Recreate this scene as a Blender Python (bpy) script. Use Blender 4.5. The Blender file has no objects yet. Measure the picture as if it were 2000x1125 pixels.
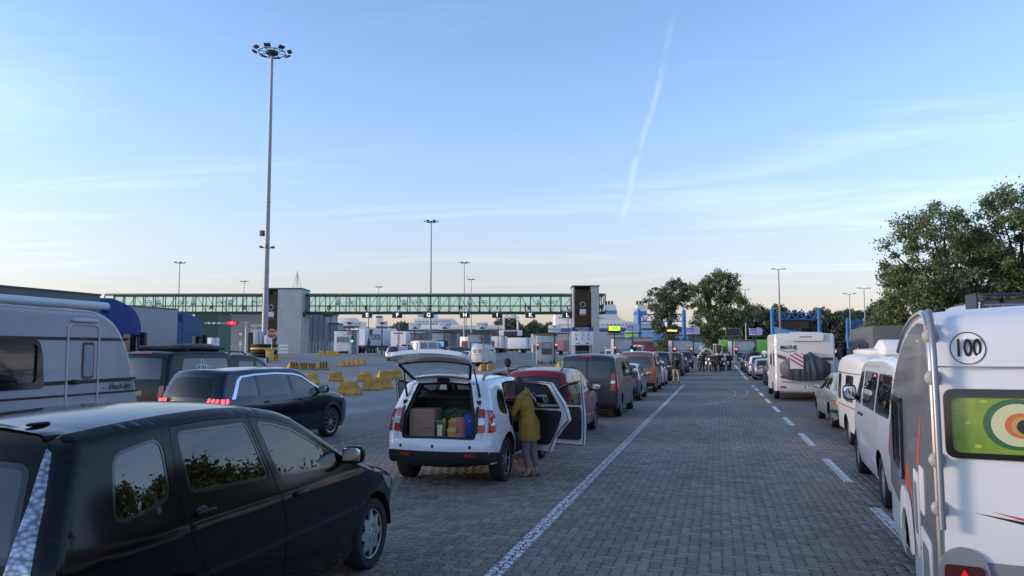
import bpy, bmesh, math, random
import numpy as np
from mathutils import Vector, Matrix, Euler, geometry
rnd = random.Random(7)
SC = bpy.context.scene
COL = SC.collection
PI = math.pi
R = math.radians

# ------------------------------------------------------------------ camera
FPX, CAMH = 1500.0, 2.05          # focal length in pixels of a 2000 px wide frame, eye height
PITCH, YAW = R(4.669), R(14.955)
cd = bpy.data.cameras.new('camera')
cd.sensor_width = 36.0
cd.lens = 36.0 * FPX / 2000.0
cd.clip_start, cd.clip_end = 0.1, 8000.0
cam = bpy.data.objects.new('camera', cd)
cam.location = (0, 0, CAMH)
cam.rotation_euler = (PI / 2 + PITCH, 0, YAW)
COL.objects.link(cam)
SC.camera = cam

# ------------------------------------------------------------------ sky, sun, exposure
SUN_AZ, SUN_EL = R(-110), R(9)    # compass angle from +Y (negative = to the left of the lanes)
world = bpy.data.worlds.new('World')
SC.world = world
world.use_nodes = True
wn, wl = world.node_tree.nodes, world.node_tree.links
wn.clear()
def wnode(t, **k):
    n = wn.new(t)
    for a, b in k.items(): setattr(n, a, b)
    return n
def wmath(op, a, b=None, c=None, clamp=False):
    n = wn.new('ShaderNodeMath'); n.operation = op; n.use_clamp = clamp
    for i, x in enumerate((a, b, c)):
        if x is None: continue
        if isinstance(x, (int, float)): n.inputs[i].default_value = x
        else: wl.new(x, n.inputs[i])
    return n.outputs[0]
wout = wnode('ShaderNodeOutputWorld')
bg = wnode('ShaderNodeBackground'); bg.inputs[1].default_value = 0.14
sky = wnode('ShaderNodeTexSky', sky_type='NISHITA', sun_disc=False)
sky.sun_elevation = SUN_EL
sky.sun_rotation = SUN_AZ
sky.altitude = 0.0; sky.air_density = 1.0; sky.dust_density = 0.6; sky.ozone_density = 2.6
tc = wnode('ShaderNodeTexCoord')
sep = wnode('ShaderNodeSeparateXYZ'); wl.new(tc.outputs['Generated'], sep.inputs[0])
# thin cirrus: the direction is projected on a high flat layer, streaks drawn out along one heading
zc = wmath('MAXIMUM', sep.outputs[2], 0.03)
px = wmath('DIVIDE', sep.outputs[0], zc); py = wmath('DIVIDE', sep.outputs[1], zc)
comb = wnode('ShaderNodeCombineXYZ'); wl.new(px, comb.inputs[0]); wl.new(py, comb.inputs[1])
mp = wnode('ShaderNodeMapping'); mp.inputs['Rotation'].default_value = (0, 0, R(28)); mp.inputs['Scale'].default_value = (0.42, 1.25, 1)
wl.new(comb.outputs[0], mp.inputs[0])
n1 = wnode('ShaderNodeTexNoise'); n1.inputs['Scale'].default_value = 0.55; n1.inputs['Detail'].default_value = 7; n1.inputs['Roughness'].default_value = 0.6; n1.inputs['Distortion'].default_value = 0.9
wl.new(mp.outputs[0], n1.inputs['Vector'])
cr = wnode('ShaderNodeValToRGB'); cr.color_ramp.elements[0].position = 0.50; cr.color_ramp.elements[1].position = 0.86
wl.new(n1.outputs['Fac'], cr.inputs[0])
fade = wmath('MULTIPLY', wmath('SUBTRACT', 1.0, wmath('MULTIPLY', sep.outputs[2], 1.25), clamp=True), wmath('MULTIPLY', sep.outputs[2], 9.0, clamp=True))
cirrus = wmath('MULTIPLY', wmath('MULTIPLY', cr.outputs[0], fade), 0.42, clamp=True)
# one old condensation trail, a great-circle arc with a ragged edge
CA = Vector((-0.1219, 0.9794, 0.1608)).normalized(); CB = Vector((-0.0391, 0.9148, 0.4020)).normalized()
cn = CA.cross(CB).normalized(); ct = (CB - CA).normalized()
def wdot(v):
    n = wnode('ShaderNodeVectorMath', operation='DOT_PRODUCT'); n.inputs[1].default_value = v
    wl.new(tc.outputs['Generated'], n.inputs[0]); return n.outputs['Value']
n2 = wnode('ShaderNodeTexNoise'); n2.inputs['Scale'].default_value = 14; n2.inputs['Detail'].default_value = 5
wl.new(tc.outputs['Generated'], n2.inputs['Vector'])
off = wmath('MULTIPLY', wmath('SUBTRACT', n2.outputs['Fac'], 0.5), 0.022)
dist = wmath('ABSOLUTE', wmath('ADD', wdot(cn), off))
along = wmath('SUBTRACT', wdot(ct), CA.dot(ct))
wid = wmath('ADD', 0.0035, wmath('MULTIPLY', n2.outputs['Fac'], 0.004))
core = wmath('SUBTRACT', 1.0, wmath('DIVIDE', dist, wid), clamp=True)
rng = wmath('MULTIPLY', wmath('MULTIPLY', along, 60.0, clamp=True), wmath('MULTIPLY', wmath('SUBTRACT', 0.29, along), 6.0, clamp=True))
n3 = wnode('ShaderNodeTexNoise'); n3.inputs['Scale'].default_value = 30; n3.inputs['Detail'].default_value = 4
wl.new(tc.outputs['Generated'], n3.inputs['Vector'])
trail = wmath('MULTIPLY', wmath('MULTIPLY', core, rng), wmath('MULTIPLY', wmath('SUBTRACT', n3.outputs['Fac'], 0.28), 0.75), clamp=True)
cover = wmath('ADD', cirrus, trail, clamp=True)
hs = wnode('ShaderNodeHueSaturation'); hs.inputs['Saturation'].default_value = 0.28; hs.inputs['Value'].default_value = 1.5
sat = wnode('ShaderNodeHueSaturation'); sat.inputs['Saturation'].default_value = 1.0; sat.inputs['Value'].default_value = 1.0; wl.new(sky.outputs[0], sat.inputs['Color'])
tint = wnode('ShaderNodeMix', data_type='RGBA', blend_type='MULTIPLY'); tint.inputs[0].default_value = 1; tint.inputs[7].default_value = (1.05, 0.955, 1.02, 1); wl.new(sat.outputs[0], tint.inputs[6])
wl.new(tint.outputs[2], hs.inputs['Color'])
mx = wnode('ShaderNodeMix', data_type='RGBA'); wl.new(cover, mx.inputs[0]); wl.new(tint.outputs[2], mx.inputs[6]); wl.new(hs.outputs[0], mx.inputs[7])
# low haze all round the horizon takes the colour out of the lowest sky
hz_ = wnode('ShaderNodeHueSaturation'); hz_.inputs['Saturation'].default_value = 0.32; hz_.inputs['Value'].default_value = 0.50
wl.new(mx.outputs[2], hz_.inputs['Color'])
tn = wnode('ShaderNodeMix', data_type='RGBA', blend_type='MULTIPLY'); tn.inputs[0].default_value = 1; tn.inputs[7].default_value = (1.12, 0.925, 0.965, 1)
wl.new(hz_.outputs[0], tn.inputs[6])
lowf = wmath('SUBTRACT', 1.0, wmath('DIVIDE', wmath('ABSOLUTE', sep.outputs[2]), 0.33), clamp=True)
mh = wnode('ShaderNodeMix', data_type='RGBA'); wl.new(wmath('MULTIPLY', wmath('POWER', lowf, 1.5), 0.95), mh.inputs[0])
wl.new(mx.outputs[2], mh.inputs[6]); wl.new(tn.outputs[2], mh.inputs[7])
wl.new(mh.outputs[2], bg.inputs[0]); wl.new(bg.outputs[0], wout.inputs[0])

sd = bpy.data.lights.new('sun', 'SUN'); sd.energy = 0.8; sd.angle = R(10.0); sd.color = (1.0, 0.80, 0.60)
sun = bpy.data.objects.new('sun', sd); COL.objects.link(sun)
sdir = Vector((math.sin(SUN_AZ) * math.cos(SUN_EL), math.cos(SUN_AZ) * math.cos(SUN_EL), math.sin(SUN_EL)))
sun.rotation_euler = (-sdir).to_track_quat('-Z', 'Y').to_euler()
sun.location = sdir * 50

SC.view_settings.view_transform = 'Standard'
SC.view_settings.look = 'None'
SC.view_settings.exposure = 1.52
SC.view_settings.gamma = 1.0
SC.view_settings.use_curve_mapping = False
SC.cycles.max_bounces = 8; SC.cycles.transparent_max_bounces = 16
SC.cycles.use_denoising = True

# ------------------------------------------------------------------ viewpoint geometry (used to survey positions)
_cf = Vector((-math.sin(YAW) * math.cos(PITCH), math.cos(YAW) * math.cos(PITCH), math.sin(PITCH)))
_cr = Vector((math.cos(YAW), math.sin(YAW), 0)); _cu = _cr.cross(_cf)
def at(x, y, d):
    """world point surveyed at image bearing x, y and d metres of depth"""
    return Vector((0, 0, CAMH)) + (_cf + _cr * ((x - 1000) / FPX) + _cu * ((562.5 - y) / FPX)) * d
def infront(p):
    v = Vector(p) - Vector((0, 0, CAMH)); return v.dot(_cf), v.dot(_cr), v.dot(_cu)
def gz(x, y):
    """height of the yard: level where the cars queue, banked up towards the truck side"""
    t = min(max((-x - 20.0) / 30.0, 0), 1); a = 1.65 * t * t * (3 - 2 * t) if t < 1 else 1.65
    u = min(max((y - 45.0) / 60.0, 0), 1); b = 0.3 * u * u * (3 - 2 * u) * (1 - t)
    return a * min(max((y - 5) / 40.0, 0.0), 1.0) + b
def gp(x, y, d):
    """ground point on the bearing of column x at depth d"""
    p = at(x, y, d); return Vector((p.x, p.y, gz(p.x, p.y)))

# ------------------------------------------------------------------ materials
_M = {}
def mat(name, col=(.5, .5, .5), rough=.5, metal=0, coat=0, spec=.5, emit=None, es=0, var=0, vs=3.0, bump=0, bs=40., alpha=1):
    if name in _M: return _M[name]
    m = bpy.data.materials.new(name); m.use_nodes = True; _M[name] = m
    nt = m.node_tree; b = nt.nodes['Principled BSDF']
    b.inputs['Base Color'].default_value = (*col, 1); b.inputs['Roughness'].default_value = rough
    b.inputs['Metallic'].default_value = metal; b.inputs['Coat Weight'].default_value = coat; b.inputs['Coat Roughness'].default_value = .04
    b.inputs['Specular IOR Level'].default_value = spec
    if emit: b.inputs['Emission Color'].default_value = (*emit, 1); b.inputs['Emission Strength'].default_value = es
    if var or bump:
        tcn = nt.nodes.new('ShaderNodeTexCoord')
    if var:
        n = nt.nodes.new('ShaderNodeTexNoise'); n.inputs['Scale'].default_value = vs; n.inputs['Detail'].default_value = 6; n.inputs['Roughness'].default_value = .65
        nt.links.new(tcn.outputs['Object'], n.inputs['Vector'])
        mr = nt.nodes.new('ShaderNodeMapRange'); mr.inputs[1].default_value = .3; mr.inputs[2].default_value = .7; mr.inputs[3].default_value = 1 - var; mr.inputs[4].default_value = 1 + var
        nt.links.new(n.outputs['Fac'], mr.inputs[0])
        x = nt.nodes.new('ShaderNodeMix'); x.data_type = 'RGBA'; x.blend_type = 'MULTIPLY'; x.inputs[0].default_value = 1; x.inputs[6].default_value = (*col, 1)
        nt.links.new(mr.outputs[0], x.inputs[7]); nt.links.new(x.outputs[2], b.inputs['Base Color'])
        m2 = nt.nodes.new('ShaderNodeMapRange'); m2.inputs[3].default_value = max(rough - .08, .02); m2.inputs[4].default_value = min(rough + .12, 1)
        nt.links.new(n.outputs['Fac'], m2.inputs[0]); nt.links.new(m2.outputs[0], b.inputs['Roughness'])
    if bump:
        n = nt.nodes.new('ShaderNodeTexNoise'); n.inputs['Scale'].default_value = bs; n.inputs['Detail'].default_value = 5
        nt.links.new(tcn.outputs['Object'], n.inputs['Vector'])
        bp = nt.nodes.new('ShaderNodeBump'); bp.inputs['Strength'].default_value = bump; bp.inputs['Distance'].default_value = .02
        nt.links.new(n.outputs['Fac'], bp.inputs['Height']); nt.links.new(bp.outputs[0], b.inputs['Normal'])
    return m
def paint(name, col, rough=.28, metal=0.0, coat=None, var=.03):
    coat = (.35 if max(col) < .06 else .8) if coat is None else coat
    return mat(name, col, rough, metal, coat, var=var, vs=1.4)
def glass(name, tint=(.5, .55, .55), ior=1.5, rough=.0):
    if name in _M: return _M[name]
    m = bpy.data.materials.new(name); m.use_nodes = True; _M[name] = m
    nt = m.node_tree; nt.nodes.clear()
    o = nt.nodes.new('ShaderNodeOutputMaterial'); mxs = nt.nodes.new('ShaderNodeMixShader')
    fr = nt.nodes.new('ShaderNodeFresnel'); ge = nt.nodes.new('ShaderNodeNewGeometry'); ma = nt.nodes.new('ShaderNodeMath'); ma.operation = 'MULTIPLY_ADD'
    ma.inputs[1].default_value = 1 / ior - ior; ma.inputs[2].default_value = ior; nt.links.new(ge.outputs['Backfacing'], ma.inputs[0]); nt.links.new(ma.outputs[0], fr.inputs[0])   # a thin pane reflects alike from both sides
    tr = nt.nodes.new('ShaderNodeBsdfTransparent'); tr.inputs[0].default_value = (*tint, 1)
    gl = nt.nodes.new('ShaderNodeBsdfGlossy'); gl.inputs['Roughness'].default_value = rough
    nt.links.new(fr.outputs[0], mxs.inputs[0]); nt.links.new(tr.outputs[0], mxs.inputs[1]); nt.links.new(gl.outputs[0], mxs.inputs[2])
    nt.links.new(mxs.outputs[0], o.inputs[0]); return m

BLACK = mat('black plastic', (.018, .018, .02), .45, var=.15)
TRIM = mat('gloss black trim', (.01, .01, .012), .12, coat=.5)
RUBBER = mat('tyre rubber', (.017, .017, .018), .75, var=.25, vs=6, bump=.15, bs=60)
INNER = mat('dark interior trim', (.022, .022, .025), .7, var=.2)
SEATM = mat('charcoal seat fabric', (.035, .036, .042), .9, var=.15)
ALLOY = mat('alloy wheel silver', (.55, .56, .58), .3, .9)
HUBCAP = mat('silver hubcap', (.42, .43, .45), .38, .6, var=.12)
CHROME = mat('chrome', (.75, .76, .78), .12, 1)
STEEL = mat('galvanised steel', (.36, .38, .40), .5, .6, var=.15)
DKSTEEL = mat('dark painted steel', (.06, .065, .07), .5, .2, var=.1)
WHITEP = mat('white plastic', (.74, .74, .73), .4, var=.04)
GREYP = mat('grey plastic', (.22, .23, .24), .5, var=.08)
REDL = mat('red lamp lens', (.42, .012, .012), .12, coat=.8)
REDLIT = mat('lit red lamp', (.5, .01, .01), .2, emit=(1, .04, .05), es=2.2)
AMBERL = mat('amber lamp lens', (.6, .16, .02), .15, coat=.6)
CLEARL = mat('clear lamp lens', (.62, .64, .66), .1, .5, coat=.8)
HEADL = mat('headlamp glass', (.35, .37, .4), .08, .4, coat=1)
PLATE = mat('number plate white', (.78, .78, .76), .4)
INK = mat('black print', (.012, .012, .013), .6)
PANE = glass('tinted car glass', (.34, .39, .39), 1.95)
PRIV = glass('dark privacy glass', (.05, .06, .065), 2.1)
CLEARG = glass('clear glass', (.8, .86, .85), 1.5)
DKGLASS = mat('dark reflective glass', (.012, .016, .02), .05, coat=.6, spec=.7)
MIRRORG = mat('mirror glass', (.8, .82, .84), .03, 1)

# ------------------------------------------------------------------ mesh builder
class MB:
    def __init__(s): s.v = []; s.f = []; s.m = []
    def add(s, V, F, mi=0):
        o = len(s.v); s.v.extend([tuple(map(float, p)) for p in V])
        for f in F: s.f.append(tuple(int(i) + o for i in f)); s.m.append(mi)
        return s
    def box(s, c, d, rz=0, mi=0, rx=0):
        hx, hy, hz = d[0] / 2, d[1] / 2, d[2] / 2
        V = [Vector((x * hx, y * hy, z * hz)) for x in (-1, 1) for y in (-1, 1) for z in (-1, 1)]
        if rx: V = [Matrix.Rotation(rx, 3, 'X') @ v for v in V]
        if rz: V = [Matrix.Rotation(rz, 3, 'Z') @ v for v in V]
        V = [v + Vector(c) for v in V]
        return s.add(V, [(0, 1, 3, 2), (4, 6, 7, 5), (0, 4, 5, 1), (2, 3, 7, 6), (0, 2, 6, 4), (1, 5, 7, 3)], mi)
    def cyl(s, p0, p1, r0, r1=None, n=12, mi=0, cap=True):
        r1 = r0 if r1 is None else r1
        p0, p1 = Vector(p0), Vector(p1); a = (p1 - p0).normalized()
        u = a.orthogonal().normalized(); w = a.cross(u)
        V = []
        for p, r in ((p0, r0), (p1, r1)):
            for i in range(n):
                t = 2 * PI * i / n; V.append(p + (u * math.cos(t) + w * math.sin(t)) * r)
        F = [(i, (i + 1) % n, n + (i + 1) % n, n + i) for i in range(n)]
        if cap: F += [tuple(range(n - 1, -1, -1)), tuple(range(n, 2 * n))]
        return s.add(V, F, mi)
    def tube(s, pts, r, n=8, mi=0, closed=False):
        pts = [Vector(p) for p in pts]; N = len(pts); V = []; F = []
        rs = r if isinstance(r, (list, tuple)) else [r] * N
        up = None
        for k in range(N):
            a = (pts[(k + 1) % N] - pts[k - 1]) if closed or 0 < k < N - 1 else (pts[1] - pts[0] if k == 0 else pts[-1] - pts[-2])
            a = a.normalized()
            u = (up - a * up.dot(a)) if up is not None else a.orthogonal()
            if u.length < 1e-4: u = a.orthogonal()
            u.normalize(); up = u; w = a.cross(u)
            for i in range(n):
                t = 2 * PI * i / n; V.append(pts[k] + (u * math.cos(t) + w * math.sin(t)) * rs[k])
        K = N if closed else N - 1
        for k in range(K):
            b = ((k + 1) % N) * n
            for i in range(n): F.append((k * n + i, k * n + (i + 1) % n, b + (i + 1) % n, b + i))
        if not closed: F += [tuple(range(n - 1, -1, -1)), tuple(range((N - 1) * n, N * n))]
        return s.add(V, F, mi)
    def lathe(s, prof, c=(0, 0, 0), axis='x', n=32, mi=0):
        """prof: (radius, offset along the axis)"""
        V = []; F = []; c = Vector(c)
        for r, t in prof:
            for i in range(n):
                a = 2 * PI * i / n; p, q = r * math.cos(a), r * math.sin(a)
                V.append(c + Vector((t, p, q) if axis == 'x' else (q, t, p) if axis == 'y' else (p, q, t)))
        for k in range(len(prof) - 1):
            for i in range(n): F.append((k * n + i, k * n + (i + 1) % n, (k + 1) * n + (i + 1) % n, (k + 1) * n + i))
        return s.add(V, F, mi)
    def sq(s, c, d, e=.4, n=14, mi=0, rz=0, rx=0, ry=0):
        """rounded block (superellipsoid) of full size d"""
        def f(v, p): return math.copysign(abs(v) ** p, v)
        V = []; F = []; nu, nv = n * 2, n
        M3 = Euler((rx, ry, rz)).to_matrix()
        for j in range(nv + 1):
            ph = -PI / 2 + PI * j / nv
            for i in range(nu):
                t = 2 * PI * i / nu
                p = Vector((d[0] / 2 * f(math.cos(ph), e) * f(math.cos(t), e), d[1] / 2 * f(math.cos(ph), e) * f(math.sin(t), e), d[2] / 2 * f(math.sin(ph), e)))
                V.append(M3 @ p + Vector(c))
        for j in range(nv):
            for i in range(nu): F.append((j * nu + i, j * nu + (i + 1) % nu, (j + 1) * nu + (i + 1) % nu, (j + 1) * nu + i))
        return s.add(V, F, mi)
    def prism(s, poly, axis, a, b, mi=0):
        """2-D polygon extruded along an axis from a to b; x:(y,z) y:(x,z) z:(x,y)"""
        n = len(poly)
        def P(p, t): return (t, p[0], p[1]) if axis == 'x' else (p[0], t, p[1]) if axis == 'y' else (p[0], p[1], t)
        V = [P(p, a) for p in poly] + [P(p, b) for p in poly]
        F = [(i, (i + 1) % n, n + (i + 1) % n, n + i) for i in range(n)] + [tuple(range(n - 1, -1, -1)), tuple(range(n, 2 * n))]
        return s.add(V, F, mi)
    def quad(s, a, b, c, d, mi=0): return s.add([a, b, c, d], [(0, 1, 2, 3)], mi)
    def mesh(s, name, mats, smooth=35, bevel=0, fix=True):
        me = bpy.data.meshes.new(name); me.from_pydata(s.v, [], s.f)
        mats = mats if isinstance(mats, (list, tuple)) else [mats]
        for m in mats: me.materials.append(m)
        if len(mats) > 1: me.polygons.foreach_set('material_index', s.m)
        if fix or bevel:
            bm = bmesh.new(); bm.from_mesh(me)
            if fix: bmesh.ops.recalc_face_normals(bm, faces=bm.faces)
            if bevel:
                es = [e for e in bm.edges if len(e.link_faces) == 2 and e.calc_face_angle(0) > .6]
                bmesh.ops.bevel(bm, geom=es, offset=bevel, segments=2, profile=.5, affect='EDGES', clamp_overlap=True)
            bm.to_mesh(me); bm.free()
        if smooth:
            me.polygons.foreach_set('use_smooth', [True] * len(me.polygons)); me.set_sharp_from_angle(angle=R(smooth))
        me.update(); return me
    def build(s, name, mats, parent=None, smooth=35, bevel=0, fix=True, loc=None, rot=None):
        return link(name, s.mesh(name, mats, smooth, bevel, fix), parent, loc, rot)
def link(name, me, parent=None, loc=None, rot=None):
    o = bpy.data.objects.new(name, me); COL.objects.link(o)
    if parent: o.parent = parent
    if loc is not None: o.location = loc
    if rot is not None: o.rotation_euler = rot
    return o
def tag(o, label=None, cat=None, group=None, kind=None):
    if label: o['label'] = label
    if cat: o['category'] = cat
    if group: o['group'] = group
    if kind: o['kind'] = kind
    return o
def thing(name, label, cat, loc=(0, 0, 0), rz=0, group=None):
    o = bpy.data.objects.new(name, None); COL.objects.link(o); o.empty_display_size = .2
    o.location = loc; o.rotation_euler = (0, 0, rz)
    return tag(o, label, cat, group)
def copy_tree(o, loc=None, rz=None, parent=None, label=None):
    c = o.copy(); COL.objects.link(c)
    if parent: c.parent = parent
    if loc is not None: c.location = loc
    if rz is not None: c.rotation_euler = (0, 0, rz)
    if label: c['label'] = label
    for ch in list(o.children): copy_tree(ch, parent=c)
    return c
_T = {}
def text(s, size, m, parent=None, loc=(0, 0, 0), rot=(PI / 2, 0, 0), name='lettering', ext=.002, align='CENTER', sx=1, bold=0, shear=0):
    k = (s, size, m.name, ext, align, bold, shear)
    if k not in _T:
        cu = bpy.data.curves.new('lettering', 'FONT'); cu.body = s; cu.size = size; cu.align_x = align; cu.align_y = 'CENTER'; cu.extrude = ext; cu.offset = bold; cu.resolution_u = 3; cu.shear = shear
        o = bpy.data.objects.new('tmp', cu); COL.objects.link(o)
        me = bpy.data.meshes.new_from_object(o.evaluated_get(bpy.context.evaluated_depsgraph_get()))
        bpy.data.objects.remove(o); bpy.data.curves.remove(cu)
        me.name = 'lettering'; me.materials.clear(); me.materials.append(m); _T[k] = me
    o = link(name, _T[k], parent, loc, rot)
    if sx != 1: o.scale = (sx, 1, 1)
    return o
def scrawl(parent, p, w, h, m, n=6, rz=0):
    """a line of print too small to read"""
    b = MB(); rg = random.Random(n * 31 + int(w * 100))
    for k in range(n):
        x = -w / 2 + w * (k + .5) / n; hh = h * rg.uniform(.6, 1); b.box((x, 0, (hh - h) / 2), (w / n * .62, .006, hh))
    return b.build('print', m, parent, smooth=0, loc=p, rot=(0, 0, rz))
def fuse(parts, voxel, name, m, parent=None, loc=None, smooth_it=3, cut=None):
    """one continuous skin grown over tapered limbs: parts = (p0, r0, p1, r1) with r a number or (rx, ry) flattening"""
    b = MB()
    for p0, r0, p1, r1 in parts:
        p0, p1 = Vector(p0), Vector(p1); d = p1 - p0; L = d.length
        q = d.to_track_quat('Z', 'Y') if L > 1e-5 else Euler((0, 0, 0)).to_quaternion()
        V = []; F = []; n = 14; rings = []
        for j in range(5): a = -PI / 2 + PI / 2 * j / 4; rings.append((0, r0, math.cos(a), math.sin(a)))
        for j in range(1, 6): a = PI / 2 * (j - 1) / 4; rings.append((L, r1, math.cos(a), math.sin(a)))
        for base, r, cc, ss in rings:
            cc = max(cc, .02)
            for i in range(n):
                t = 2 * PI * i / n; V.append(p0 + q @ Vector((r * cc * math.cos(t), r * cc * math.sin(t), base + r * ss)))
        for k in range(len(rings) - 1):
            for i in range(n): F.append((k * n + i, k * n + (i + 1) % n, (k + 1) * n + (i + 1) % n, (k + 1) * n + i))
        F += [tuple(range(n - 1, -1, -1)), tuple(range((len(rings) - 1) * n, len(rings) * n))]
        b.add(V, F)
    return remesh(b, voxel, name, m, parent, loc, smooth_it, cut)
def remesh(b, voxel, name, m, parent=None, loc=None, smooth_it=3, cut=None):
    me = b.mesh(name, m, 0)
    o = bpy.data.objects.new('tmp', me); COL.objects.link(o)
    r = o.modifiers.new('r', 'REMESH'); r.mode = 'VOXEL'; r.voxel_size = voxel
    if smooth_it:
        sm = o.modifiers.new('s', 'SMOOTH'); sm.iterations = smooth_it; sm.factor = .5
    me2 = bpy.data.meshes.new_from_object(o.evaluated_get(bpy.context.evaluated_depsgraph_get()))
    bpy.data.objects.remove(o); bpy.data.meshes.remove(me)
    if cut is not None:
        bm = bmesh.new(); bm.from_mesh(me2); bmesh.ops.bisect_plane(bm, geom=bm.verts[:] + bm.edges[:] + bm.faces[:], plane_co=(0, 0, cut), plane_no=(0, 0, 1), clear_inner=True); bm.to_mesh(me2); bm.free()
    me2.name = name; me2.materials.clear(); me2.materials.append(m)
    me2.polygons.foreach_set('use_smooth', [True] * len(me2.polygons))
    return link(name, me2, parent, loc)

# ------------------------------------------------------------------ curved-panel bodies (cars, vans, caravans)
def herm(pts):
    xs = np.array([p[0] for p in pts], float); ys = np.array([p[1] for p in pts], float)
    d = np.diff(ys) / np.diff(xs); m = np.zeros(len(xs))
    m[1:-1] = np.where(d[1:] * d[:-1] > 0, 2 * d[1:] * d[:-1] / (d[1:] + d[:-1] + 1e-12), 0); m[0] = d[0]; m[-1] = d[-1]
    def f(x):
        x = np.clip(np.asarray(x, float), xs[0], xs[-1]); i = np.clip(np.searchsorted(xs, x) - 1, 0, len(xs) - 2)
        h = xs[i + 1] - xs[i]; t = (x - xs[i]) / h
        return (2*t**3-3*t**2+1)*ys[i] + (t**3-2*t**2+t)*h*m[i] + (-2*t**3+3*t**2)*ys[i+1] + (t**3-t**2)*h*m[i+1]
    return f
def inpoly(P, poly):
    x, y = P[:, 0], P[:, 1]; r = np.zeros(len(P), bool); Q = np.asarray(poly); n = len(Q); j = n - 1
    for i in range(n):
        xi, yi = Q[i]; xj, yj = Q[j]
        if yi != yj: r ^= ((yi > y) != (yj > y)) & (x < (xj - xi) * (y - yi) / (yj - yi) + xi)
        j = i
    return r
def resamp(poly, step):
    out = []; n = len(poly)
    for i in range(n):
        a, b = poly[i], poly[(i + 1) % n]; L = math.hypot(b[0] - a[0], b[1] - a[1]); k = max(1, int(math.ceil(L / step)))
        for t in range(k): out.append((a[0] + (b[0] - a[0]) * t / k, a[1] + (b[1] - a[1]) * t / k))
    return out
def area(poly): return .5 * sum(poly[i][0] * poly[(i + 1) % len(poly)][1] - poly[(i + 1) % len(poly)][0] * poly[i][1] for i in range(len(poly)))
def grow(poly, d):
    """offset a polygon outwards by d"""
    if area(poly) < 0: poly = poly[::-1]
    out = []; n = len(poly)
    for i in range(n):
        p0, p, p1 = Vector(poly[i - 1]), Vector(poly[i]), Vector(poly[(i + 1) % n])
        a, b = (p - p0), (p1 - p)
        if a.length < 1e-7 or b.length < 1e-7: continue
        a.normalize(); b.normalize(); na, nb = Vector((a.y, -a.x)), Vector((b.y, -b.x))
        h = na + nb; h = h / max(h.length_squared, .3) * 2
        q = p + h * d; out.append((q.x, q.y))
    return out
def rp(poly, r=.04, n=4):
    """polygon with rounded corners; r may be a list"""
    out = []; N = len(poly)
    for i in range(N):
        ri = r[i] if isinstance(r, (list, tuple)) else r
        p0, p, p1 = Vector(poly[i - 1][:2]), Vector(poly[i][:2]), Vector(poly[(i + 1) % N][:2])
        a = (p0 - p); b = (p1 - p); k = min(ri, a.length * .48, b.length * .48)
        if k < 1e-4: out.append((p.x, p.y)); continue
        A, B = p + a.normalized() * k, p + b.normalized() * k
        for j in range(n + 1):
            t = j / n; q = A * (1 - t) ** 2 + p * 2 * t * (1 - t) + B * t ** 2; out.append((q.x, q.y))
    return out
def rect(x0, y0, x1, y1, r=.02): return rp([(x0, y0), (x1, y0), (x1, y1), (x0, y1)], r)
def circ(cx, cy, r, n=28): return [(cx + r * math.cos(2 * PI * i / n), cy + r * math.sin(2 * PI * i / n)) for i in range(n)]
def mirx(poly): return [(-a, b) for a, b in poly][::-1]
def tri2(outer, holes, step, extra=None):
    P = list(resamp(outer, step)); E = [(i, (i + 1) % len(P)) for i in range(len(P))]
    for h in holes:
        h = resamp(h, step); o = len(P); P += h; E += [(o + i, o + (i + 1) % len(h)) for i in range(len(h))]
    B = np.array(P); lo, hi = B.min(0), B.max(0)
    g = []; row = 0; y = lo[1] + step * .5
    while y < hi[1]:
        x = lo[0] + step * (.5 if row % 2 else .0)
        while x < hi[0]: g.append((x, y)); x += step
        y += step * .87; row += 1
    if extra is not None and len(extra): g = list(extra) + g
    if g:
        G = np.array(g); k = inpoly(G, outer)
        for h in holes: k &= ~inpoly(G, h)
        G = G[k]
        if len(G):
            dm = np.full(len(G), 9.)
            for i in range(0, len(B), 200): dm = np.minimum(dm, np.sqrt(((G[:, None] - B[None, i:i + 200]) ** 2).sum(2)).min(1))
            ne = 0 if extra is None else len(extra)
            P += [tuple(p) for p in G[dm > step * .3]]
            if ne and len(G) and False: pass
    r = geometry.delaunay_2d_cdt([Vector(p) for p in P], E, [], 0, 1e-6)
    V = np.array([(v.x, v.y) for v in r[0]]); F = [f for f in r[2] if len(f) == 3]
    Fa = np.array(F); C = V[Fa].mean(1); k = inpoly(C, outer)
    for h in holes: k &= ~inpoly(C, h)
    Fa = Fa[k]; used = np.unique(Fa); m = -np.ones(len(V), int); m[used] = np.arange(len(used))
    return V[used], m[Fa]

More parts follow.
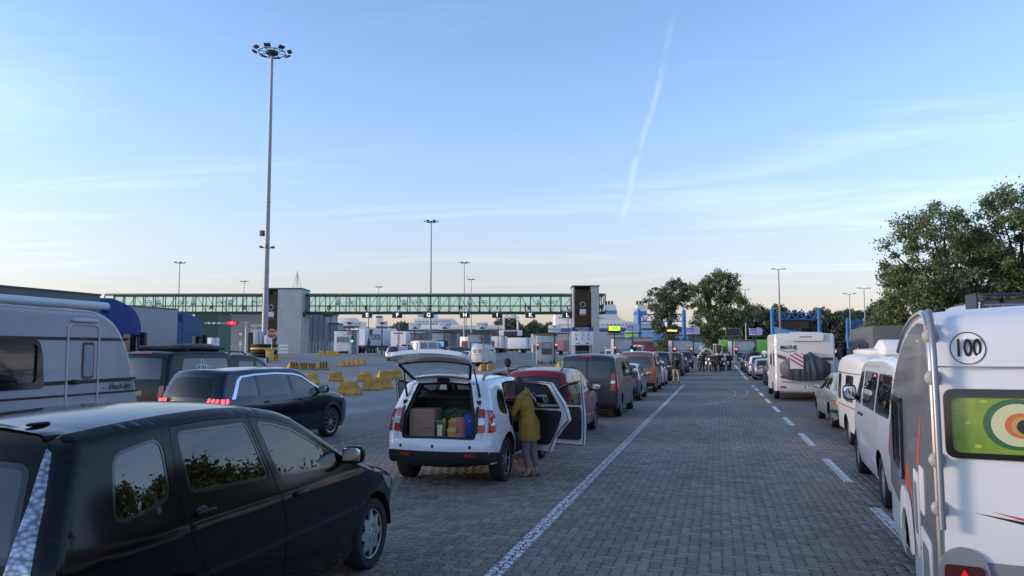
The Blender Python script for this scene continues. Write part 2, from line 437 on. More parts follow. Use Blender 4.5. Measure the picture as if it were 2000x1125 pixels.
class Shell:
    """body of revolution's poor cousin: a side outline, a width law and a rounded edge.
    Side panels live in (y, z); the strip over bonnet, roof and tail lives in (x, s)."""
    def __init__(s, prof, zs, W, plan, sect, r=.08, bow=.10, crown=.035, ds=.05, step=.08):
        s.zs, s.W, s.r, s.bow, s.crown, s.step, s.ds = zs, W, r, bow, crown, step, ds
        s.plan, s.sect = herm(plan), herm(sect)
        c = [np.array(p[:2], float) for p in prof]; D = [c[0]]; ci = [0]
        ext = [2 * c[0] - c[1]] + c + [2 * c[-1] - c[-2]]
        for i in range(len(c) - 1):
            p0, p1, p2, p3 = ext[i:i + 4]
            t0 = 0; t1 = t0 + max(np.linalg.norm(p1 - p0), 1e-4) ** .5; t2 = t1 + max(np.linalg.norm(p2 - p1), 1e-4) ** .5; t3 = t2 + max(np.linalg.norm(p3 - p2), 1e-4) ** .5
            for k in range(1, 13):
                t = t1 + (t2 - t1) * k / 12
                A1 = (t1-t)/(t1-t0)*p0+(t-t0)/(t1-t0)*p1; A2 = (t2-t)/(t2-t1)*p1+(t-t1)/(t2-t1)*p2; A3 = (t3-t)/(t3-t2)*p2+(t-t2)/(t3-t2)*p3
                B1 = (t2-t)/(t2-t0)*A1+(t-t0)/(t2-t0)*A2; B2 = (t3-t)/(t3-t1)*A2+(t-t1)/(t3-t1)*A3
                D.append((t2-t)/(t2-t1)*B1+(t-t1)/(t2-t1)*B2)
            ci.append(len(D) - 1)
        D = np.array(D); s.D = D
        s.S = np.concatenate([[0], np.cumsum(np.linalg.norm(np.diff(D, axis=0), axis=1))]); s.L = s.S[-1]
        s.tag = {p[2]: s.S[ci[i]] for i, p in enumerate(prof) if len(p) > 2}
        T = np.gradient(D, axis=0); T /= np.linalg.norm(T, axis=1)[:, None]
        s.N = np.stack([-T[:, 1], T[:, 0]], 1)          # outward when the outline runs rear-bottom, roof, front-bottom
        n = int(s.L / ds)
        s.ss = np.unique(np.round(np.concatenate([np.linspace(0, s.L, n), list(s.tag.values())]), 5))
        keep = [s.ss[0]]
        for v in s.ss[1:]:
            if v - keep[-1] > ds * .25 or any(abs(v - q) < 1e-4 for q in s.tag.values()): keep.append(v)
        s.ss = np.array(keep)
        s.top = np.argmax(D[:, 1])
        s.Q = s.pt(s.ss)
    def pt(s, t): return np.stack([np.interp(t, s.S, s.D[:, 0]), np.interp(t, s.S, s.D[:, 1])], -1)
    def nm(s, t):
        n = np.stack([np.interp(t, s.S, s.N[:, 0]), np.interp(t, s.S, s.N[:, 1])], -1); return n / np.linalg.norm(n, axis=-1, keepdims=True)
    def w(s, y, z):
        y = np.asarray(y, float); z = np.asarray(z, float)
        P = np.stack([y, z], 1); d = np.full(len(P), 9.)
        A, B = s.Q[:-1], s.Q[1:] - s.Q[:-1]; bb = (B * B).sum(1)
        for i in range(0, len(A), 60):
            a, b = A[None, i:i + 60], B[None, i:i + 60]; v = P[:, None] - a
            k = np.clip((v * b).sum(2) / bb[None, i:i + 60], 0, 1); d = np.minimum(d, ((v - b * k[..., None]) ** 2).sum(2).min(1))
        d = np.where(d < 1e-8, 0, d)
        t = np.clip(1 - np.sqrt(d) / s.r, 0, 1)
        return s.W * s.plan(y) * s.sect(z) - s.r * (1 - np.sqrt(1 - t * t))
    def we(s, t):
        p = s.pt(t); return s.W * s.plan(p[..., 0]) * s.sect(p[..., 1]) - s.r
    def sy(s, y):       # arc position of a roof/bonnet point by y
        i0 = np.argmin(np.abs(s.D[:, 0] - y) + 5 * (s.D[:, 1] < s.D[:, 1].mean() * .8)); return s.S[i0]
    def sb(s, z):       # arc position on the tail by height
        return float(np.interp(z, s.D[:s.top + 1, 1], s.S[:s.top + 1]))
    def sf(s, z):       # arc position on the nose by height
        return float(np.interp(-z, -s.D[s.top:, 1], s.S[s.top:]))
    def side(s, P, off, sg):
        x = s.w(P[:, 0], P[:, 1]) + off; return np.stack([sg * x, P[:, 0], P[:, 1]], 1)
    def strip(s, P, off):
        p, n, we = s.pt(P[:, 1]), s.nm(P[:, 1]), s.we(P[:, 1])
        u = np.clip(P[:, 0] / np.maximum(we, .05), -1, 1)
        b = (s.bow * np.abs(n[:, 0]) ** 1.5 + s.crown * np.abs(n[:, 1])) * (1 - u * u) + off
        return np.stack([P[:, 0], p[:, 0] + n[:, 0] * b, p[:, 1] + n[:, 1] * b], 1)
    def outline(s):
        P = s.pt(s.ss); o = [tuple(p) for p in P]; y0, y1 = o[0][0], o[-1][0]
        if o[-1][1] > s.zs + .01: o.append((y1, s.zs))
        if o[0][1] > s.zs + .01: o.append((y0, s.zs))
        return o
    def rings(s):
        t = s.ss; P = s.pt(t); N = s.nm(t); out = []
        for k in (.06, .18, .4, .7, 1.0): out += [tuple(q) for q in P - N * s.r * k]
        return out
    def band(s, sa, sb_, margin=.05, r=.05):
        m = [t for t in s.ss if sa + 1e-4 < t < sb_ - 1e-4]; t = np.array([sa] + m + [sb_]); w = s.we(t) - margin
        poly = [(float(a), float(b)) for a, b in zip(w, t)] + [(-float(a), float(b)) for a, b in zip(w[::-1], t[::-1])]
        n = len(t)
        if r <= 0: return poly
        rr = [0] * len(poly)
        for i in (0, n - 1, n, 2 * n - 1): rr[i] = r
        # drop points inside the corner radius so that the rounding has room
        kept = [(p, q) for i, (p, q) in enumerate(zip(poly, rr)) if q or min(abs(p[1] - sa), abs(p[1] - sb_)) > r * 1.05]
        return rp([k[0] for k in kept], [k[1] for k in kept])
    def backpoly(s, poly): return [(x, s.sb(z)) for x, z in resamp(poly, .04)]
    def frontpoly(s, poly): return [(x, s.sf(z)) for x, z in resamp(poly, .04)]
    def toppoly(s, poly): return [(x, s.sy(y)) for x, y in resamp(poly, .05)]
    def piece(s, kind, outer, holes=(), off=0, skirt=0, sg=1, step=None, extra=None):
        step = step or s.step
        V, F = tri2(outer, list(holes), step, extra)
        f = (lambda o: s.side(V, o, sg)) if kind == 'S' else (lambda o: s.strip(V, o))
        P = f(off)
        n = np.cross(P[F[:, 1]] - P[F[:, 0]], P[F[:, 2]] - P[F[:, 0]]).sum(0)
        if kind == 'S': flip = n[0] * sg < 0
        else:
            q = s.nm(np.array([V[:, 1].mean()]))[0]; flip = n[1] * q[0] + n[2] * q[1] < 0
        if flip: F = F[:, ::-1]
        faces = [tuple(t) for t in F]
        if skirt:
            cnt = {}
            for a, b, c in faces:
                for e in ((a, b), (b, c), (c, a)): cnt[e] = 1
            be = [e for e in cnt if (e[1], e[0]) not in cnt]
            P2 = f(off - skirt); k = len(P); ids = sorted({i for e in be for i in e}); mp_ = {i: k + j for j, i in enumerate(ids)}
            P = np.concatenate([P, P2[ids]])
            faces += [(b, a, mp_[a], mp_[b]) for a, b in be]
        return P, faces
def part(name, pieces, mats, parent, origin=(0, 0, 0), smooth=40, rot=None):
    """pieces: [(V, F, material index)]; origin: the part's own pivot"""
    b = MB(); o = np.array(origin)
    for p in pieces: b.add(p[0] - o, p[1], p[2] if len(p) > 2 else 0)
    return b.build(name, mats, parent, smooth, fix=False, loc=origin, rot=rot)

# wheels: tyre with a rim inside, meshes shared
_W = {}
def wheel_mesh(r, wd, style):
    k = (r, wd, style)
    if k in _W: return _W[k]
    t = MB(); rr = r * .70 if style != 'van' else r * .62
    h = wd / 2
    t.lathe([(rr, -h * .7), (rr * 1.05, -h * .96), (r * .93, -h), (r * .985, -h * .82), (r, -h * .4), (r, h * .4), (r * .985, h * .82), (r * .93, h), (rr * 1.05, h * .96), (rr, h * .7), (rr * .9, h * .2)], n=36)
    for g in (-.35, 0, .35): pass
    tyre = t.mesh('tyre', RUBBER, 50)
    m = MB(); q = h * .62
    m.lathe([(rr, q * .9), (rr * .985, q * 1.25), (rr * .93, q * 1.2), (rr * .90, q * .3), (rr * .86, -q * .5), (.02, -q * .5)], n=36, mi=1)
    m.lathe([(rr * 1.0, q * .9), (rr * .99, q * 1.32), (rr * .94, q * 1.25), (rr * .92, q * .7)], n=36, mi=0)
    hub = MB()
    if style in ('cap', 'van'):
        # dished cover with pointed openings round the edge
        N = 8 if style == 'cap' else 10
        m.lathe([(rr * .66, q * 1.3), (rr * .5, q * 1.42), (rr * .22, q * 1.42), (rr * .2, q * 1.5), (.001, q * 1.52)], n=36)
        for i in range(N):
            a = 2 * PI * i / N; w0, w1 = (.33, .07) if style == 'cap' else (.26, .16)
            pts = [(rr * .64, a - w0), (rr * .93, a - w1), (rr * .93, a + w1), (rr * .64, a + w0)]
            V = [(q * (1.3 if u < rr * .8 else 1.2), u * math.cos(b), u * math.sin(b)) for u, b in pts]
            V += [(x - .02, y, z) for x, y, z in V]
            m.add(V, [(0, 1, 2, 3), (0, 4, 5, 1), (1, 5, 6, 2), (2, 6, 7, 3)])
        for i in range(5):
            a = 2 * PI * i / 5; m.cyl((q * 1.40, rr * .34 * math.cos(a), rr * .34 * math.sin(a)), (q * 1.45, rr * .34 * math.cos(a), rr * .34 * math.sin(a)), rr * .05, n=8, mi=1)
    else:
        N = {'five': 5, 'seven': 7, 'ten': 10, 'classic': 14}[style]
        m.lathe([(rr * .30, q * .6), (rr * .28, q * 1.25), (rr * .15, q * 1.35), (.001, q * 1.35)], n=24)
        for i in range(N):
            a = 2 * PI * i / N; w0 = .75 / N * 1.5; w1 = .55 / N
            pts = [(rr * .2, a - w0), (rr * .95, a - w1), (rr * .95, a + w1), (rr * .2, a + w0)]
            V = [(q * (1.3 if u < rr * .5 else 1.05), u * math.cos(b), u * math.sin(b)) for u, b in pts]
            V += [(x - .035, y, z) for x, y, z in V]
            m.add(V, [(0, 1, 2, 3), (0, 4, 5, 1), (1, 5, 6, 2), (2, 6, 7, 3), (3, 7, 4, 0)])
    rim = m.mesh('rim', [HUBCAP if style in ('cap', 'van') else ALLOY, BLACK], 40)
    _W[k] = (tyre, rim); return _W[k]
def wheel(root, x, y, r, wd, style, sg):
    ty, rim = wheel_mesh(r, wd, style)
    o = link('wheel', ty, root, (x * sg, y, r)); 
    if sg < 0: o.rotation_euler = (0, 0, PI)
    link('rim', rim, o); return o

def mirror_part(root, x, y, z, sg, m, size=(.24, .12, .17), name='wing_mirror', tall=False):
    b = MB()
    b.sq((x + sg * size[0] * .5, y, z + size[2] * .35), size, .55, 10, 0)
    b.tube([(x - sg * .04, y + .03, z - .02), (x + sg * size[0] * .35, y, z + .02)], .028, 8, 1)
    o = b.build(name, [m, BLACK], root)
    g = MB().sq((x + sg * size[0] * .5, y - size[1] * .44, z + size[2] * .35), (size[0] * .86, .02, size[2] * .8), .45, 8)
    g.build('mirror_glass', MIRRORG, o); return o

def seat(root, x, y, z, w=.5, head=True, m=None, back=.62):
    b = MB(); b.sq((x, y, z + .08), (w, .5, .18), .45, 8); b.sq((x, y - .27, z + .08 + back / 2), (w, .16, back), .45, 8, rx=R(12))
    if head: b.sq((x, y - .36, z + .2 + back), (.26, .10, .19), .5, 8)
    return b.build('seat', m or SEATM, root)

def car(name, label, sp, loc, rz=0, group=None, cat='car'):
    g = sp.get
    lod = g('lod', 1); step = (.055, .09, .14)[lod]
    root = thing(name, label, cat, loc, rz, group)
    pm, W, wb, wr = sp['paint'], sp['W'], sp['wb'], sp['wr']
    sh = Shell(sp['prof'], sp['zs'], W, sp['plan'], sp['sect'], g('r', .08), g('bow', .10), g('crown', .035), ds=(.035, .06, .1)[lod], step=step)
    T = sh.tag
    GL = g('glass', PANE if lod < 2 else DKGLASS); GR = g('rearglass', GL); GD = g('doorglass', {})
    opened = g('open', {})
    axles = g('axles', [0, wb]); arches = [circ(y_, wr + .01, g('ra', wr + .065)) for y_ in axles]
    doors, panes = g('doors', []), g('panes', [])
    gap = .004
    rub = .02
    holes_p = [grow(p, rub) for p in panes]
    indoor = [next((i for i, d in enumerate(doors) if inpoly(np.array([np.mean(p, 0)]), d)[0]), None) for p in panes]
    out = sh.outline(); ring = sh.rings()
    # --- body sides
    pcs = []
    side_holes = arches + list(doors) + [h for h, i in zip(holes_p, indoor) if i is None] + g('sideholes', [])
    for sg in (1, -1): pcs.append((*sh.piece('S', out, side_holes, 0, .0, sg, extra=ring),))
    # --- strip over the car
    ssv = sh.ss; wv = sh.we(ssv)
    so = [(float(a), float(b)) for a, b in zip(wv, ssv)] + [(-float(a), float(b)) for a, b in zip(wv[::-1], ssv[::-1])]
    sh_holes = []; rw = wsn = tg = hd = None
    if 'f1' in T: wsn = sh.band(T['f1'], T['f0'], g('mf', .06), g('rf', .06)); sh_holes.append(grow(wsn, .018))
    if 'w0' in T: rw = sh.backpoly(g('rwpoly')) if g('rwpoly') else sh.band(T['w0'], T['w1'], g('mr', .10), g('rr', .07))
    if 't0' in T: tg = sh.band(T['t0'], T['t1'], g('mt', .04), g('rt', .07)); sh_holes.append(tg)
    elif rw: sh_holes.append(grow(rw, .015))
    if 'h0' in T: hd = sh.band(T['h0'], T['h1'], g('mh', .05), .05); sh_holes.append(hd)
    pcs.append((*sh.piece('R', so, sh_holes, 0, 0),))
    body = part('body', pcs, pm, root)
    # --- dark lining seen in the gaps and through the glass
    op_idx = [k for k in opened if k != 'tailgate']
    lin = []
    for sg in (1, -1):
        hs_ = arches + [grow(p, .012) for p in panes] + [grow(doors[i], -.05) for i, q in op_idx if q == sg]
        lin.append((*sh.piece('S', grow(out, -.03), hs_, -.035, 0, sg, step=.12),))
    lh = [grow(wsn, .005)] if wsn else []
    if tg and 'tailgate' in opened: lh.append(grow(tg, -.05))
    elif rw: lh.append(grow(rw, .005))
    lin.append((*sh.piece('R', [(a * .97, b) for a, b in so], lh, -.035, 0, step=.12),))
    part('lining', lin, INNER, root)
    b = MB(); ys = np.array([p[0] for p in out]); b.box((0, (ys.min() + ys.max()) / 2, sp['zs'] + .05), (2 * W * .80, (ys.max() - ys.min()) * .93, .10))
    for yc in axles:
        for sg in (1, -1):
            a = [PI * t / 10 for t in range(11)]; rr = g('ra', wr + .065) + .004
            V = [(sg * (W - .03 - q), yc + rr * math.cos(t), wr + .01 + rr * math.sin(t)) for t in a for q in (0, .34)]
            b.add(V, [(2 * i, 2 * i + 1, 2 * i + 3, 2 * i + 2) for i in range(10)])
            b.add([(sg * (W - .36), yc + rr * math.cos(t), wr + .01 + rr * math.sin(t)) for t in a], [tuple(range(11))])
    b.build('underbody', BLACK, root)
    if g('archtrim'):
        for yc in (0, wb):
            ar = g('ra', wr + .065); o_ = [(yc + (ar + .055) * math.cos(t), wr + .01 + (ar + .055) * math.sin(t)) for t in np.linspace(-.1, PI + .1, 20)]; i_ = [(yc + (ar - .006) * math.cos(t), wr + .01 + (ar - .006) * math.sin(t)) for t in np.linspace(PI + .1, -.1, 20)]
            part('arch_trim', [(*sh.piece('S', o_ + i_, [], .012, .03, sg),) for sg in (1, -1)], BLACK, root)
    # --- doors with their panes
    for i, d in enumerate(doors):
        dp = grow(d, -gap); mine = [j for j, k in enumerate(indoor) if k == i]
        hy = max(p[0] for p in d) - .01
        for sg in (1, -1):
            if g('oneside') and sg not in g('oneside'): continue
            org = (sg * float(sh.w([hy - .05], [.8])[0]), hy, .8)
            if (i, sg) in opened:
                ang = opened[(i, sg)]
                hp = [holes_p[j] for j in mine]
                zb = min(p[1] for h in hp for p in h) - .02 if hp else 1
                trim = [p for p in rp([(a, c) for a, c in g('trims')[i]], .06)]
                D = part('door', [(*sh.piece('S', dp, hp, 0, .06, sg),), (*sh.piece('S', grow(dp, -.002), hp, -.06, 0, sg),)], pm, root, org, rot=(0, 0, sg * ang))
                t_ = part('door_trim', [(*sh.piece('S', trim, [], -.085, -.03, sg),)], INNER, D); t_.location = (-org[0], -org[1], -org[2]); 
                seal = part('door_seal', [(*sh.piece('S', grow(dp, -.001), [grow(dp, -.018)], -.064, -.006, sg, step=.2),)], BLACK, D); seal.location = (-org[0], -org[1], -org[2])
            else:
                D = part('door', [(*sh.piece('S', dp, [holes_p[j] for j in mine], 0, .015, sg),)], pm, root, org)
            for j in mine:
                gm = GD.get(j, GL)
                q = part('window', [(*sh.piece('S', panes[j], [], -.007, 0, sg, step=.15),)], gm, D); q.location = (-org[0], -org[1], -org[2])
                q = part('window_seal', [(*sh.piece('S', holes_p[j], [grow(panes[j], -.001)], -.003, .02, sg, step=.2),)], TRIM, D); q.location = (-org[0], -org[1], -org[2])
            if g('handles') and i < len(sp['handles']) and sp['handles'][i]:
                hy_, hz_ = sp['handles'][i]; hx = float(sh.w([hy_], [hz_])[0])
                h = MB().sq((sg * (hx + .018) - org[0], hy_ - org[1], hz_ - org[2]), (.035, .19, .036), .5, 8); h.build('handle', g('handlemat', pm), D)
                if lod == 0: MB().sq((sg * (hx - .004) - org[0], hy_ - org[1] - .02, hz_ - org[2] - .004), (.012, .12, .085), .8, 8).build('handle_cup', BLACK, D)
    for j, k in enumerate(indoor):
        if k is None:
            for sg in (1, -1):
                q = part('window', [(*sh.piece('S', panes[j], [], -.007, 0, sg, step=.15),)], GD.get(j, GL), root)
                part('window_seal', [(*sh.piece('S', holes_p[j], [grow(panes[j], -.001)], -.003, .02, sg, step=.2),)], TRIM, q)
    # --- glass and lids on the strip
    if wsn:
        q = part('windscreen', [(*sh.piece('R', wsn, [], -.006, 0, step=.15),)], GL, root)
        part('windscreen_seal', [(*sh.piece('R', grow(wsn, .019), [grow(wsn, -.001)], -.002, .02, step=.2),)], TRIM, q)
    if hd: part('bonnet', [(*sh.piece('R', grow(hd, -gap), [], .0, .015),)], pm, root)
    if tg:
        rh = [grow(rw, .012)] if rw else []
        if 'tailgate' in opened:
            pv = sh.strip(np.array([[0, T['t1']]]), 0)[0]; org = (0, float(pv[1]), float(pv[2]) - .01)
            rw_in = grow(rw, -.015)
            TG = part('tailgate', [(*sh.piece('R', grow(tg, -gap), rh, 0, .05),), (*sh.piece('R', grow(tg, -.03), [rw_in], -.065, .0),), (*sh.piece('R', grow(tg, -gap), [grow(tg, -.03)], -.05, .015),)], pm, root, org, rot=(opened['tailgate'], 0, 0))
            off_ = (-org[0], -org[1], -org[2])
            q = part('rear_window', [(*sh.piece('R', rw, [], -.02, 0, step=.15),)], GR, TG); q.location = off_
            q = part('window_seal', [(*sh.piece('R', grow(rw_in, .02), [grow(rw_in, -.012)], -.062, .012, step=.2),)], BLACK, TG); q.location = off_
        else:
            TG = part('tailgate', [(*sh.piece('R', grow(tg, -gap), rh, 0, .015),)], pm, root); off_ = (0, 0, 0)
            if rw:
                q = part('rear_window', [(*sh.piece('R', rw, [], .001, 0, step=.12),)], GR, TG)
                part('window_seal', [(*sh.piece('R', grow(rw, .013), [grow(rw, -.02)], .003, .02, step=.2),)], TRIM, TG)
    else:
        TG = root
        if rw:
            q = part('rear_window', [(*sh.piece('R', rw, [], -.004, 0, step=.15),)], GR, root)
            part('window_seal', [(*sh.piece('R', grow(rw, .016), [grow(rw, -.002)], -.001, .02, step=.2),)], TRIM, q)
    # --- lamps, trims: ('S'|'B'|'F'|'T', polygon, material, name, proud[, both])
    for e in g('lamps', []):
        kd, poly, m, nm = e[:4]; pr = e[4] if len(e) > 4 else .008; both = e[5] if len(e) > 5 else True; hl = e[6] if len(e) > 6 else []
        par = root
        if kd == 'S':
            for sg in ((1, -1) if both else (1,)): part(nm, [(*sh.piece('S', poly, hl, pr, .02, sg, step=.08),)], m, par)
        else:
            f = {'B': sh.backpoly, 'F': sh.frontpoly, 'T': sh.toppoly}[kd]
            for P_ in ((poly, mirx(poly)) if both else (poly,)): part(nm, [(*sh.piece('R', f(P_), [f(h) for h in hl], pr, .02, step=.08),)], m, par)
    # --- wheels
    st = g('wheel', 'five'); wd = g('wd', .21)
    for y in axles:
        for sg in (1, -1): wheel(root, W - wd / 2 - g('wi', .035), y, wr, wd, st, sg)
    if g('mirror'):
        my, mz = sp['mirror']; mxx = float(sh.w([my], [mz])[0])
        for sg in (1, -1): mirror_part(root, sg * mxx, my, mz, sg, g('mirrormat', pm), g('mirrorsize', (.24, .12, .17)))
    if g('seats', lod < 2):
        fy, fz = g('seaty', wb * .60), g('seatz', wr + .08)
        for sx in (-.37, .37): seat(root, sx, fy, fz, m=g('seatm'))
        if not g('noback'): seat(root, 0, fy - .85, fz + .03, 1.25, head=False, m=g('seatm')); [MB().sq((sx, fy - 1.2, fz + .78), (.25, .09, .16), .5, 8).build('headrest', SEATM, root) for sx in (-.38, .38)]
        d = MB(); d.sq((0, fy + .88, fz + .42), (1.40, .42, .3), .4, 10); d.lathe([(.185, 0), (.2, .014), (.185, .03), (.17, .014), (.185, 0)], (-.37, fy + .5, fz + .45), 'y', 20); d.build('dashboard', INNER, root)
    if g('plate'):
        pz, ptxt = sp['plate']; q = sh.strip(np.array([[0, sh.sb(pz)]]), .012)[0]
        pl = MB().box((0, 0, 0), (.52, .012, .11)).build('number_plate', PLATE, TG, bevel=.003)
        pl.location = Vector(q) + Vector((0, -.004, 0)) ; pl.rotation_euler = (R(g('platetilt', -6)), 0, 0)
        if ptxt: text(ptxt, .095, INK, pl, (0, -.008, -.003), ext=.001, sx=.9)
    if g('rails'):
        y0, y1 = sp['rails']
        for sg in (1, -1):
            b = MB(); P_ = []
            for k in range(13):
                t = k / 12; y = y0 + (y1 - y0) * t; s_ = sh.sy(y); p = sh.strip(np.array([[float(sh.we(np.array([s_]))[0]) - .04, s_]]), 0)[0]
                P_.append((sg * p[0], y, p[2] + .055 * min(1, math.sin(PI * t) * 3) - .01))
            b.tube(P_, .019, 8); b.build('roof_rail', g('railmat', BLACK), root)
    return root, sh

# ------------------------------------------------------------------ vehicle specifications (y from the rear axle, z from the road)
SECT = [(.15, .90), (.30, .955), (.50, .99), (.66, 1.0), (.82, .992), (.98, .965), (1.10, .925), (1.35, .835), (1.70, .69)]
def plan(ro, wb, fo, a=.90, b=.80): return [(-ro, a), (-ro * .55, .965), (.1, .995), (wb * .5, 1), (wb * .9, .99), (wb + fo * .5, .94), (wb + fo, b)]
def hatch(ro, wb, fo, H, belt, tail, cy, cz, hz, wt=None, rwd=.0):
    L = wb + fo; wt = wb * .60 if wt is None else wt
    return [(-ro + .14, .24), (-ro + .05, .32), (-ro + .01, .50), (-ro + .02, .68, 't0'), (-ro + .07 + rwd, belt - .02, 'w0'), (-ro + tail - .03, H - .15, 'w1'), (-ro + tail + .11, H - .055, 't1'),
            (-ro + tail + .5, H - .012), (wb * .40, H), (wt, H - .06, 'f1'), (cy, cz + .06), (cy + .14, cz, 'f0'), (cy + .24, cz - .03, 'h0'), (L - .38, hz + .08), (L - .15, hz, 'h1'), (L - .04, hz - .17), (L, .5), (L - .05, .32), (L - .15, .22)]
def std(prof, wb, wr, belt, yA, yB, yC, yQ=None, zs=.26, kick=.05, dt=.075, pt=.125):
    i1 = next(i for i, p in enumerate(prof) if len(p) > 2 and p[2] == 't1'); i0 = next(i for i, p in enumerate(prof) if len(p) > 2 and p[2] == 'f0')
    Y, Z = [p[0] for p in prof[i1:i0 + 1]], [p[1] for p in prof[i1:i0 + 1]]
    def top(y, d): sl = abs(np.interp(y + .05, Y, Z) - np.interp(y - .05, Y, Z)) / .1; return float(np.interp(y, Y, Z) - d * math.sqrt(1 + sl * sl))
    bz = lambda y: belt + kick * (yA - y) / max(yA - yC, .5)
    def upper(ya, yb, d, zmin):
        return [(y, z) for y in np.linspace(ya, yb, 14) for z in [top(y, d)] if z > zmin(y) + .035]
    fd = [(yB, zs), (yA, zs), (yA + .04, .6), (yA + .0, belt - .03)] + upper(yA - .02, yB - .03, dt, bz) + [(yB, bz(yB))]
    rr = wr + .085
    rd = [(max(yC + .12, rr * .93), zs), (yB, zs), (yB, bz(yB))] + upper(yB - .03, yC + .02, dt, bz) + [(yC, bz(yC) - .04), (max(yC + .02, .02), wr + rr + .08), (rr * .72, wr + rr * .78), (rr * .98, wr + .1)]
    f1 = [(yB + .07, bz(yB) + .03), (yA - .10, belt + .03)] + upper(yA - .16, yB + .05, pt, lambda y: bz(y) + .04)
    r1 = [(yC + .10, bz(yC) + .03), (yB - .05, bz(yB) + .03)] + upper(yB - .08, yC + .12, pt, lambda y: bz(y) + .04)
    doors, panes = [rp(fd, .03, 2), rp(rd, .03, 2)], [rp(f1, .03, 2), rp(r1, .04, 2)]
    if yQ is not None: panes.append(rp([(yQ, bz(yQ) + .05), (yC - .02, bz(yC) + .03)] + [(y, top(y, pt)) for y in np.linspace(yC, yQ + .13, 5)], .04, 3))
    return doors, panes
def gen(paint_, H, ro, wb, fo, W, wr, belt=.96, tail=.35, lod=2, lamps=None, yQ='auto', wheel_='five', cz=None, hz=None, rails=None, **k):
    cy = wb - .18; cz = cz or belt + .02; hz = hz or belt - .20
    pr = hatch(ro, wb, fo, H, belt, tail, cy, cz, hz)
    d, p = std(pr, wb, wr, belt, wb - .30, wb * .47, .16, (-ro + tail * .75 if yQ == 'auto' else yQ))
    lz = belt - .18
    sp = dict(prof=pr, zs=.22, W=W, plan=plan(ro, wb, fo), sect=SECT, wb=wb, wr=wr, doors=d, panes=p, handles=[(wb * .55, belt - .07), (.32, belt - .05)], mirror=(wb - .42, belt + .04),
              paint=paint_, lod=lod, wheel=wheel_, glass=DKGLASS, seats=False, rails=rails,
              lamps=(lamps or [('B', rp([(W * .46, lz - .02), (W * .80, lz - .04), (W * .78, lz + .13), (W * .52, lz + .12)], .03), REDL, 'tail_lamp'), ('S', rp([(-ro + .10, lz - .04), (-ro + .30, lz + .03), (-ro + .26, lz + .13), (-ro + .12, lz + .13)], .03), REDL, 'tail_lamp')])
              + [('B', rect(-W * .86, .28, W * .86, .42, .03), BLACK, 'rear_valance', .004, False), ('F', rp([(W * .40, hz - .16), (W * .76, hz - .12), (W * .74, hz - .02), (W * .42, hz - .06)], .02), HEADL, 'headlamp'), ('F', rect(-W * .36, hz - .17, W * .36, hz - .06, .02), TRIM, 'grille', .004, False)])
    sp.update(k); return sp
# crystalline tall tail lamp of the black car
def crystal():
    m = mat('crystal tail lamp', (.55, .58, .62), .12, .85, coat=1)
    nt = m.node_tree; b = nt.nodes['Principled BSDF']; t = nt.nodes.new('ShaderNodeTexCoord'); mp2 = nt.nodes.new('ShaderNodeMapping'); mp2.inputs['Scale'].default_value = (1, 1, 1.7); w = nt.nodes.new('ShaderNodeTexVoronoi'); w.inputs['Scale'].default_value = 26
    r = nt.nodes.new('ShaderNodeValToRGB'); r.color_ramp.elements[0].color = (.46, .49, .53, 1); r.color_ramp.elements[1].color = (.10, .11, .13, 1); r.color_ramp.elements[0].position = .15; r.color_ramp.elements[1].position = .75
    bp = nt.nodes.new('ShaderNodeBump'); bp.inputs['Strength'].default_value = .25; bp.inputs['Distance'].default_value = .004
    nt.links.new(t.outputs['Object'], mp2.inputs[0]); nt.links.new(mp2.outputs[0], w.inputs['Vector']); nt.links.new(w.outputs['Distance'], r.inputs[0]); nt.links.new(r.outputs[0], b.inputs['Base Color']); nt.links.new(w.outputs['Distance'], bp.inputs['Height']); nt.links.new(bp.outputs[0], b.inputs['Normal'])
    return m
CRYS = crystal()

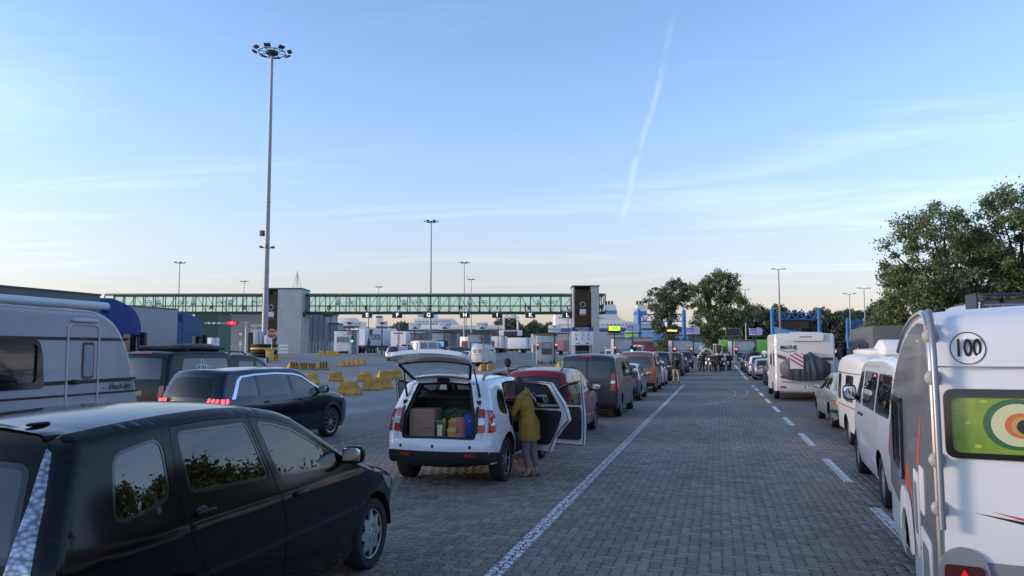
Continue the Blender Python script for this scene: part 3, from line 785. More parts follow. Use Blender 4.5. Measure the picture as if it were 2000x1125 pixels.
def spec_black_mpv():
    pr = [(-.78, .26), (-.87, .36), (-.90, .55), (-.885, .70, 't0'), (-.83, .98, 'w0'), (-.655, 1.42, 'w1'), (-.60, 1.545), (-.60, 1.58, 't1'), (-.42, 1.605), (.1, 1.638), (.75, 1.645), (1.2, 1.61), (1.55, 1.535, 'f1'), (2.20, 1.21), (2.66, 1.02, 'f0'), (2.80, .97, 'h0'), (3.10, .90), (3.40, .79, 'h1'), (3.55, .66), (3.60, .48), (3.57, .32), (3.47, .20)]
    fd = rp([(1.26, .25), (2.40, .25), (2.46, .6), (2.40, 1.03), (2.0, 1.24), (1.52, 1.465), (1.25, 1.535), (.97, 1.57), (1.12, 1.13), (1.22, .8)], .03, 2)
    rd = rp([(.47, .25), (1.26, .25), (1.22, .8), (1.12, 1.13), (.97, 1.57), (.5, 1.585), (.14, 1.575), (.10, 1.10), (.2, .80), (.36, .62)], .03, 2)
    return dict(prof=pr, zs=.20, W=.8975, plan=plan(.9, 2.83, .78, .93, .78), sect=[(.15, .90), (.30, .95), (.50, .985), (.70, 1.0), (.94, .996), (.99, .982), (1.10, .945), (1.35, .865), (1.70, .74)], wb=2.83, wr=.325, ra=.385, doors=[fd, rd],
        panes=[rp([(1.22, 1.125), (2.22, 1.075), (1.90, 1.235), (1.50, 1.42), (1.25, 1.485), (1.09, 1.51)], .03, 3), rp([(.22, 1.17), (1.05, 1.135), (.93, 1.515), (.22, 1.52)], .04, 3), rp([(-.40, 1.10), (.02, 1.16), (.04, 1.505), (-.33, 1.45)], .08, 4)],
        doorglass={2: PRIV, 1: glass('half dark glass', (.07, .085, .09), 1.9), 0: glass('half dark glass', (.07, .085, .09), 1.9)}, rearglass=PRIV, handles=[(1.44, .95), (.30, 1.03)], mirror=(2.22, 1.09), mirrorsize=(.20, .11, .155), paint=mat('black car paint', (.004, .0045, .006), .10, spec=.28), lod=0, wheel='cap', r=.075, bow=.12, mr=.13,
        handlemat=mat('black car paint', (.004, .0045, .006), .10, spec=.28),
        lamps=[('B', rp([(.56, .58), (.752, .58), (.735, .95), (.675, 1.25), (.60, 1.50), (.565, 1.52), (.60, 1.25), (.61, .95)], .015, 3), CRYS, 'tail_lamp', .010),
               ('B', rect(-.7, .24, .7, .40, .03), BLACK, 'rear_valance', .004, False), ('F', rp([(.38, .62), (.66, .68), (.64, .80), (.40, .74)], .03), HEADL, 'headlamp'), ('S', rp([(3.16, .70), (3.44, .64), (3.42, .75), (3.10, .83), (2.98, .86)], .02), HEADL, 'headlamp', .006),
               ('F', rect(-.34, .54, .34, .68, .03), TRIM, 'grille', .004, False)])
def spec_navy():
    pr = hatch(.96, 2.84, .88, 1.66, 1.10, .34, 2.46, 1.12, .92, wt=1.85); pr[5:8] = [(-.70, 1.49, 'w1'), (-.60, 1.615, 't1'), (-.2, 1.645)]
    d, p = std(pr, 2.84, .35, 1.09, 2.50, 1.36, .20, -.50, kick=.01)
    chr_ = mat('satin roof strip', (.62, .66, .72), .22, .9)
    top = [(y, z) for y, z in [(-.62, 1.08), (-.38, 1.44), (-.24, 1.535), (.2, 1.57), (.9, 1.582), (1.5, 1.552), (1.8, 1.492), (2.2, 1.285), (2.52, 1.12)]]
    inner = [(2.44, 1.12), (2.16, 1.26), (1.78, 1.46), (1.5, 1.518), (.9, 1.546), (.2, 1.535), (-.20, 1.50), (-.30, 1.42), (-.52, 1.08)]
    lm = [('S', top + inner, chr_, 'roof_strip', .006), ('B', rect(-.78, .99, .78, 1.10, .02), TRIM, 'lamp_band', .004, False), ('S', rp([(-.92, 1.0), (-.58, 1.03), (-.64, 1.09), (-.88, 1.10)], .02), TRIM, 'lamp_band', .004),
          ('B', rect(-.84, .26, .84, .52, .04), BLACK, 'rear_valance', .006, False), ('F', rp([(.40, .72), (.76, .76), (.74, .86), (.42, .82)], .02), HEADL, 'headlamp'), ('F', rect(-.36, .55, .36, .80, .03), TRIM, 'grille', .004, False)]
    for k in range(3):
        x = .50 + k * .085; lm.append(('B', rp([(x, .995), (x + .05, .995), (x + .072, 1.095), (x + .025, 1.095)], .01, 2), REDLIT, 'tail_lamp', .012))
    for k in range(2):
        y = -.88 + k * .10; lm.append(('S', rp([(y, 1.0), (y + .055, 1.01), (y + .08, 1.09), (y + .02, 1.095)], .01, 2), REDLIT, 'tail_lamp', .012))
    return dict(prof=pr, zs=.24, W=.92, plan=plan(.96, 2.84, .9, .90, .80), sect=SECT, wb=2.84, wr=.35, doors=d, panes=p, handles=[(1.58, .97), (.42, .98)], mirror=(2.36, 1.10), mirrormat=TRIM, mirrorsize=(.25, .14, .19), paint=paint('navy car paint', (.004, .009, .022), .14, coat=.3, var=0), lod=0, wheel='ten', archtrim=True, lamps=lm, seats=True, rr=.10, doorglass={2: PRIV}, rearglass=glass('dim rear glass', (.2, .22, .23), 1.6))
def spec_white_suv():
    pr = [(-.66, .34), (-.76, .40), (-.79, .52), (-.785, .64), (-.755, .70, 't0'), (-.735, .90), (-.70, 1.06, 'w0'), (-.52, 1.44, 'w1'), (-.46, 1.535, 't1'), (-.20, 1.585), (.6, 1.615), (1.2, 1.595), (1.58, 1.535, 'f1'), (2.28, 1.14), (2.42, 1.09, 'f0'), (2.52, 1.065, 'h0'), (3.05, 1.0), (3.30, .90, 'h1'), (3.42, .72), (3.45, .52), (3.40, .38), (3.30, .30)]
    fd = rp([(1.20, .36), (2.15, .36), (2.18, .7), (2.14, 1.05), (1.90, 1.25), (1.54, 1.46), (1.15, 1.535), (1.20, 1.06)], .03, 2)
    rd = rp([(.50, .36), (1.20, .36), (1.20, 1.06), (1.15, 1.535), (.6, 1.545), (.28, 1.53), (.10, 1.20), (.06, .92), (.22, .80), (.42, .60)], .03, 2)
    white = paint('white car paint', (.74, .75, .77), .25)
    lm = [('B', rp([(.625, .82), (.735, .82), (.715, 1.16), (.625, 1.16)], .025, 3), REDL, 'tail_lamp', .014), ('B', rp([(.575, .80), (.622, .80), (.618, 1.19), (.575, 1.19)], .01, 2), BLACK, 'lamp_surround', .008), ('S', rp([(-.755, .82), (-.60, .83), (-.58, 1.0), (-.60, 1.15), (-.68, 1.16), (-.745, 1.0)], .03, 3), REDL, 'tail_lamp', .014),
          ('B', rect(.632, .93, .725, 1.03, .02), CLEARL, 'reversing_lamp', .020), ('S', rect(-.72, .93, -.61, 1.03, .02), CLEARL, 'reversing_lamp', .020),
          ('B', rect(-.80, .345, .80, .545, .03), BLACK, 'bumper', .010, False), ('S', rp([(-.76, .36), (-.42, .36), (-.42, .50), (-.76, .54)], .02), BLACK, 'bumper', .010),
          ('B', rect(.44, .475, .60, .515, .008), REDL, 'reflector', .018), ('F', rp([(.40, .80), (.74, .80), (.72, .95), (.42, .93)], .03), HEADL, 'headlamp'), ('F', rect(-.38, .76, .38, .93, .02), TRIM, 'grille', .004, False)]
    for x in (-.60, -.06, .52): lm.append(('B', circ(x, .605, .022, 10), INK, 'parking_sensor', .004, False))
    return dict(prof=pr, zs=.34, W=.91, plan=plan(.79, 2.67, .78, .91, .80), sect=[(.2, .90), (.40, .955), (.55, .985), (.75, 1.0), (.92, .99), (1.06, .965), (1.2, .905), (1.40, .82), (1.70, .70)], wb=2.67, wr=.345, ra=.42, doors=[fd, rd],
        panes=[rp([(1.26, 1.10), (2.06, 1.09), (1.84, 1.24), (1.52, 1.415), (1.21, 1.48)], .03, 3), rp([(.24, 1.12), (1.14, 1.10), (1.10, 1.485), (.62, 1.49), (.38, 1.47)], .04, 3), rp([(-.30, 1.12), (-.02, 1.06), (.07, 1.22), (.16, 1.40), (-.06, 1.42), (-.22, 1.30)], .07, 4)],
        trims=[[(1.26, .46), (2.06, .46), (2.08, 1.03), (1.26, 1.05)], [(.52, .50), (1.14, .46), (1.14, 1.05), (.20, 1.07), (.30, .85)]], glass=PANE, rearglass=CLEARG,
        handles=[(1.34, .94), (.26, .98)], mirror=(2.02, 1.10), paint=white, lod=0, wheel='seven', wd=.215, bow=.09, lamps=lm, mr=.14, rt=.14, mt=.155,
        open={'tailgate': -R(100), (0, 1): R(72), (1, 1): R(54), (0, -1): R(64)}, seats=True)
def spec_red_mpv():
    pr = [(-.70, .26), (-.80, .34), (-.83, .52), (-.82, .70), (-.80, .78, 't0'), (-.755, 1.06, 'w0'), (-.60, 1.42, 'w1'), (-.50, 1.545, 't1'), (-.15, 1.60), (.6, 1.625), (1.25, 1.59), (1.62, 1.52, 'f1'), (2.35, 1.12), (2.50, 1.05, 'f0'), (2.62, 1.02, 'h0'), (3.1, .93), (3.38, .82, 'h1'), (3.5, .66), (3.54, .48), (3.50, .32), (3.4, .22)]
    d, p = std(pr, 2.68, .325, 1.02, 2.30, 1.24, .16, -.42)
    red = paint('dark red car paint', (.20, .008, .014), .25, coat=.35)
    lm = [('B', rp([(.56, .70), (.75, .70), (.73, 1.02), (.60, 1.02)], .04, 3), REDL, 'tail_lamp', .012), ('S', rp([(-.78, .70), (-.55, .74), (-.52, .92), (-.62, 1.02), (-.75, 1.02)], .04, 3), REDL, 'tail_lamp', .012),
          ('S', rp([(-.78, .50), (3.4, .44), (3.4, .465), (-.78, .525)], .005, 1), CHROME, 'side_moulding', .006, True, [circ(0, .335, .40), circ(2.68, .335, .40)]), ('B', rect(-.80, .26, .80, .42, .04), BLACK, 'rear_valance', .005, False), ('F', rp([(.38, .66), (.72, .70), (.70, .80), (.40, .78)], .03), HEADL, 'headlamp'), ('F', rect(-.34, .62, .34, .74, .02), TRIM, 'grille', .004, False)]
    lm += [('B', circ(.655, .80, .062, 20), CLEARL, 'lamp_ring', .018, True, [circ(.655, .80, .042, 20)]), ('S', circ(-.66, .80, .058, 20), CLEARL, 'lamp_ring', .018, True, [circ(-.66, .80, .038, 20)])]
    return dict(prof=pr, zs=.24, W=.897, plan=plan(.83, 2.68, .86, .92, .80), sect=SECT, wb=2.68, wr=.325, doors=d, panes=p, handles=[(1.42, .95), (.36, .97)], mirror=(2.12, 1.06), paint=red, lod=1, wheel='seven', bow=.10, lamps=lm, rails=(-.35, 1.5), mr=.07, rr=.10, rearglass=PRIV, doorglass={1: PRIV, 2: PRIV},
        open={(0, -1): R(62)}, trims=[[(1.32, .40), (2.20, .40), (2.22, .98), (1.32, 1.0)], []], plate=(.90, '22·H'), platetilt=-9)
def van(ro, wb, fo, H, belt, nose=.98, cowl=1.18, wt=None):
    L = wb + fo; wt = wb - .42 if wt is None else wt
    return [(-ro + .08, .30), (-ro + .01, .40), (-ro, .60), (-ro, .64, 't0'), (-ro + .02, belt, 'w0'), (-ro + .10, H - .25, 'w1'), (-ro + .15, H - .09, 't1'), (-ro + .35, H - .015), (wb * .5, H), (wt - .5, H - .02), (wt, H - .09, 'f1'), (wb + .22, cowl + .05), (wb + .32, cowl, 'f0'), (wb + .40, cowl - .03, 'h0'), (L - .22, nose + .06), (L - .08, nose - .04, 'h1'), (L, .75), (L, .5), (L - .05, .34), (L - .14, .26)]
VSECT = [(.2, .93), (.40, .97), (.62, .995), (.85, 1.0), (1.05, .985), (1.25, .965), (1.6, .91), (2.05, .84)]
def vplan(ro, wb, fo): return [(-ro, .97), (-ro * .5, .985), (.3, 1), (wb * .7, 1), (wb, .985), (wb + fo * .5, .93), (wb + fo, .80)]
def spec_van(pm, H=1.95, ro=.98, wb=3.0, fo=.90, W=.95, belt=1.14, lod=1, lamps=(), panes=3, **k):
    pr = van(ro, wb, fo, H, belt); L = wb + fo
    yA, yB, yC = wb + .12, wb - .92, .50
    top = H - .16
    fd = rp([(yB, .34), (wb - .42, .34), (wb - .36, .80), (yA, .86), (yA + .02, belt + .02), (wt_ := wb - .40, top - .04), (yB, top + .03)], .04, 3)
    sd_ = rp([(yC, .34), (yB, .34), (yB, top + .04), (yC, top + .04)], .03, 2)
    ps = [rp([(yB + .09, belt + .06), (yA - .12, belt + .06), (wt_ - .06, top - .10), (yB + .09, top - .06)], .05, 3)]
    if panes > 1: ps.append(rp([(yC + .07, belt + .06), (yB - .07, belt + .06), (yB - .07, top - .06), (yC + .07, top - .06)], .06, 3))
    if panes > 2: ps.append(rp([(-ro + .26, belt + .06), (yC - .08, belt + .06), (yC - .08, top - .06), (-ro + .32, top - .06)], .07, 3))
    lm = list(lamps) + [('B', rect(-W * .92, .33, W * .92, .47, .04), BLACK, 'bumper', .008, False), ('F', rp([(.48, .72), (.80, .76), (.78, .94), (.52, .90)], .03), HEADL, 'headlamp'), ('F', rect(-.42, .74, .42, .88, .02), TRIM, 'grille', .004, False)]
    sp = dict(prof=pr, zs=.30, W=W, plan=vplan(ro, wb, fo), sect=VSECT, wb=wb, wr=.335, ra=.40, doors=[fd, sd_], panes=ps, handles=[(yB + .14, belt - .10), (yB - .18, belt - .10)], handlemat=BLACK, mirror=(wb - .12, belt + .10), mirrorsize=(.20, .14, .26), mirrormat=BLACK, paint=pm, lod=lod, wheel='van', lamps=lm, bow=.06, crown=.045, r=.085, mt=.03, mr=.09, rr=.10, seaty=wb - .60, seatz=.62, noback=True)
    sp.update(k); return sp

# ------------------------------------------------------------------ ground: yard sheet, pavers, markings
def ground_material():
    m = bpy.data.materials.new('paved yard'); m.use_nodes = True; nt = m.node_tree; N, Lk = nt.nodes, nt.links; b = N['Principled BSDF']
    geo = N.new('ShaderNodeNewGeometry')
    br = N.new('ShaderNodeTexBrick'); br.offset = .5; br.inputs['Scale'].default_value = 1; br.inputs['Brick Width'].default_value = .225; br.inputs['Row Height'].default_value = .1125; br.inputs['Mortar Size'].default_value = .009; br.inputs['Mortar Smooth'].default_value = .3
    br.inputs['Color1'].default_value = (.245, .205, .170, 1); br.inputs['Color2'].default_value = (.20, .167, .138, 1); br.inputs['Mortar'].default_value = (.055, .047, .04, 1)
    rot = N.new('ShaderNodeMapping'); rot.inputs['Rotation'].default_value = (0, 0, PI / 2); Lk.new(geo.outputs['Position'], rot.inputs[0]); Lk.new(rot.outputs[0], br.inputs['Vector'])
    mpn = N.new('ShaderNodeMapping'); mpn.inputs['Scale'].default_value = (.55, .10, 1); Lk.new(geo.outputs['Position'], mpn.inputs[0])
    n = N.new('ShaderNodeTexNoise'); n.inputs['Scale'].default_value = 1.0; n.inputs['Detail'].default_value = 8; n.inputs['Roughness'].default_value = .65; Lk.new(mpn.outputs[0], n.inputs['Vector'])
    mr = N.new('ShaderNodeMapRange'); mr.inputs[1].default_value = .3; mr.inputs[2].default_value = .7; mr.inputs[3].default_value = .72; mr.inputs[4].default_value = 1.25; Lk.new(n.outputs['Fac'], mr.inputs[0])
    x = N.new('ShaderNodeMix'); x.data_type = 'RGBA'; x.blend_type = 'MULTIPLY'; x.inputs[0].default_value = 1; Lk.new(br.outputs[0], x.inputs[6]); Lk.new(mr.outputs[0], x.inputs[7])
    # smoother asphalt beyond the paved lanes
    sp_ = N.new('ShaderNodeSeparateXYZ'); Lk.new(geo.outputs['Position'], sp_.inputs[0])
    n2 = N.new('ShaderNodeTexNoise'); n2.inputs['Scale'].default_value = .35; n2.inputs['Detail'].default_value = 7; Lk.new(geo.outputs['Position'], n2.inputs['Vector'])
    rp_ = N.new('ShaderNodeValToRGB'); rp_.color_ramp.elements[0].color = (.195, .18, .162, 1); rp_.color_ramp.elements[1].color = (.285, .268, .245, 1); rp_.color_ramp.elements[0].position = .35; rp_.color_ramp.elements[1].position = .7; Lk.new(n2.outputs['Fac'], rp_.inputs[0])
    lt = N.new('ShaderNodeMath'); lt.operation = 'LESS_THAN'; lt.inputs[1].default_value = -11.4; Lk.new(sp_.outputs[0], lt.inputs[0])
    x2 = N.new('ShaderNodeMix'); x2.data_type = 'RGBA'; Lk.new(lt.outputs[0], x2.inputs[0]); Lk.new(x.outputs[2], x2.inputs[6]); Lk.new(rp_.outputs[0], x2.inputs[7])
    Lk.new(x2.outputs[2], b.inputs['Base Color']); b.inputs['Roughness'].default_value = .72
    bp = N.new('ShaderNodeBump'); bp.inputs['Strength'].default_value = .5; bp.inputs['Distance'].default_value = .006; bp.invert = True; Lk.new(br.outputs['Fac'], bp.inputs['Height']); Lk.new(bp.outputs[0], b.inputs['Normal'])
    return m
PX0, PX1, PY0, PY1 = -8.1, 3.6, 4.5, 27.0        # extent of the pavers built one by one
A_ = .1125
def build_ground():
    b = MB()
    xs = [-3000, -900, -300, -140, -90, -70, -60] + list(np.arange(-52, -17.9, 2)) + [-14, -11, PX0, -6, -4, -2, 0, 2, PX1, 6, 12, 30, 80, 300, 900, 3000]
    ys = [-500, -60, 0, PY0, 12, 20, PY1, 34] + list(np.arange(40, 111, 7)) + [140, 200, 400, 1000, 3000]
    idx = {}; V = []; F = []
    for j, y in enumerate(ys):
        for i, x in enumerate(xs):
            idx[i, j] = len(V); V.append((x, y, gz(x, y)))
    for j in range(len(ys) - 1):
        for i in range(len(xs) - 1):
            if PX0 - .01 <= xs[i] < PX1 - .01 and PY0 - .01 <= ys[j] < PY1 - .01: continue
            F.append((idx[i, j], idx[i + 1, j], idx[i + 1, j + 1], idx[i, j + 1]))
    b.add(V, F)
    # bedding under the built pavers
    b.add([(PX0, PY0, -.022), (PX1, PY0, -.022), (PX1, PY1, -.022), (PX0, PY1, -.022)], [(0, 1, 2, 3)], 1)
    bed = mat('joint sand', (.03, .026, .022), .95, var=.3, vs=9)
    o = b.build('ground', [ground_material(), bed], smooth=40)
    return tag(o, kind='structure')
GROUND = build_ground()

def paver_material(per_object):
    m = bpy.data.materials.new('paver ' + ('single' if per_object else 'field')); m.use_nodes = True; nt = m.node_tree; N, Lk = nt.nodes, nt.links; b = N['Principled BSDF']
    if per_object: v = N.new('ShaderNodeObjectInfo').outputs['Random']
    else: at_ = N.new('ShaderNodeAttribute'); at_.attribute_name = 'tone'; v = at_.outputs['Fac']
    rp_ = N.new('ShaderNodeValToRGB'); e = rp_.color_ramp.elements; e[0].color = (.170, .140, .115, 1); e[1].color = (.275, .233, .195, 1); rp_.color_ramp.elements.new(.5).color = (.222, .186, .154, 1); Lk.new(v, rp_.inputs[0])
    geo = N.new('ShaderNodeNewGeometry')
    n = N.new('ShaderNodeTexNoise'); n.inputs['Scale'].default_value = 90; n.inputs['Detail'].default_value = 6; n.inputs['Roughness'].default_value = .7; Lk.new(geo.outputs['Position'], n.inputs['Vector'])
    mpn = N.new('ShaderNodeMapping'); mpn.inputs['Scale'].default_value = (.9, .16, 1); Lk.new(geo.outputs['Position'], mpn.inputs[0])
    n2 = N.new('ShaderNodeTexNoise'); n2.inputs['Scale'].default_value = 1.0; n2.inputs['Detail'].default_value = 8; n2.inputs['Roughness'].default_value = .65; Lk.new(mpn.outputs[0], n2.inputs['Vector'])
    def mul(c, f, lo, hi):
        mr = N.new('ShaderNodeMapRange'); mr.inputs[1].default_value = .3; mr.inputs[2].default_value = .7; mr.inputs[3].default_value = lo; mr.inputs[4].default_value = hi; Lk.new(f, mr.inputs[0])
        x = N.new('ShaderNodeMix'); x.data_type = 'RGBA'; x.blend_type = 'MULTIPLY'; x.inputs[0].default_value = 1; Lk.new(c, x.inputs[6]); Lk.new(mr.outputs[0], x.inputs[7]); return x.outputs[2]
    c = mul(mul(rp_.outputs[0], n.outputs['Fac'], .82, 1.18), n2.outputs['Fac'], .70, 1.22)
    n4 = N.new('ShaderNodeTexNoise'); n4.inputs['Scale'].default_value = 1.7; n4.inputs['Detail'].default_value = 4; n4.inputs['Roughness'].default_value = .6; Lk.new(geo.outputs['Position'], n4.inputs['Vector'])
    mr4 = N.new('ShaderNodeMapRange'); mr4.inputs[1].default_value = .62; mr4.inputs[2].default_value = .74; mr4.inputs[3].default_value = 1; mr4.inputs[4].default_value = .55; Lk.new(n4.outputs['Fac'], mr4.inputs[0])   # oil drips
    x4 = N.new('ShaderNodeMix'); x4.data_type = 'RGBA'; x4.blend_type = 'MULTIPLY'; x4.inputs[0].default_value = 1; Lk.new(c, x4.inputs[6]); Lk.new(mr4.outputs[0], x4.inputs[7]); c = x4.outputs[2]
    Lk.new(c, b.inputs['Base Color']); b.inputs['Roughness'].default_value = .68
    bp = N.new('ShaderNodeBump'); bp.inputs['Strength'].default_value = .35; bp.inputs['Distance'].default_value = .004; Lk.new(n.outputs['Fac'], bp.inputs['Height']); Lk.new(bp.outputs[0], b.inputs['Normal'])
    return m
def wav(t): return .0105 * math.sin(2 * PI * t / A_)
def paver_outline(w, h, inset):
    """interlocking outline of a w x h paver whose corner sits on the grid origin; edges wave so that neighbours key together"""
    P = []
    for (x0, y0, x1, y1, n) in ((0, 0, w, 0, 4 if w > h else 2), (w, 0, w, h, 4 if h > w else 2), (w, h, 0, h, 4 if w > h else 2), (0, h, 0, 0, 4 if h > w else 2)):
        L = max(w, h) if n == 4 else min(w, h); ks = [0, .25 * A_ / L, .75 * A_ / L] + ([(A_ + .25 * A_) / L, (A_ + .75 * A_) / L] if n == 4 else [])
        for k in ks: P.append((x0 + (x1 - x0) * k, y0 + (y1 - y0) * k))
    P = [(x + wav(y), y + wav(x)) for x, y in P]
    return grow(P, -inset)
def paver_parts(w, h):
    o1, o2, o0 = paver_outline(w, h, .0042), paver_outline(w, h, .0095), paver_outline(w, h, .0042)
    n = len(o1); V = [(x, y, -.024) for x, y in o0] + [(x, y, -.0045) for x, y in o1] + [(x, y, 0) for x, y in o2]
    F = [tuple(range(2 * n, 3 * n))] + [(n + i, n + (i + 1) % n, 2 * n + (i + 1) % n, 2 * n + i) for i in range(n)] + [(i, (i + 1) % n, n + (i + 1) % n, n + i) for i in range(n)]
    return np.array(V), F, o2
def clipx(poly, lo, hi):
    for k, s in ((lo, 1), (hi, -1)):
        out = []
        for i in range(len(poly)):
            a, b = poly[i - 1], poly[i]; da, db = (a[0] - k) * s, (b[0] - k) * s
            if (da >= 0) != (db >= 0): t = da / (da - db); out.append((a[0] + (b[0] - a[0]) * t, a[1] + (b[1] - a[1]) * t))
            if db >= 0: out.append(b)
        poly = out
        if len(poly) < 3: return []
    return poly
def clipy(poly, lo, hi): return [(b, a) for a, b in clipx([(b, a) for a, b in poly], lo, hi)]
def paint_material(name, wear):
    m = bpy.data.materials.new(name); m.use_nodes = True; nt = m.node_tree; N, Lk = nt.nodes, nt.links; b = N['Principled BSDF']
    b.inputs['Base Color'].default_value = (.78, .78, .77, 1); b.inputs['Roughness'].default_value = .6
    geo = N.new('ShaderNodeNewGeometry'); n = N.new('ShaderNodeTexNoise'); n.inputs['Scale'].default_value = 16; n.inputs['Detail'].default_value = 7; n.inputs['Roughness'].default_value = .72; Lk.new(geo.outputs['Position'], n.inputs['Vector'])
    r = N.new('ShaderNodeValToRGB'); r.color_ramp.elements[0].position = wear - .02; r.color_ramp.elements[1].position = wear + .03; Lk.new(n.outputs['Fac'], r.inputs[0]); Lk.new(r.outputs[0], b.inputs['Alpha'])
    return m
LINEP, LINEF = paint_material('worn white road paint', .475), paint_material('faded white road paint', .58)
LINEG = paint_material('ghost of road paint', .64)
HIDE = [(-4.05, 5.4, .85, 2.4), (-4.28, 13.2, .85, 2.0)]     # footprints nobody can see under
def build_pavers():
    H = paver_parts(2 * A_, A_); Vv = paver_parts(A_, 2 * A_)
    meH = bpy.data.meshes.new('paver'); meH.from_pydata(H[0].tolist(), [], H[1]); meV = bpy.data.meshes.new('paver'); meV.from_pydata(Vv[0].tolist(), [], Vv[1])
    ms, mf = paver_material(True), paver_material(False); meH.materials.append(ms); meV.materials.append(ms)
    cand = []
    i0, i1, j0, j1 = int(PX0 / A_), int(PX1 / A_), int(PY0 / A_), int(PY1 / A_)
    for j in range(j0, j1):
        for i in range(i0, i1):
            k = (i - j) % 4
            if k not in (0, 3): continue
            x, y = i * A_, j * A_; cx, cy = x + (A_ if k == 0 else A_ / 2), y + (A_ / 2 if k == 0 else A_)
            d, u, v = infront((cx, cy, 0))
            if d < 1 or abs(u / d) > 1.0 or abs(v / d) > .75: continue
            cand.append((d, x, y, cx, cy, k == 0))
    def seen(c):
        d, u, v = infront((c[3], c[4], 0)); px, py_ = 1000 + FPX * u / d, 562.5 - FPX * v / d
        return py_ < 1122 and 770 < px < 1745 and not any(abs(c[3] - a) < w and abs(c[4] - b_) < l for a, b_, w, l in HIDE) and c[3] > -2.9
    cand.sort(); near = [c for c in cand if seen(c)][:300]; ids = {(c[1], c[2]) for c in near}
    def jit(x, y): q = math.sin(x * 127.1 + y * 311.7) * 43758.5; return q - math.floor(q)
    for c in near:
        o = bpy.data.objects.new('paver', meH if c[5] else meV); COL.objects.link(o); o.parent = GROUND
        o.location = (c[1], c[2], (jit(c[1], c[2]) - .5) * .003); o.rotation_euler = ((jit(c[2], c[1]) - .5) * .010, (jit(c[1] + 3, c[2]) - .5) * .010, 0)
    V, Ft, Ln, tone = [], [], [], []; off = 0
    lines = MB(); ghost = MB(); dash = MB(); faded = MB()
    for c in cand:
        tmpl = H if c[5] else Vv; q = jit(c[1], c[2])
        if (c[1], c[2]) not in ids:
            v = tmpl[0].copy(); v[:, 0] += c[1]; v[:, 1] += c[2]; v[:, 2] += (q - .5) * .003 + np.where(v[:, 2] > -.01, (v[:, 1] - c[4]) * (jit(c[2], c[1]) - .5) * .012, 0)
            V.append(v)
            for f in tmpl[1]: Ln.append(len(f)); Ft.extend(i + off for i in f); tone.append(jit(c[1] * 2, c[2] + 5))
            off += len(v)
        z = .0022
        for (xl, w, mb, y0, y1) in ((-2.03, .075, lines, 0, 99), (-6.47, .07, faded, 0, 99), (-2.86, .06, ghost, 0, 26), (1.94, .07, dash, 0, 99)):
            if abs(c[3] - xl) > .35: continue
            poly = clipx([(x + c[1], y + c[2]) for x, y in tmpl[2]], xl - w, xl + w)
            if mb is dash:
                for k in range(-2, 4): 
                    pp = clipy(poly, 13.16 + 4.74 * k, 13.16 + 4.74 * k + 2.7) if poly else []
                    if len(pp) > 2: mb.add([(x, y, z) for x, y in pp], [tuple(range(len(pp)))])
            elif len(poly) > 2: mb.add([(x, y, z) for x, y in poly], [tuple(range(len(poly)))])
    V = np.concatenate(V); me = bpy.data.meshes.new('paver_field'); me.vertices.add(len(V)); me.vertices.foreach_set('co', V.ravel().astype(np.float32))
    me.loops.add(len(Ft)); me.loops.foreach_set('vertex_index', Ft); me.polygons.add(len(Ln)); me.polygons.foreach_set('loop_start', np.concatenate([[0], np.cumsum(Ln)[:-1]]).astype(np.int32)); me.update(calc_edges=True)
    a = me.attributes.new('tone', 'FLOAT', 'FACE'); a.data.foreach_set('value', tone); me.materials.append(mf); me.validate()
    o = link('paver_field', me, GROUND); o['kind'] = 'stuff'
    # the same markings further off, where the joints are too fine to see
    Yf = PY1
    lines.box((-2.03, (Yf + 110) / 2, .0), (.15, 110 - Yf, .008)); 
    faded.box((-6.47, (Yf + 60) / 2, .0), (.12, 60 - Yf, .008))
    def strip3(mb, pts, w):
        for (x0, y0), (x1, y1) in zip(pts[:-1], pts[1:]):
            n = Vector((y0 - y1, x1 - x0)).normalized() * w / 2
            mb.add([(x0 + n.x, y0 + n.y, gz(x0, y0) + .004), (x0 - n.x, y0 - n.y, gz(x0, y0) + .004), (x1 - n.x, y1 - n.y, gz(x1, y1) + .004), (x1 + n.x, y1 + n.y, gz(x1, y1) + .004)], [(0, 1, 2, 3)])
    k = 3
    while 13.16 + 4.74 * k < 56:
        y = 13.16 + 4.74 * k; y0 = max(y, PY1 + .01); dash.box((1.94, (y0 + y + 2.7) / 2, 0), (.14, y + 2.7 - y0, .008)); k += 1
    strip3(dash, [(1.94, y) for y in range(56, 100, 6)], .14)
    tag(lines.build('lane_line', LINEP, smooth=0, fix=False), kind='structure'); tag(faded.build('lane_line', LINEF, smooth=0, fix=False), kind='structure')
    tag(ghost.build('lane_line', LINEG, smooth=0, fix=False), kind='structure'); tag(dash.build('lane_dashes', paint_material('white dash paint', .36), smooth=0, fix=False), kind='structure')
    yard = MB()
    for x in (-11.1, -11.45): strip3(yard, [(x, y) for y in range(8, 60, 4)], .11)
    for x in (-15.9, -20.4, -25): strip3(yard, [(x, y) for y in range(8, 100, 4)], .12)
    for (a0, b0, a1, b1) in ((-27, 45, -12, 52), (-32, 60, -10, 66), (-14, 30, -9, 42)): strip3(yard, [(a0 + (a1 - a0) * t / 8, b0 + (b1 - b0) * t / 8) for t in range(9)], .12)
    tag(yard.build('yard_lines', LINEF, smooth=0, fix=False), kind='structure')
    arcs = MB()
    for (cx, cy, r_, w) in ((-8.2, 41.0, 9.6, .10), (-8.5, 39.5, 9.3, .08)): strip3(arcs, [(cx + r_ * math.cos(t), cy + r_ * 1.9 * math.sin(t)) for t in np.linspace(-.75, 1.0, 24)], w)
    tag(arcs.build('swept_lines', paint_material('thin road paint', .53), smooth=0, fix=False), kind='structure')
build_pavers()

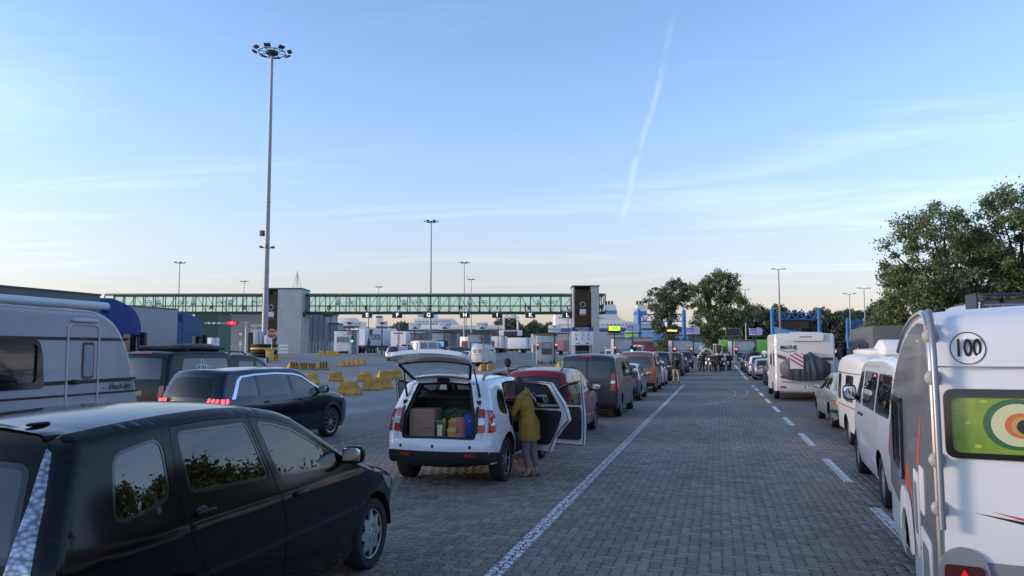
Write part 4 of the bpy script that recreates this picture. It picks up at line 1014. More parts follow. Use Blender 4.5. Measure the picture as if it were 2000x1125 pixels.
# ------------------------------------------------------------------ trees and far land
def leaf_material(name, c0, c1, c2):
    m = bpy.data.materials.new(name); m.use_nodes = True; nt = m.node_tree; N, Lk = nt.nodes, nt.links; b = N['Principled BSDF']
    a = N.new('ShaderNodeAttribute'); a.attribute_name = 'tone'
    r = N.new('ShaderNodeValToRGB'); e = r.color_ramp.elements; e[0].color = (*c0, 1); e[1].color = (*c2, 1); r.color_ramp.elements.new(.5).color = (*c1, 1); Lk.new(a.outputs['Fac'], r.inputs[0])
    Lk.new(r.outputs[0], b.inputs['Base Color']); b.inputs['Roughness'].default_value = .6; b.inputs['Specular IOR Level'].default_value = .3
    tl = N.new('ShaderNodeBsdfTranslucent'); Lk.new(r.outputs[0], tl.inputs[0]); ms = N.new('ShaderNodeMixShader'); ms.inputs[0].default_value = .35
    o = N['Material Output']; Lk.new(b.outputs[0], ms.inputs[1]); Lk.new(tl.outputs[0], ms.inputs[2]); Lk.new(ms.outputs[0], o.inputs[0]); return m
LEAF = leaf_material('leaves dark', (.07, .10, .045), (.15, .20, .085), (.24, .29, .135))
LEAF2 = leaf_material('leaves grey green', (.075, .095, .06), (.135, .165, .10), (.20, .23, .145))
BARK = mat('bark', (.06, .05, .04), .9, var=.35, vs=4, bump=.5, bs=14)
def tree_meshes(seed, h, lobes, nclump, per, leaf, clump_r, th=.3, tr=.35, low=.0):
    """lobes: (x, y, z, rx, ry, rz) ellipsoids of the crown; leaf clumps sit mostly near their skins"""
    rg = np.random.default_rng(seed); tb = MB(); C = []
    vol = np.array([l[3] * l[4] * l[5] for l in lobes]) ** .8; vol = vol / vol.sum()
    for k in range(nclump):
        l = lobes[rg.choice(len(lobes), p=vol)]; d = rg.normal(size=3); d /= np.linalg.norm(d); q = rg.uniform(.35, 1) ** .5 * rg.uniform(.82, 1.06)
        C.append(np.array(l[:3]) + d * q * np.array(l[3:]))
    C = np.array([c for c in C if c[2] > low])
    top = np.array([lobes[0][0] * .3, lobes[0][1] * .3, h * .8]); n = 9
    trunk = [(top[0] * (k / n) ** 2 + .12 * math.sin(k * 1.7 + seed) * (k > 0), top[1] * (k / n) ** 2 + .12 * math.cos(k * 1.3 + seed) * (k > 0), h * .8 * k / n) for k in range(n + 1)]
    tb.tube(trunk, [tr * (1.25 if k == 0 else 1) * (1 - .85 * k / n) for k in range(n + 1)], 9)
    nl = max(6, int(len(C) ** .5 * .9)); limbs = []
    idx = rg.choice(len(C), nl, replace=False)
    for i in idx:
        e = C[i]; z0 = min(max(th * h, e[2] * .45), h * .7); k = z0 / (h * .8) * n; a = int(min(k, n - 1)); f = k - a
        s = np.array(trunk[a]) * (1 - f) + np.array(trunk[a + 1]) * f; mid = (s + e) / 2 + np.array([0, 0, .12 * np.linalg.norm(e - s)]) + rg.normal(size=3) * .2
        P = [tuple((1 - t) ** 2 * s + 2 * t * (1 - t) * mid + t * t * e) for t in np.linspace(0, 1, 7)]
        tb.tube(P, [tr * .42 * (1 - .85 * t) for t in np.linspace(0, 1, 7)], 6); limbs += P[2:]
    Lm = np.array(limbs)
    for c in C[::2]:
        j = np.argmin(((Lm - c) ** 2).sum(1)); s = Lm[j]
        tb.tube([tuple(s), tuple((s + c) / 2 + rg.normal(size=3) * .12), tuple(c)], [tr * .10, tr * .07, tr * .03], 4)
    N_ = len(C) * per; base = np.repeat(C, per, 0); cr_ = np.repeat(rg.uniform(.6, 1.3, len(C)), per)[:, None]
    ctone = np.repeat(rg.uniform(-.22, .22, len(C)), per)
    dl = rg.normal(size=(N_, 3)) * np.array([.55, .55, .42]) * clump_r * cr_; P = base + dl
    u = rg.normal(size=(N_, 3)); u /= np.linalg.norm(u, axis=1)[:, None]; v = np.cross(u, rg.normal(size=(N_, 3))); v /= np.linalg.norm(v, axis=1)[:, None]
    s = leaf * rg.uniform(.55, 1.25, (N_, 1)); u, v = u * s, v * s * .62
    Q = np.stack([P - u, P - v * .9 + u * .1, P + u, P + v * .9 + u * .1], 1).reshape(-1, 3)
    me = bpy.data.meshes.new('crown'); me.vertices.add(len(Q)); me.vertices.foreach_set('co', Q.ravel().astype(np.float32)); me.loops.add(len(Q)); me.loops.foreach_set('vertex_index', np.arange(len(Q), dtype=np.int32)); me.polygons.add(N_); me.polygons.foreach_set('loop_start', np.arange(0, len(Q), 4, dtype=np.int32)); me.update(calc_edges=True)
    a = me.attributes.new('tone', 'FLOAT', 'FACE'); a.data.foreach_set('value', np.clip(.5 + ctone + rg.uniform(-.3, .3, N_), 0, 1).astype(np.float32))
    return tb.mesh('trunk', BARK, 60), me
def tree(name, label, loc, meshes, group=None, lm=None, rz=0, sc=1, cat='tree'):
    t = thing(name, label, cat, loc, rz, group); t.scale = (sc, sc, sc)
    if not meshes[1].materials: meshes[1].materials.append(lm or LEAF)
    link('trunk', meshes[0], t); link('crown', meshes[1], t); return t
# big trees at the right-hand edge
g0 = gp(1905, 685, 46)
tm = tree_meshes(3, 11.2, [(-1.0, 0, 7.4, 3.4, 3.2, 3.4), (1.2, .5, 6.2, 3.2, 3.2, 3.4), (-2.6, 0, 4.4, 2.6, 2.4, 2.6), (2.4, 0, 3.6, 2.8, 2.6, 2.6)], 330, 150, .092, .45, tr=.30, low=.9)
tree('broadleaf_tree', 'broad dark green tree with a gap in its crown above the end caravan', gp(1865, 685, 45), tm, rz=.4)
tm = tree_meshes(5, 12.6, [(0, 0, 8.2, 2.8, 2.8, 4.0), (1.6, 0, 5.0, 3.2, 3.0, 3.4), (-1.2, 0, 4.0, 2.6, 2.4, 2.8)], 310, 150, .092, .45, tr=.3, low=.9)
tree('broadleaf_tree', 'tallest dark tree, cut off by the right edge of the picture', gp(2010, 685, 44), tm)
tm9 = tm = tree_meshes(9, 6.4, [(0, 0, 3.6, 2.8, 2.4, 2.7), (-1.8, 0, 2.4, 1.8, 1.8, 2.0), (2.2, .3, 3.0, 2.0, 1.8, 2.2)], 200, 120, .11, .45, th=.2, tr=.2, low=.4)
tree('broadleaf_tree', 'low bushy tree filling in under the big trees on the right', gp(1795, 685, 48), tm)
tm2 = tree_meshes(12, 5.2, [(0, 0, 2.8, 2.6, 2.2, 2.4), (1.8, 0, 2.2, 2.0, 1.8, 2.0)], 150, 120, .11, .45, th=.2, tr=.16, low=.3)
tree('broadleaf_tree', 'dark shrubby tree behind the ladder on the camper roof', gp(1930, 685, 40), tm2)
# the pair in the middle distance
tm = tree_meshes(21, 15.0, [(-2.0, 0, 10.6, 3.0, 2.8, 3.0), (1.6, .4, 12.0, 3.4, 3.0, 3.0), (3.4, 0, 8.6, 3.2, 3.0, 3.0), (-.6, 0, 6.2, 3.0, 2.8, 3.0), (.6, 0, 2.8, 2.6, 2.4, 2.4)], 400, 75, .165, .56, tr=.5, low=.6)
tree('poplar_tree', 'large round-headed tree standing over the motorcyclists', gp(1392, 685, 132), tm, sc=1.05)
tm = tree_meshes(25, 12.6, [(-1.2, 0, 9.2, 2.6, 2.4, 2.6), (1.0, 0, 10.4, 2.4, 2.2, 2.4), (-.4, 0, 5.6, 2.3, 2.2, 2.4), (0, 0, 2.4, 1.9, 1.8, 1.8)], 190, 75, .165, .54, tr=.34, low=.6)
tree('poplar_tree', 'slimmer open-crowned tree just behind the blue portal', gp(1307, 685, 134), tm, lm=LEAF2, sc=1.12)
# tree belts
var = [tree_meshes(40 + k, 13.5, [(0, 0, 8.5, 3.3, 3.0, 4.6), (rnd.uniform(-1.5, 1.5), 0, 5.0, 3.6, 3.0, 4.2), (rnd.uniform(-1, 1), 0, 10.5, 2.2, 2.2, 2.8)], 95, 30, .52, 1.0, tr=.3, low=.3) for k in range(4)]
for me in var: me[1].materials.append(LEAF2)
x = 1436; k = 0
while x < 1770:
    tree('belt_tree', 'tall grey-green tree in the belt behind the ferry ramps', gp(x, 685, 238 + (k % 3) * 9), var[k % 4], 'tree belt behind the ramps', rz=k * 1.3, sc=rnd.uniform(1.0, 1.2) * (1.08 if x < 1500 or x > 1700 else 1)); x += rnd.uniform(11, 17); k += 1
x = 880
while x < 1250:
    tree('belt_tree', 'tree on the wooded bank behind the white ferry', gp(x, 685, 420 + (k % 4) * 14), var[k % 4], 'trees on the bank behind the ferry', rz=k * 1.1, sc=rnd.uniform(.95, 1.25) * (1.25 if 960 < x < 1110 else .8)); x += rnd.uniform(11, 17); k += 1
def hill():
    b = MB(); hg = mat('wooded hillside', (.045, .062, .038), .9, var=.5, vs=.05, bump=1.0, bs=.15); n = 60
    for (x0, x1, d, hh, seed) in ((600, 1500, 900, 34, 1), (715, 870, 800, 37, 4)):
        V = []; F = []
        for j in range(7):
            for i in range(n + 1):
                t = i / n; p = at(x0 + (x1 - x0) * t, 685, d + j * 22)
                e = math.sin(PI * t) ** .45 if x1 - x0 < 400 else min(1, math.sin(PI * t) * 3)
                V.append((p.x, p.y, 1 + hh * e * (j / 6) ** .6 * (.82 + .18 * math.sin(t * 9 + seed)) + 1.6 * math.sin(i * 2.3 + j * 1.7) * (j > 0)))
        F = [(j * (n + 1) + i, j * (n + 1) + i + 1, (j + 1) * (n + 1) + i + 1, (j + 1) * (n + 1) + i) for j in range(6) for i in range(n)]
        b.add(V, F)
    tag(b.build('hills', hg, smooth=80, fix=False), kind='structure')
hill()
w = MB(); w.quad((-420, 175, 1.75), (900, 330, 1.0), (1500, 1200, 1.0), (-1500, 1200, 1.75)); tag(w.build('water', mat('harbour water', (.03, .05, .07), .12, bump=.3, bs=.6), smooth=0), kind='structure')

# ------------------------------------------------------------------ lamp masts
MASTM = mat('weathered mast steel', (.30, .32, .34), .5, .35, var=.12, vs=2)
FLOOD = mat('floodlight housing', (.05, .055, .06), .5)
LENS = mat('floodlight glass', (.55, .57, .6), .15, coat=.5)
def flood(b_, c, ang, tilt=-.5):
    d = Vector((math.cos(ang), math.sin(ang), 0)); b_.box(tuple(c), (.62, .42, .16), rz=ang + PI / 2, rx=tilt)
def crown_mast(label, loc, H, r0=.36, big=False, ring=.95):
    t = thing('light_mast', label, 'light mast', loc); g = MB(); n = 10
    g.tube([(0, 0, H * k / n) for k in range(n + 1)], [r0 * (1 - .55 * k / n) for k in range(n + 1)], 16 if big else 10)
    p = g.build('pole', MASTM, t)
    if big:
        for z in (4.2, 7.0, 8.3, 11.2, 15.4, 15.8): rr = r0 * (1 - .55 * z / H); MB().lathe([(rr + .004, z - .05), (rr + .028, z - .04), (rr + .028, z + .04), (rr + .004, z + .05)], axis='z', n=16).build('joint_collar', STEEL, t)
        for k in range(6):
            a = k * PI / 3; MB().tube([(r0 * .7 * math.cos(a), r0 * .7 * math.sin(a), 10.7), (.62 * math.cos(a), .62 * math.sin(a), 10.86)], .03, 6).box((.66 * math.cos(a), .66 * math.sin(a), 10.82), (.24, .2, .14), rz=a).build('camera', FLOOD, t)
        MB().box((-.52, -.1, 12.2), (.42, .3, .55)).box((-.25, 0, 12.2), (.3, .08, .08)).build('equipment_box', DKSTEEL, t, bevel=.02)
    c = MB(); c.lathe([(.18, H - .35), (.62, H - .12), (.62, H + .12), (.18, H + .2)], axis='z', n=12) if big else c.lathe([(.1, H - .2), (.22, H - .1), (.22, H + .1), (.1, H + .15)], axis='z', n=8)
    N_ = 8 if big else 6; R_ = 1.62 if big else ring
    c.tube([(R_ * .86 * math.cos(2 * PI * k / N_), R_ * .86 * math.sin(2 * PI * k / N_), H) for k in range(N_)], .05, 6, closed=True)
    for k in range(N_): a = 2 * PI * k / N_; c.tube([(.2 * math.cos(a), .2 * math.sin(a), H), (R_ * .9 * math.cos(a), R_ * .9 * math.sin(a), H + .02)], .04, 6)
    c.build('lamp_crown', DKSTEEL, t)
    for k in range(N_):
        a = 2 * PI * k / N_ + .3; rr = R_ * 1.08
        f = MB(); flood(f, (rr * math.cos(a), rr * math.sin(a), H + .12), a, -.35); o = f.build('floodlight', FLOOD, t, bevel=.02)
    return t
def ground_base(p): return (p.x, p.y, gz(p.x, p.y))
mb_ = gp(516, 690, 75)
crown_mast('tallest grey light mast with a ring of floodlights by the stop sign', mb_, 31.5 - mb_.z + .5, .31, True)
for (x_, yt, D, lab) in ((840, 430, 165, 'tall light mast rising behind the glass footbridge near its middle'), (345, 512, 243, 'far light mast behind the blue lorry cab'), (906, 512, 250, 'far light mast above the letter H of the footbridge'), (473, 549, 312, 'small far light mast above the letter B of the footbridge'),
                         (738, 560, 330, 'smallest far light mast behind the footbridge near the letter E'), (920, 545, 300, 'short far light mast beside the one above letter H')):
    p = gp(x_, 690, D); z = at(x_, yt, D).z; crown_mast(lab, p, z - p.z, .30 if D < 200 else .26, ring=1.3 if D < 200 else 1.5)
def tee_mast(label, x_, yt, D, r0=.16, arm=.9):
    p = gp(x_, 690, D); H = at(x_, yt, D).z - p.z; t = thing('street_lamp', label, 'street lamp', p, YAW)
    MB().tube([(0, 0, 0), (0, 0, H * .5), (0, 0, H)], [r0, r0 * .8, r0 * .55], 10).build('pole', MASTM, t)
    for s in (-1, 1):
        MB().tube([(0, 0, H), (s * arm, 0, H + .12)], .05, 6).build('arm', MASTM, t); MB().sq((s * arm * 1.1, 0, H + .12), (arm * .8, .3, .14), .5, 6).build('lamp_head', FLOOD, t)
for a in (('tall street lamp in front of the second blue portal', 1525, 525, 140, .2), ('street lamp between the round tree and the tree belt', 1458, 565, 190, .2), ('thin street lamp above the grey expedition truck', 1663, 574, 150, .13), ('thin street lamp by the overhanging branches of the big tree', 1692, 563, 145, .13)): tee_mast(*a)
# pole dressed with strings of lamps
p = gp(577, 690, 320); zt = at(577, 527, 320).z; t = thing('flag_pole', 'pole with strings of lights forming a cone above the bridge stair tower', 'pole', p)
MB().tube([(0, 0, 0), (0, 0, zt - p.z)], [.25, .12], 8).build('pole', MASTM, t)
for k in range(10):
    a = k * PI / 5; b = MB(); P_ = [((zt - p.z) and 3.3 * (j / 8) ** 1.25 * math.cos(a), 3.3 * (j / 8) ** 1.25 * math.sin(a), (zt - p.z) - j * 1.35) for j in range(9)]
    b.tube(P_, .03, 4); [b.sq(q, (.16, .16, .2), .9, 4) for q in P_[1:]]; b.build('light_string', STEEL, t)

# ------------------------------------------------------------------ glazed footbridge with its towers
BD = 140.0; BS = FPX / BD
def bx_(px): return (px - 1000) / BS
bo = at(1000, 685, BD); BZ = lambda py: at(1000, py, BD).z
BRG = mat('bridge steel dark green', (.035, .055, .05), .5, .2, var=.1)
GGLASS = glass('green bridge glass', (.76, .93, .92), 1.45)
ROOFM = mat('bridge roof sheet', (.30, .33, .33), .5, .3, var=.1)
CONC = mat('pale concrete', (.40, .41, .42), .75, var=.12, vs=.6, bump=.2, bs=6)
BLUEG = mat('blue grey cladding', (.27, .31, .37), .6, var=.08, vs=.5)
def sign_ring(par, x, y, z, r, m):
    b = MB(); b.lathe([(r * .8, -.02), (r, -.02), (r, .02), (r * .8, .02), (r * .8, -.02)], (x, y, z), 'y', 20); b.box((x, y, z), (r * 1.6, .03, r * .2)); return b.build('prohibition_sign', m, par)
def bridge(x0, x1, label, letters, notices, rings):
    t = thing('footbridge', label, 'bridge', (bo.x, bo.y, 0), YAW); zt, zm, zb = BZ(575), BZ(596.5), BZ(609.5); dp = 3.2
    n = max(2, round((x1 - x0) / 1.87)); w = (x1 - x0) / n; xc = (x0 + x1) / 2
    MB().box((xc, dp / 2, zt + .12), (x1 - x0, dp + .3, .24)).build('roof', ROOFM, t, bevel=.03)
    MB().box((xc, dp / 2, zb - .14), (x1 - x0, dp, .26)).build('deck', BRG, t)
    for y in (0, dp):
        MB().box((xc, y, zt - .10), (x1 - x0, .16, .16)).build('top_chord', BRG, t); MB().box((xc, y, zm), (x1 - x0, .12, .10)).build('rail', BRG, t); MB().box((xc, y, zb + .06), (x1 - x0, .16, .14)).build('bottom_chord', BRG, t)
        pu, pl = [MB().quad((-w / 2 + .07, 0, -q), (w / 2 - .07, 0, -q), (w / 2 - .07, 0, q), (-w / 2 + .07, 0, q)).mesh('pane', GGLASS, 0) for q in ((zt - .18 - zm - .05) / 2, (zm - .05 - zb - .13) / 2)]
        po = MB().box((0, 0, 0), (.13, .13, zt - zb - .15)).mesh('post', BRG, 0)
        for k in range(n + 1): link('post', po, t, (x0 + k * w, y + (.02 if y == 0 else -.02), (zt + zb) / 2))
        for k in range(n): link('pane', pu, t, (x0 + (k + .5) * w, y + .05, (zt - .18 + zm + .05) / 2)); link('pane', pl, t, (x0 + (k + .5) * w, y + .05, (zm - .05 + zb + .13) / 2))
    for k in range(n): s = 1 if (k % 6) < 3 else -1; MB().tube([(x0 + (k + .5 - s * .48) * w, .3, zb + .1), (x0 + (k + .5 + s * .48) * w, .3, zt - .15)], .05, 6).build('brace', BRG, t)
    LM = mat('dark letter', (.015, .03, .028), .5); RG = mat('sign grey', (.16, .2, .2), .5)
    for c, px in letters: text(c, 1.05, LM, t, (bx_(px), -.11, BZ(601)), ext=.02, bold=.05)
    for px in notices: o = MB().box((bx_(px), -.10, BZ(590)), (.85, .03, .95)).build('notice', mat('notice white', (.6, .6, .6), .5), t); MB().box((bx_(px), -.125, BZ(593.5)), (.85, .02, .28)).build('notice_band', mat('notice red', (.35, .12, .12), .5), o); text('i', .5, RG, o, (bx_(px), -.12, BZ(588.5)), ext=.005)
    for px in rings: [sign_ring(t, bx_(px) + s * .42, -.11, BZ(590), .40, RG) for s in (-1, 1)]
    return t
bridge(bx_(200), bx_(519), 'glazed green footbridge section left of the stair tower', (('A', 410), ('B', 475)), (306, 375, 447), (285, 355, 430, 497))
bridge(bx_(594), bx_(1117), 'long glazed green footbridge section over the check-in booths', (('D', 642), ('E', 714), ('F', 779), ('G', 838), ('H', 899), ('I', 971), ('K', 1034), ('L', 1110)), (658, 789, 917, 1053), (686, 814, 943, 1080))
bridge(bx_(1168), bx_(1184), 'short glazed stub of the footbridge beyond the lift tower', (('M', 1174),), (), ())
DKG = glass('dim tower glass', (.10, .12, .12), 1.5)
def tower(label, xg0, xg1, xw1, py_top, dep, wall_left=None):
    t = thing('stair_tower', label, 'tower', (bo.x, bo.y, 0), YAW); a, b_, c = bx_(xg0), bx_(xg1), bx_(xw1); zt = BZ(py_top); z0 = gz(*at((xg0 + xg1) / 2, 685, BD).xy)
    y0 = -2.4
    MB().box(((b_ + c) / 2 + .0, y0 + dep / 2, (zt + z0) / 2), (c - b_, dep, zt - z0)).build('wall', CONC, t)
    MB().box(((a + b_) / 2, y0 + dep - .15, (zt + z0) / 2), (b_ - a, .3, zt - z0)).build('back_wall', CONC, t)
    MB().box((a + .12, y0 + dep / 2 - .2, (zt + z0) / 2), (.24, dep - .42, zt - z0 - .1)).build('side_wall', CONC, t)
    MB().box(((a + c) / 2, y0 + dep / 2, zt + .12), (c - a + .3, dep + .3, .2)).build('roof', DKSTEEL, t, bevel=.03)
    n = 7; hh = (zt - .9 - z0 - 2.6) / n
    for k in range(n):
        z = z0 + 2.6 + (k + .5) * hh; MB().box(((a + .24 + b_) / 2, y0 + .05, z), (b_ - a - .3, .04, hh - .08)).build('pane', DKG, t); MB().box(((a + .24 + b_) / 2, y0 + .03, z - hh / 2), (b_ - a - .26, .1, .08)).build('glazing_bar', DKSTEEL, t)
    for k in range(6): MB().box(((a + b_) / 2, y0 + 1.4, z0 + 1.5 + k * 2.0), (b_ - a - .4, 1.2, .15)).build('landing', CONC, t)
    sg = MB(); sg.lathe([(.38, 0), (.5, 0), (.5, .03), (.38, .03), (.38, 0)], ((a + b_) / 2 + .1, y0 - .05, BZ(py_top + 35)), 'y', 20); sg.build('emblem_ring', STEEL, t)
    MB().box(((a + b_) / 2 + .1, y0 - .03, BZ(py_top + 50)), (1.1, .04, 1.15)).build('notice', mat('notice white', (.6, .6, .6), .5), t); MB().box(((a + b_) / 2 + .1, y0 - .06, BZ(py_top + 54.5)), (1.1, .03, .32)).build('notice_band', mat('notice red', (.35, .12, .12), .5), t)
    return t
tower('grey concrete stair tower standing behind the tallest mast', 520, 548, 594, 566, 5.4)
tower('slim grey lift tower at the right end of the footbridge', 1118, 1153, 1168, 561, 5.0)
# buildings round the left tower
def block(name, label, px0, px1, py0, D, dep, m, roof=None, cat='building'):
    a, b_ = gp(px0, 690, D), gp(px1, 690, D); w = (Vector((b_.x, b_.y)) - Vector((a.x, a.y))).length; H = at((px0 + px1) / 2, py0, D).z - min(a.z, b_.z) + .3
    t = thing(name, label, cat, ((a.x + b_.x) / 2, (a.y + b_.y) / 2, min(a.z, b_.z) - .3), YAW)
    MB().box((0, dep / 2, H / 2), (w, dep, H)).build('wall', m, t); MB().box((0, dep / 2, H + .12), (w + .4, dep + .4, .22)).build('roof', roof or DKSTEEL, t)
    return t, w, H
t, w, H = block('terminal_building', 'grey terminal building with a pale LIRE sign left of the stair tower', 450, 521, 611, 147, 14, mat('grey cladding', (.36, .38, .40), .6, var=.06, vs=.4))
MB().box((w / 2 - 1.9, -.03, 2.2), (3.4, .12, 3.9)).build('entrance', mat('dark doorway', (.02, .022, .025), .4), t); MB().box((w / 2 - 1.6, -.1, 5.0), (3.0, .1, 1.5)).build('name_board', WHITEP, t); text('○ LIRE T', .72, mat('sign blue grey', (.08, .1, .16), .5), t, (w / 2 - 1.7, -.17, 5.0), ext=.01)
t, w, H = block('terminal_building', 'blue-grey clad building between the stair tower and the first booth', 594, 636, 612, 150, 10, BLUEG)
for k in range(4): MB().box((-w / 2 + (k + .5) * w / 4, -.03, H / 2), (.04, .05, H - .3)).build('panel_joint', DKSTEEL, t)
t, w, H = block('shed', 'small grey shed beside the first booth with white doors', 636, 659, 633, 152, 8, mat('grey cladding', (.36, .38, .40), .6))
MB().box((0, -.05, 1.4), (1.6, .08, 2.2)).build('door', WHITEP, t)
t, w, H = block('warehouse', 'dark green corrugated warehouse behind the blue lorry cabs', 378, 424, 613, 210, 16, mat('green cladding', (.05, .11, .075), .6, var=.1))
for k in range(12): MB().box((-w / 2 + (k + .5) * w / 12, -.04, H / 2), (.12, .08, H - .2)).build('rib', mat('green cladding', (.05, .11, .075), .6), t)
t, w, H = block('shed', 'low pale harbour shed with a grey roof below the blue portal', 1232, 1276, 660, 165, 9, mat('pale cladding', (.42, .46, .5), .6), mat('grey roof sheet', (.25, .27, .28), .6))
for k in range(5): MB().box((-w / 2 + (k + .5) * w / 5, -.04, H * .45), (w / 5 - .25, .06, H * .5)).build('gate', mat('pale gate', (.5, .53, .56), .5), t)
t, w, H = block('shed', 'long cream harbour hall behind the booths left of the lift tower', 1040, 1112, 652, 210, 12, mat('cream wall', (.48, .44, .38), .7, var=.05))
for k in range(6): MB().box((-w / 2 + (k + .5) * w / 6, -.04, H * .4), (w / 6 - .6, .06, H * .5)).build('gate', mat('grey gate', (.25, .26, .27), .5), t)
t, w, H = block('shed', 'low dark hall behind the lorries on the far left', 385, 452, 655, 230, 12, mat('dark hall wall', (.10, .09, .09), .7), mat('pale roof', (.55, .55, .55), .6))
for k in range(6): MB().box((-w / 2 + (k + .5) * w / 6, -.04, H * .45), (w / 6 - .5, .06, H * .35)).build('window', DKGLASS, t)
# mesh fence by the tower
t = thing('fence', 'thin grey mesh fence in front of the blue-grey building', 'fence', (bo.x, bo.y, gz(-50, 120)), YAW)
for k in range(15): MB().box((bx_(565) + k * .58, -8, 1.0), (.07, .07, 2.0)).build('post', STEEL, t)
for k in range(5): MB().box(((bx_(565) + bx_(565) + 8.1) / 2, -8, .3 + k * .4), (8.1, .03, .03)).build('rail', STEEL, t)

# ------------------------------------------------------------------ check-in booths, signs, signals
BOOTHM = mat('booth light grey', (.42, .44, .46), .55, var=.06, vs=.8)
BOOTHD = mat('booth dark grey', (.15, .16, .17), .55, var=.08)
BOOTHW = mat('booth white', (.66, .67, .67), .5, var=.04)
BWIN = mat('booth window', (.05, .07, .08), .08, coat=.5)
SCREEN = mat('booth screen blue', (.05, .2, .42), .2, emit=(.10, .35, .75), es=.35)
GLIT = mat('lit green signal', (.02, .4, .2), .3, emit=(.05, 1, .55), es=3.0)
RLIT = mat('lit red signal', (.5, .02, .02), .3, emit=(1, .06, .04), es=3.0)
def signal(par, x, y, z, which, n='traffic_light'):
    o = MB().box((x, y, z), (.26, .2, .85)).build(n, BLACK, par, bevel=.03)
    for i, c in enumerate(('r', 'g')):
        m = RLIT if (c == 'r' and which == 'r') else GLIT if (c == 'g' and which == 'g') else BLACK
        MB().lathe([(.001, -.02), (.11, -.015), (.11, .02)], (x, y - .115, z + (.2 if c == 'r' else -.2)), 'y', 14).build('lens', m, o)
def booth(label, px, wpx, ytop, D, m, light=None, style=0, canopy=None):
    p = gp(px, 690, D); sc = D / FPX; w = wpx * sc; H = at(px, ytop, D).z - p.z; t = thing('check_in_booth', label, 'booth', p, YAW); dp = 3.2
    MB().box((0, dp / 2, H / 2), (w, dp, H)).build('wall', m, t, bevel=.02); MB().box((0, dp / 2, H + .06), (w + .16, dp + .16, .12)).build('roof', DKSTEEL, t)
    if style == 0:
        MB().box((-w * .12, -.02, H * .57), (w * .52, .06, H * .28)).build('window', BWIN, t); MB().box((-w * .18, -.06, H * .57), (w * .30, .03, H * .20)).build('screen', SCREEN, t); MB().box((w * .33, -.05, H * .52), (w * .26, .08, H * .95)).build('side_panel', BOOTHD, t)
        sign_ring(t, w * .06, -.06, H * .87, .22, mat('sign red', (.4, .05, .05), .5)); sign_ring(t, w * .14, -.06, H * .79, .16, mat('sign red', (.4, .05, .05), .5))
    elif style == 1:
        o = MB().box((0, -.02, H * .55), (w * .50, .06, H * .42)).build('window', BWIN, t); MB().box((0, -.06, H * .64), (w * .46, .03, H * .18)).build('blind', mat('pale blind', (.3, .33, .33), .5), o)
        for s in (-1, 1): sign_ring(t, s * w * .37, -.05, H * .88, .28, WHITEP); sign_ring(t, s * w * .40, -.05, H * .74, .20, WHITEP)
        for k, s in enumerate((-1, 1)):
            for q in range(4): MB().box((s * w * .30 + (q - 1.5) * .2, -.35, .22), (.1, .5, .42), rx=.0).build('hazard_stripe', mat('hazard yellow', (.55, .35, .03), .6) if q % 2 else BLACK, t)
    elif style == 2:
        MB().box((0, -.02, H * .30), (w * .78, .06, H * .34)).build('window', BWIN, t); MB().box((0, -.03, H * .56), (w * .96, .05, .05)).build('panel_joint', DKSTEEL, t)
        for s in (-1, 1): sign_ring(t, s * w * .34, -.05, H * .82, .28, WHITEP)
    else:
        MB().box((-w * .05, -.03, H * .62), (w * .62, .06, H * .24)).build('shutter', mat('grey shutter', (.22, .23, .24), .5), t); MB().box((-w * .05, -.02, H * .30), (w * .66, .05, H * .34)).build('lower_panel', BOOTHW, t); MB().box((0, -.03, H * .07), (w * .5, .06, .3)).build('opening', BLACK, t)
        sign_ring(t, w * .28, -.06, H * .9, .22, mat('sign red', (.4, .05, .05), .5)); MB().box((w * .46, .9, H * .5), (.3, 1.9, H * .98)).build('side_panel', BOOTHD, t)
    for s, c in (light or ()): signal(t, s * (w / 2 - .12), -.16, H * (.62 if style != 2 else .58), c)
    return t, w, H
def board(par_label, px, py, wpx, hpx, D, face, kind='plain', legs_to=None, thick=.12, txt=(), name='sign_board', legs=1):
    p = at(px, py, D); sc = D / FPX; w, h = wpx * sc, hpx * sc; zb = (legs_to if legs_to is not None else gz(p.x, p.y))
    t = thing(name, par_label, 'sign', (p.x, p.y, zb), YAW); z = p.z - zb
    MB().box((0, 0, z), (w, thick, h)).build('panel', face, t, bevel=.015)
    for k in range(legs): x = 0 if legs == 1 else (k - .5) * w * .7; MB().box((x, thick / 2 + .08, (z - h * .3) / 2), (.14, .14, z - h * .3)).build('post', DKSTEEL, t)
    if kind == 'shelf': MB().box((.2, .3, z - h / 2 - .14), (w * 1.35, .9, .14)).build('canopy', DKSTEEL, t)
    for (s, size, col, dx, dz) in txt: text(s, size, col, t, (dx * w, -thick / 2 - .012, z + dz * h), ext=.006)
    return t, w, h, z
NAVY = mat('sign navy', (.03, .06, .22), .5)
SIGNW = mat('sign white', (.70, .71, .72), .45)
B1 = booth('white booth with a green light at the left end of the row', 671, 38, 646, 100, BOOTHW, ((1, 'g'),), 3)
B2 = booth('grey booth with a blue screen behind the grey pickup', 869, 50, 650, 102, BOOTHM, (), 0)
B3 = booth('grey booth with a blue screen behind the horse trailer', 936, 46, 653, 102, BOOTHM, (), 0)
B4 = booth('grey booth with two red lights and hazard-striped feet', 1068, 40, 655, 100, BOOTHM, ((-1, 'r'), (1, 'r')), 1)
B5 = booth('grey booth with one red and one green light', 1217, 36, 661, 104, BOOTHM, ((-1, 'r'), (1, 'g')), 2)
B6 = booth('grey booth with two red lights in front of the open-crowned tree', 1333, 36, 665, 104, BOOTHM, ((-1, 'r'), (1, 'r')), 2)
B7 = booth('pale grey booth with a single red light at the head of the empty lane', 1455, 40, 666, 104, BOOTHM, ((-1, 'r'), (1, 'o')), 2)
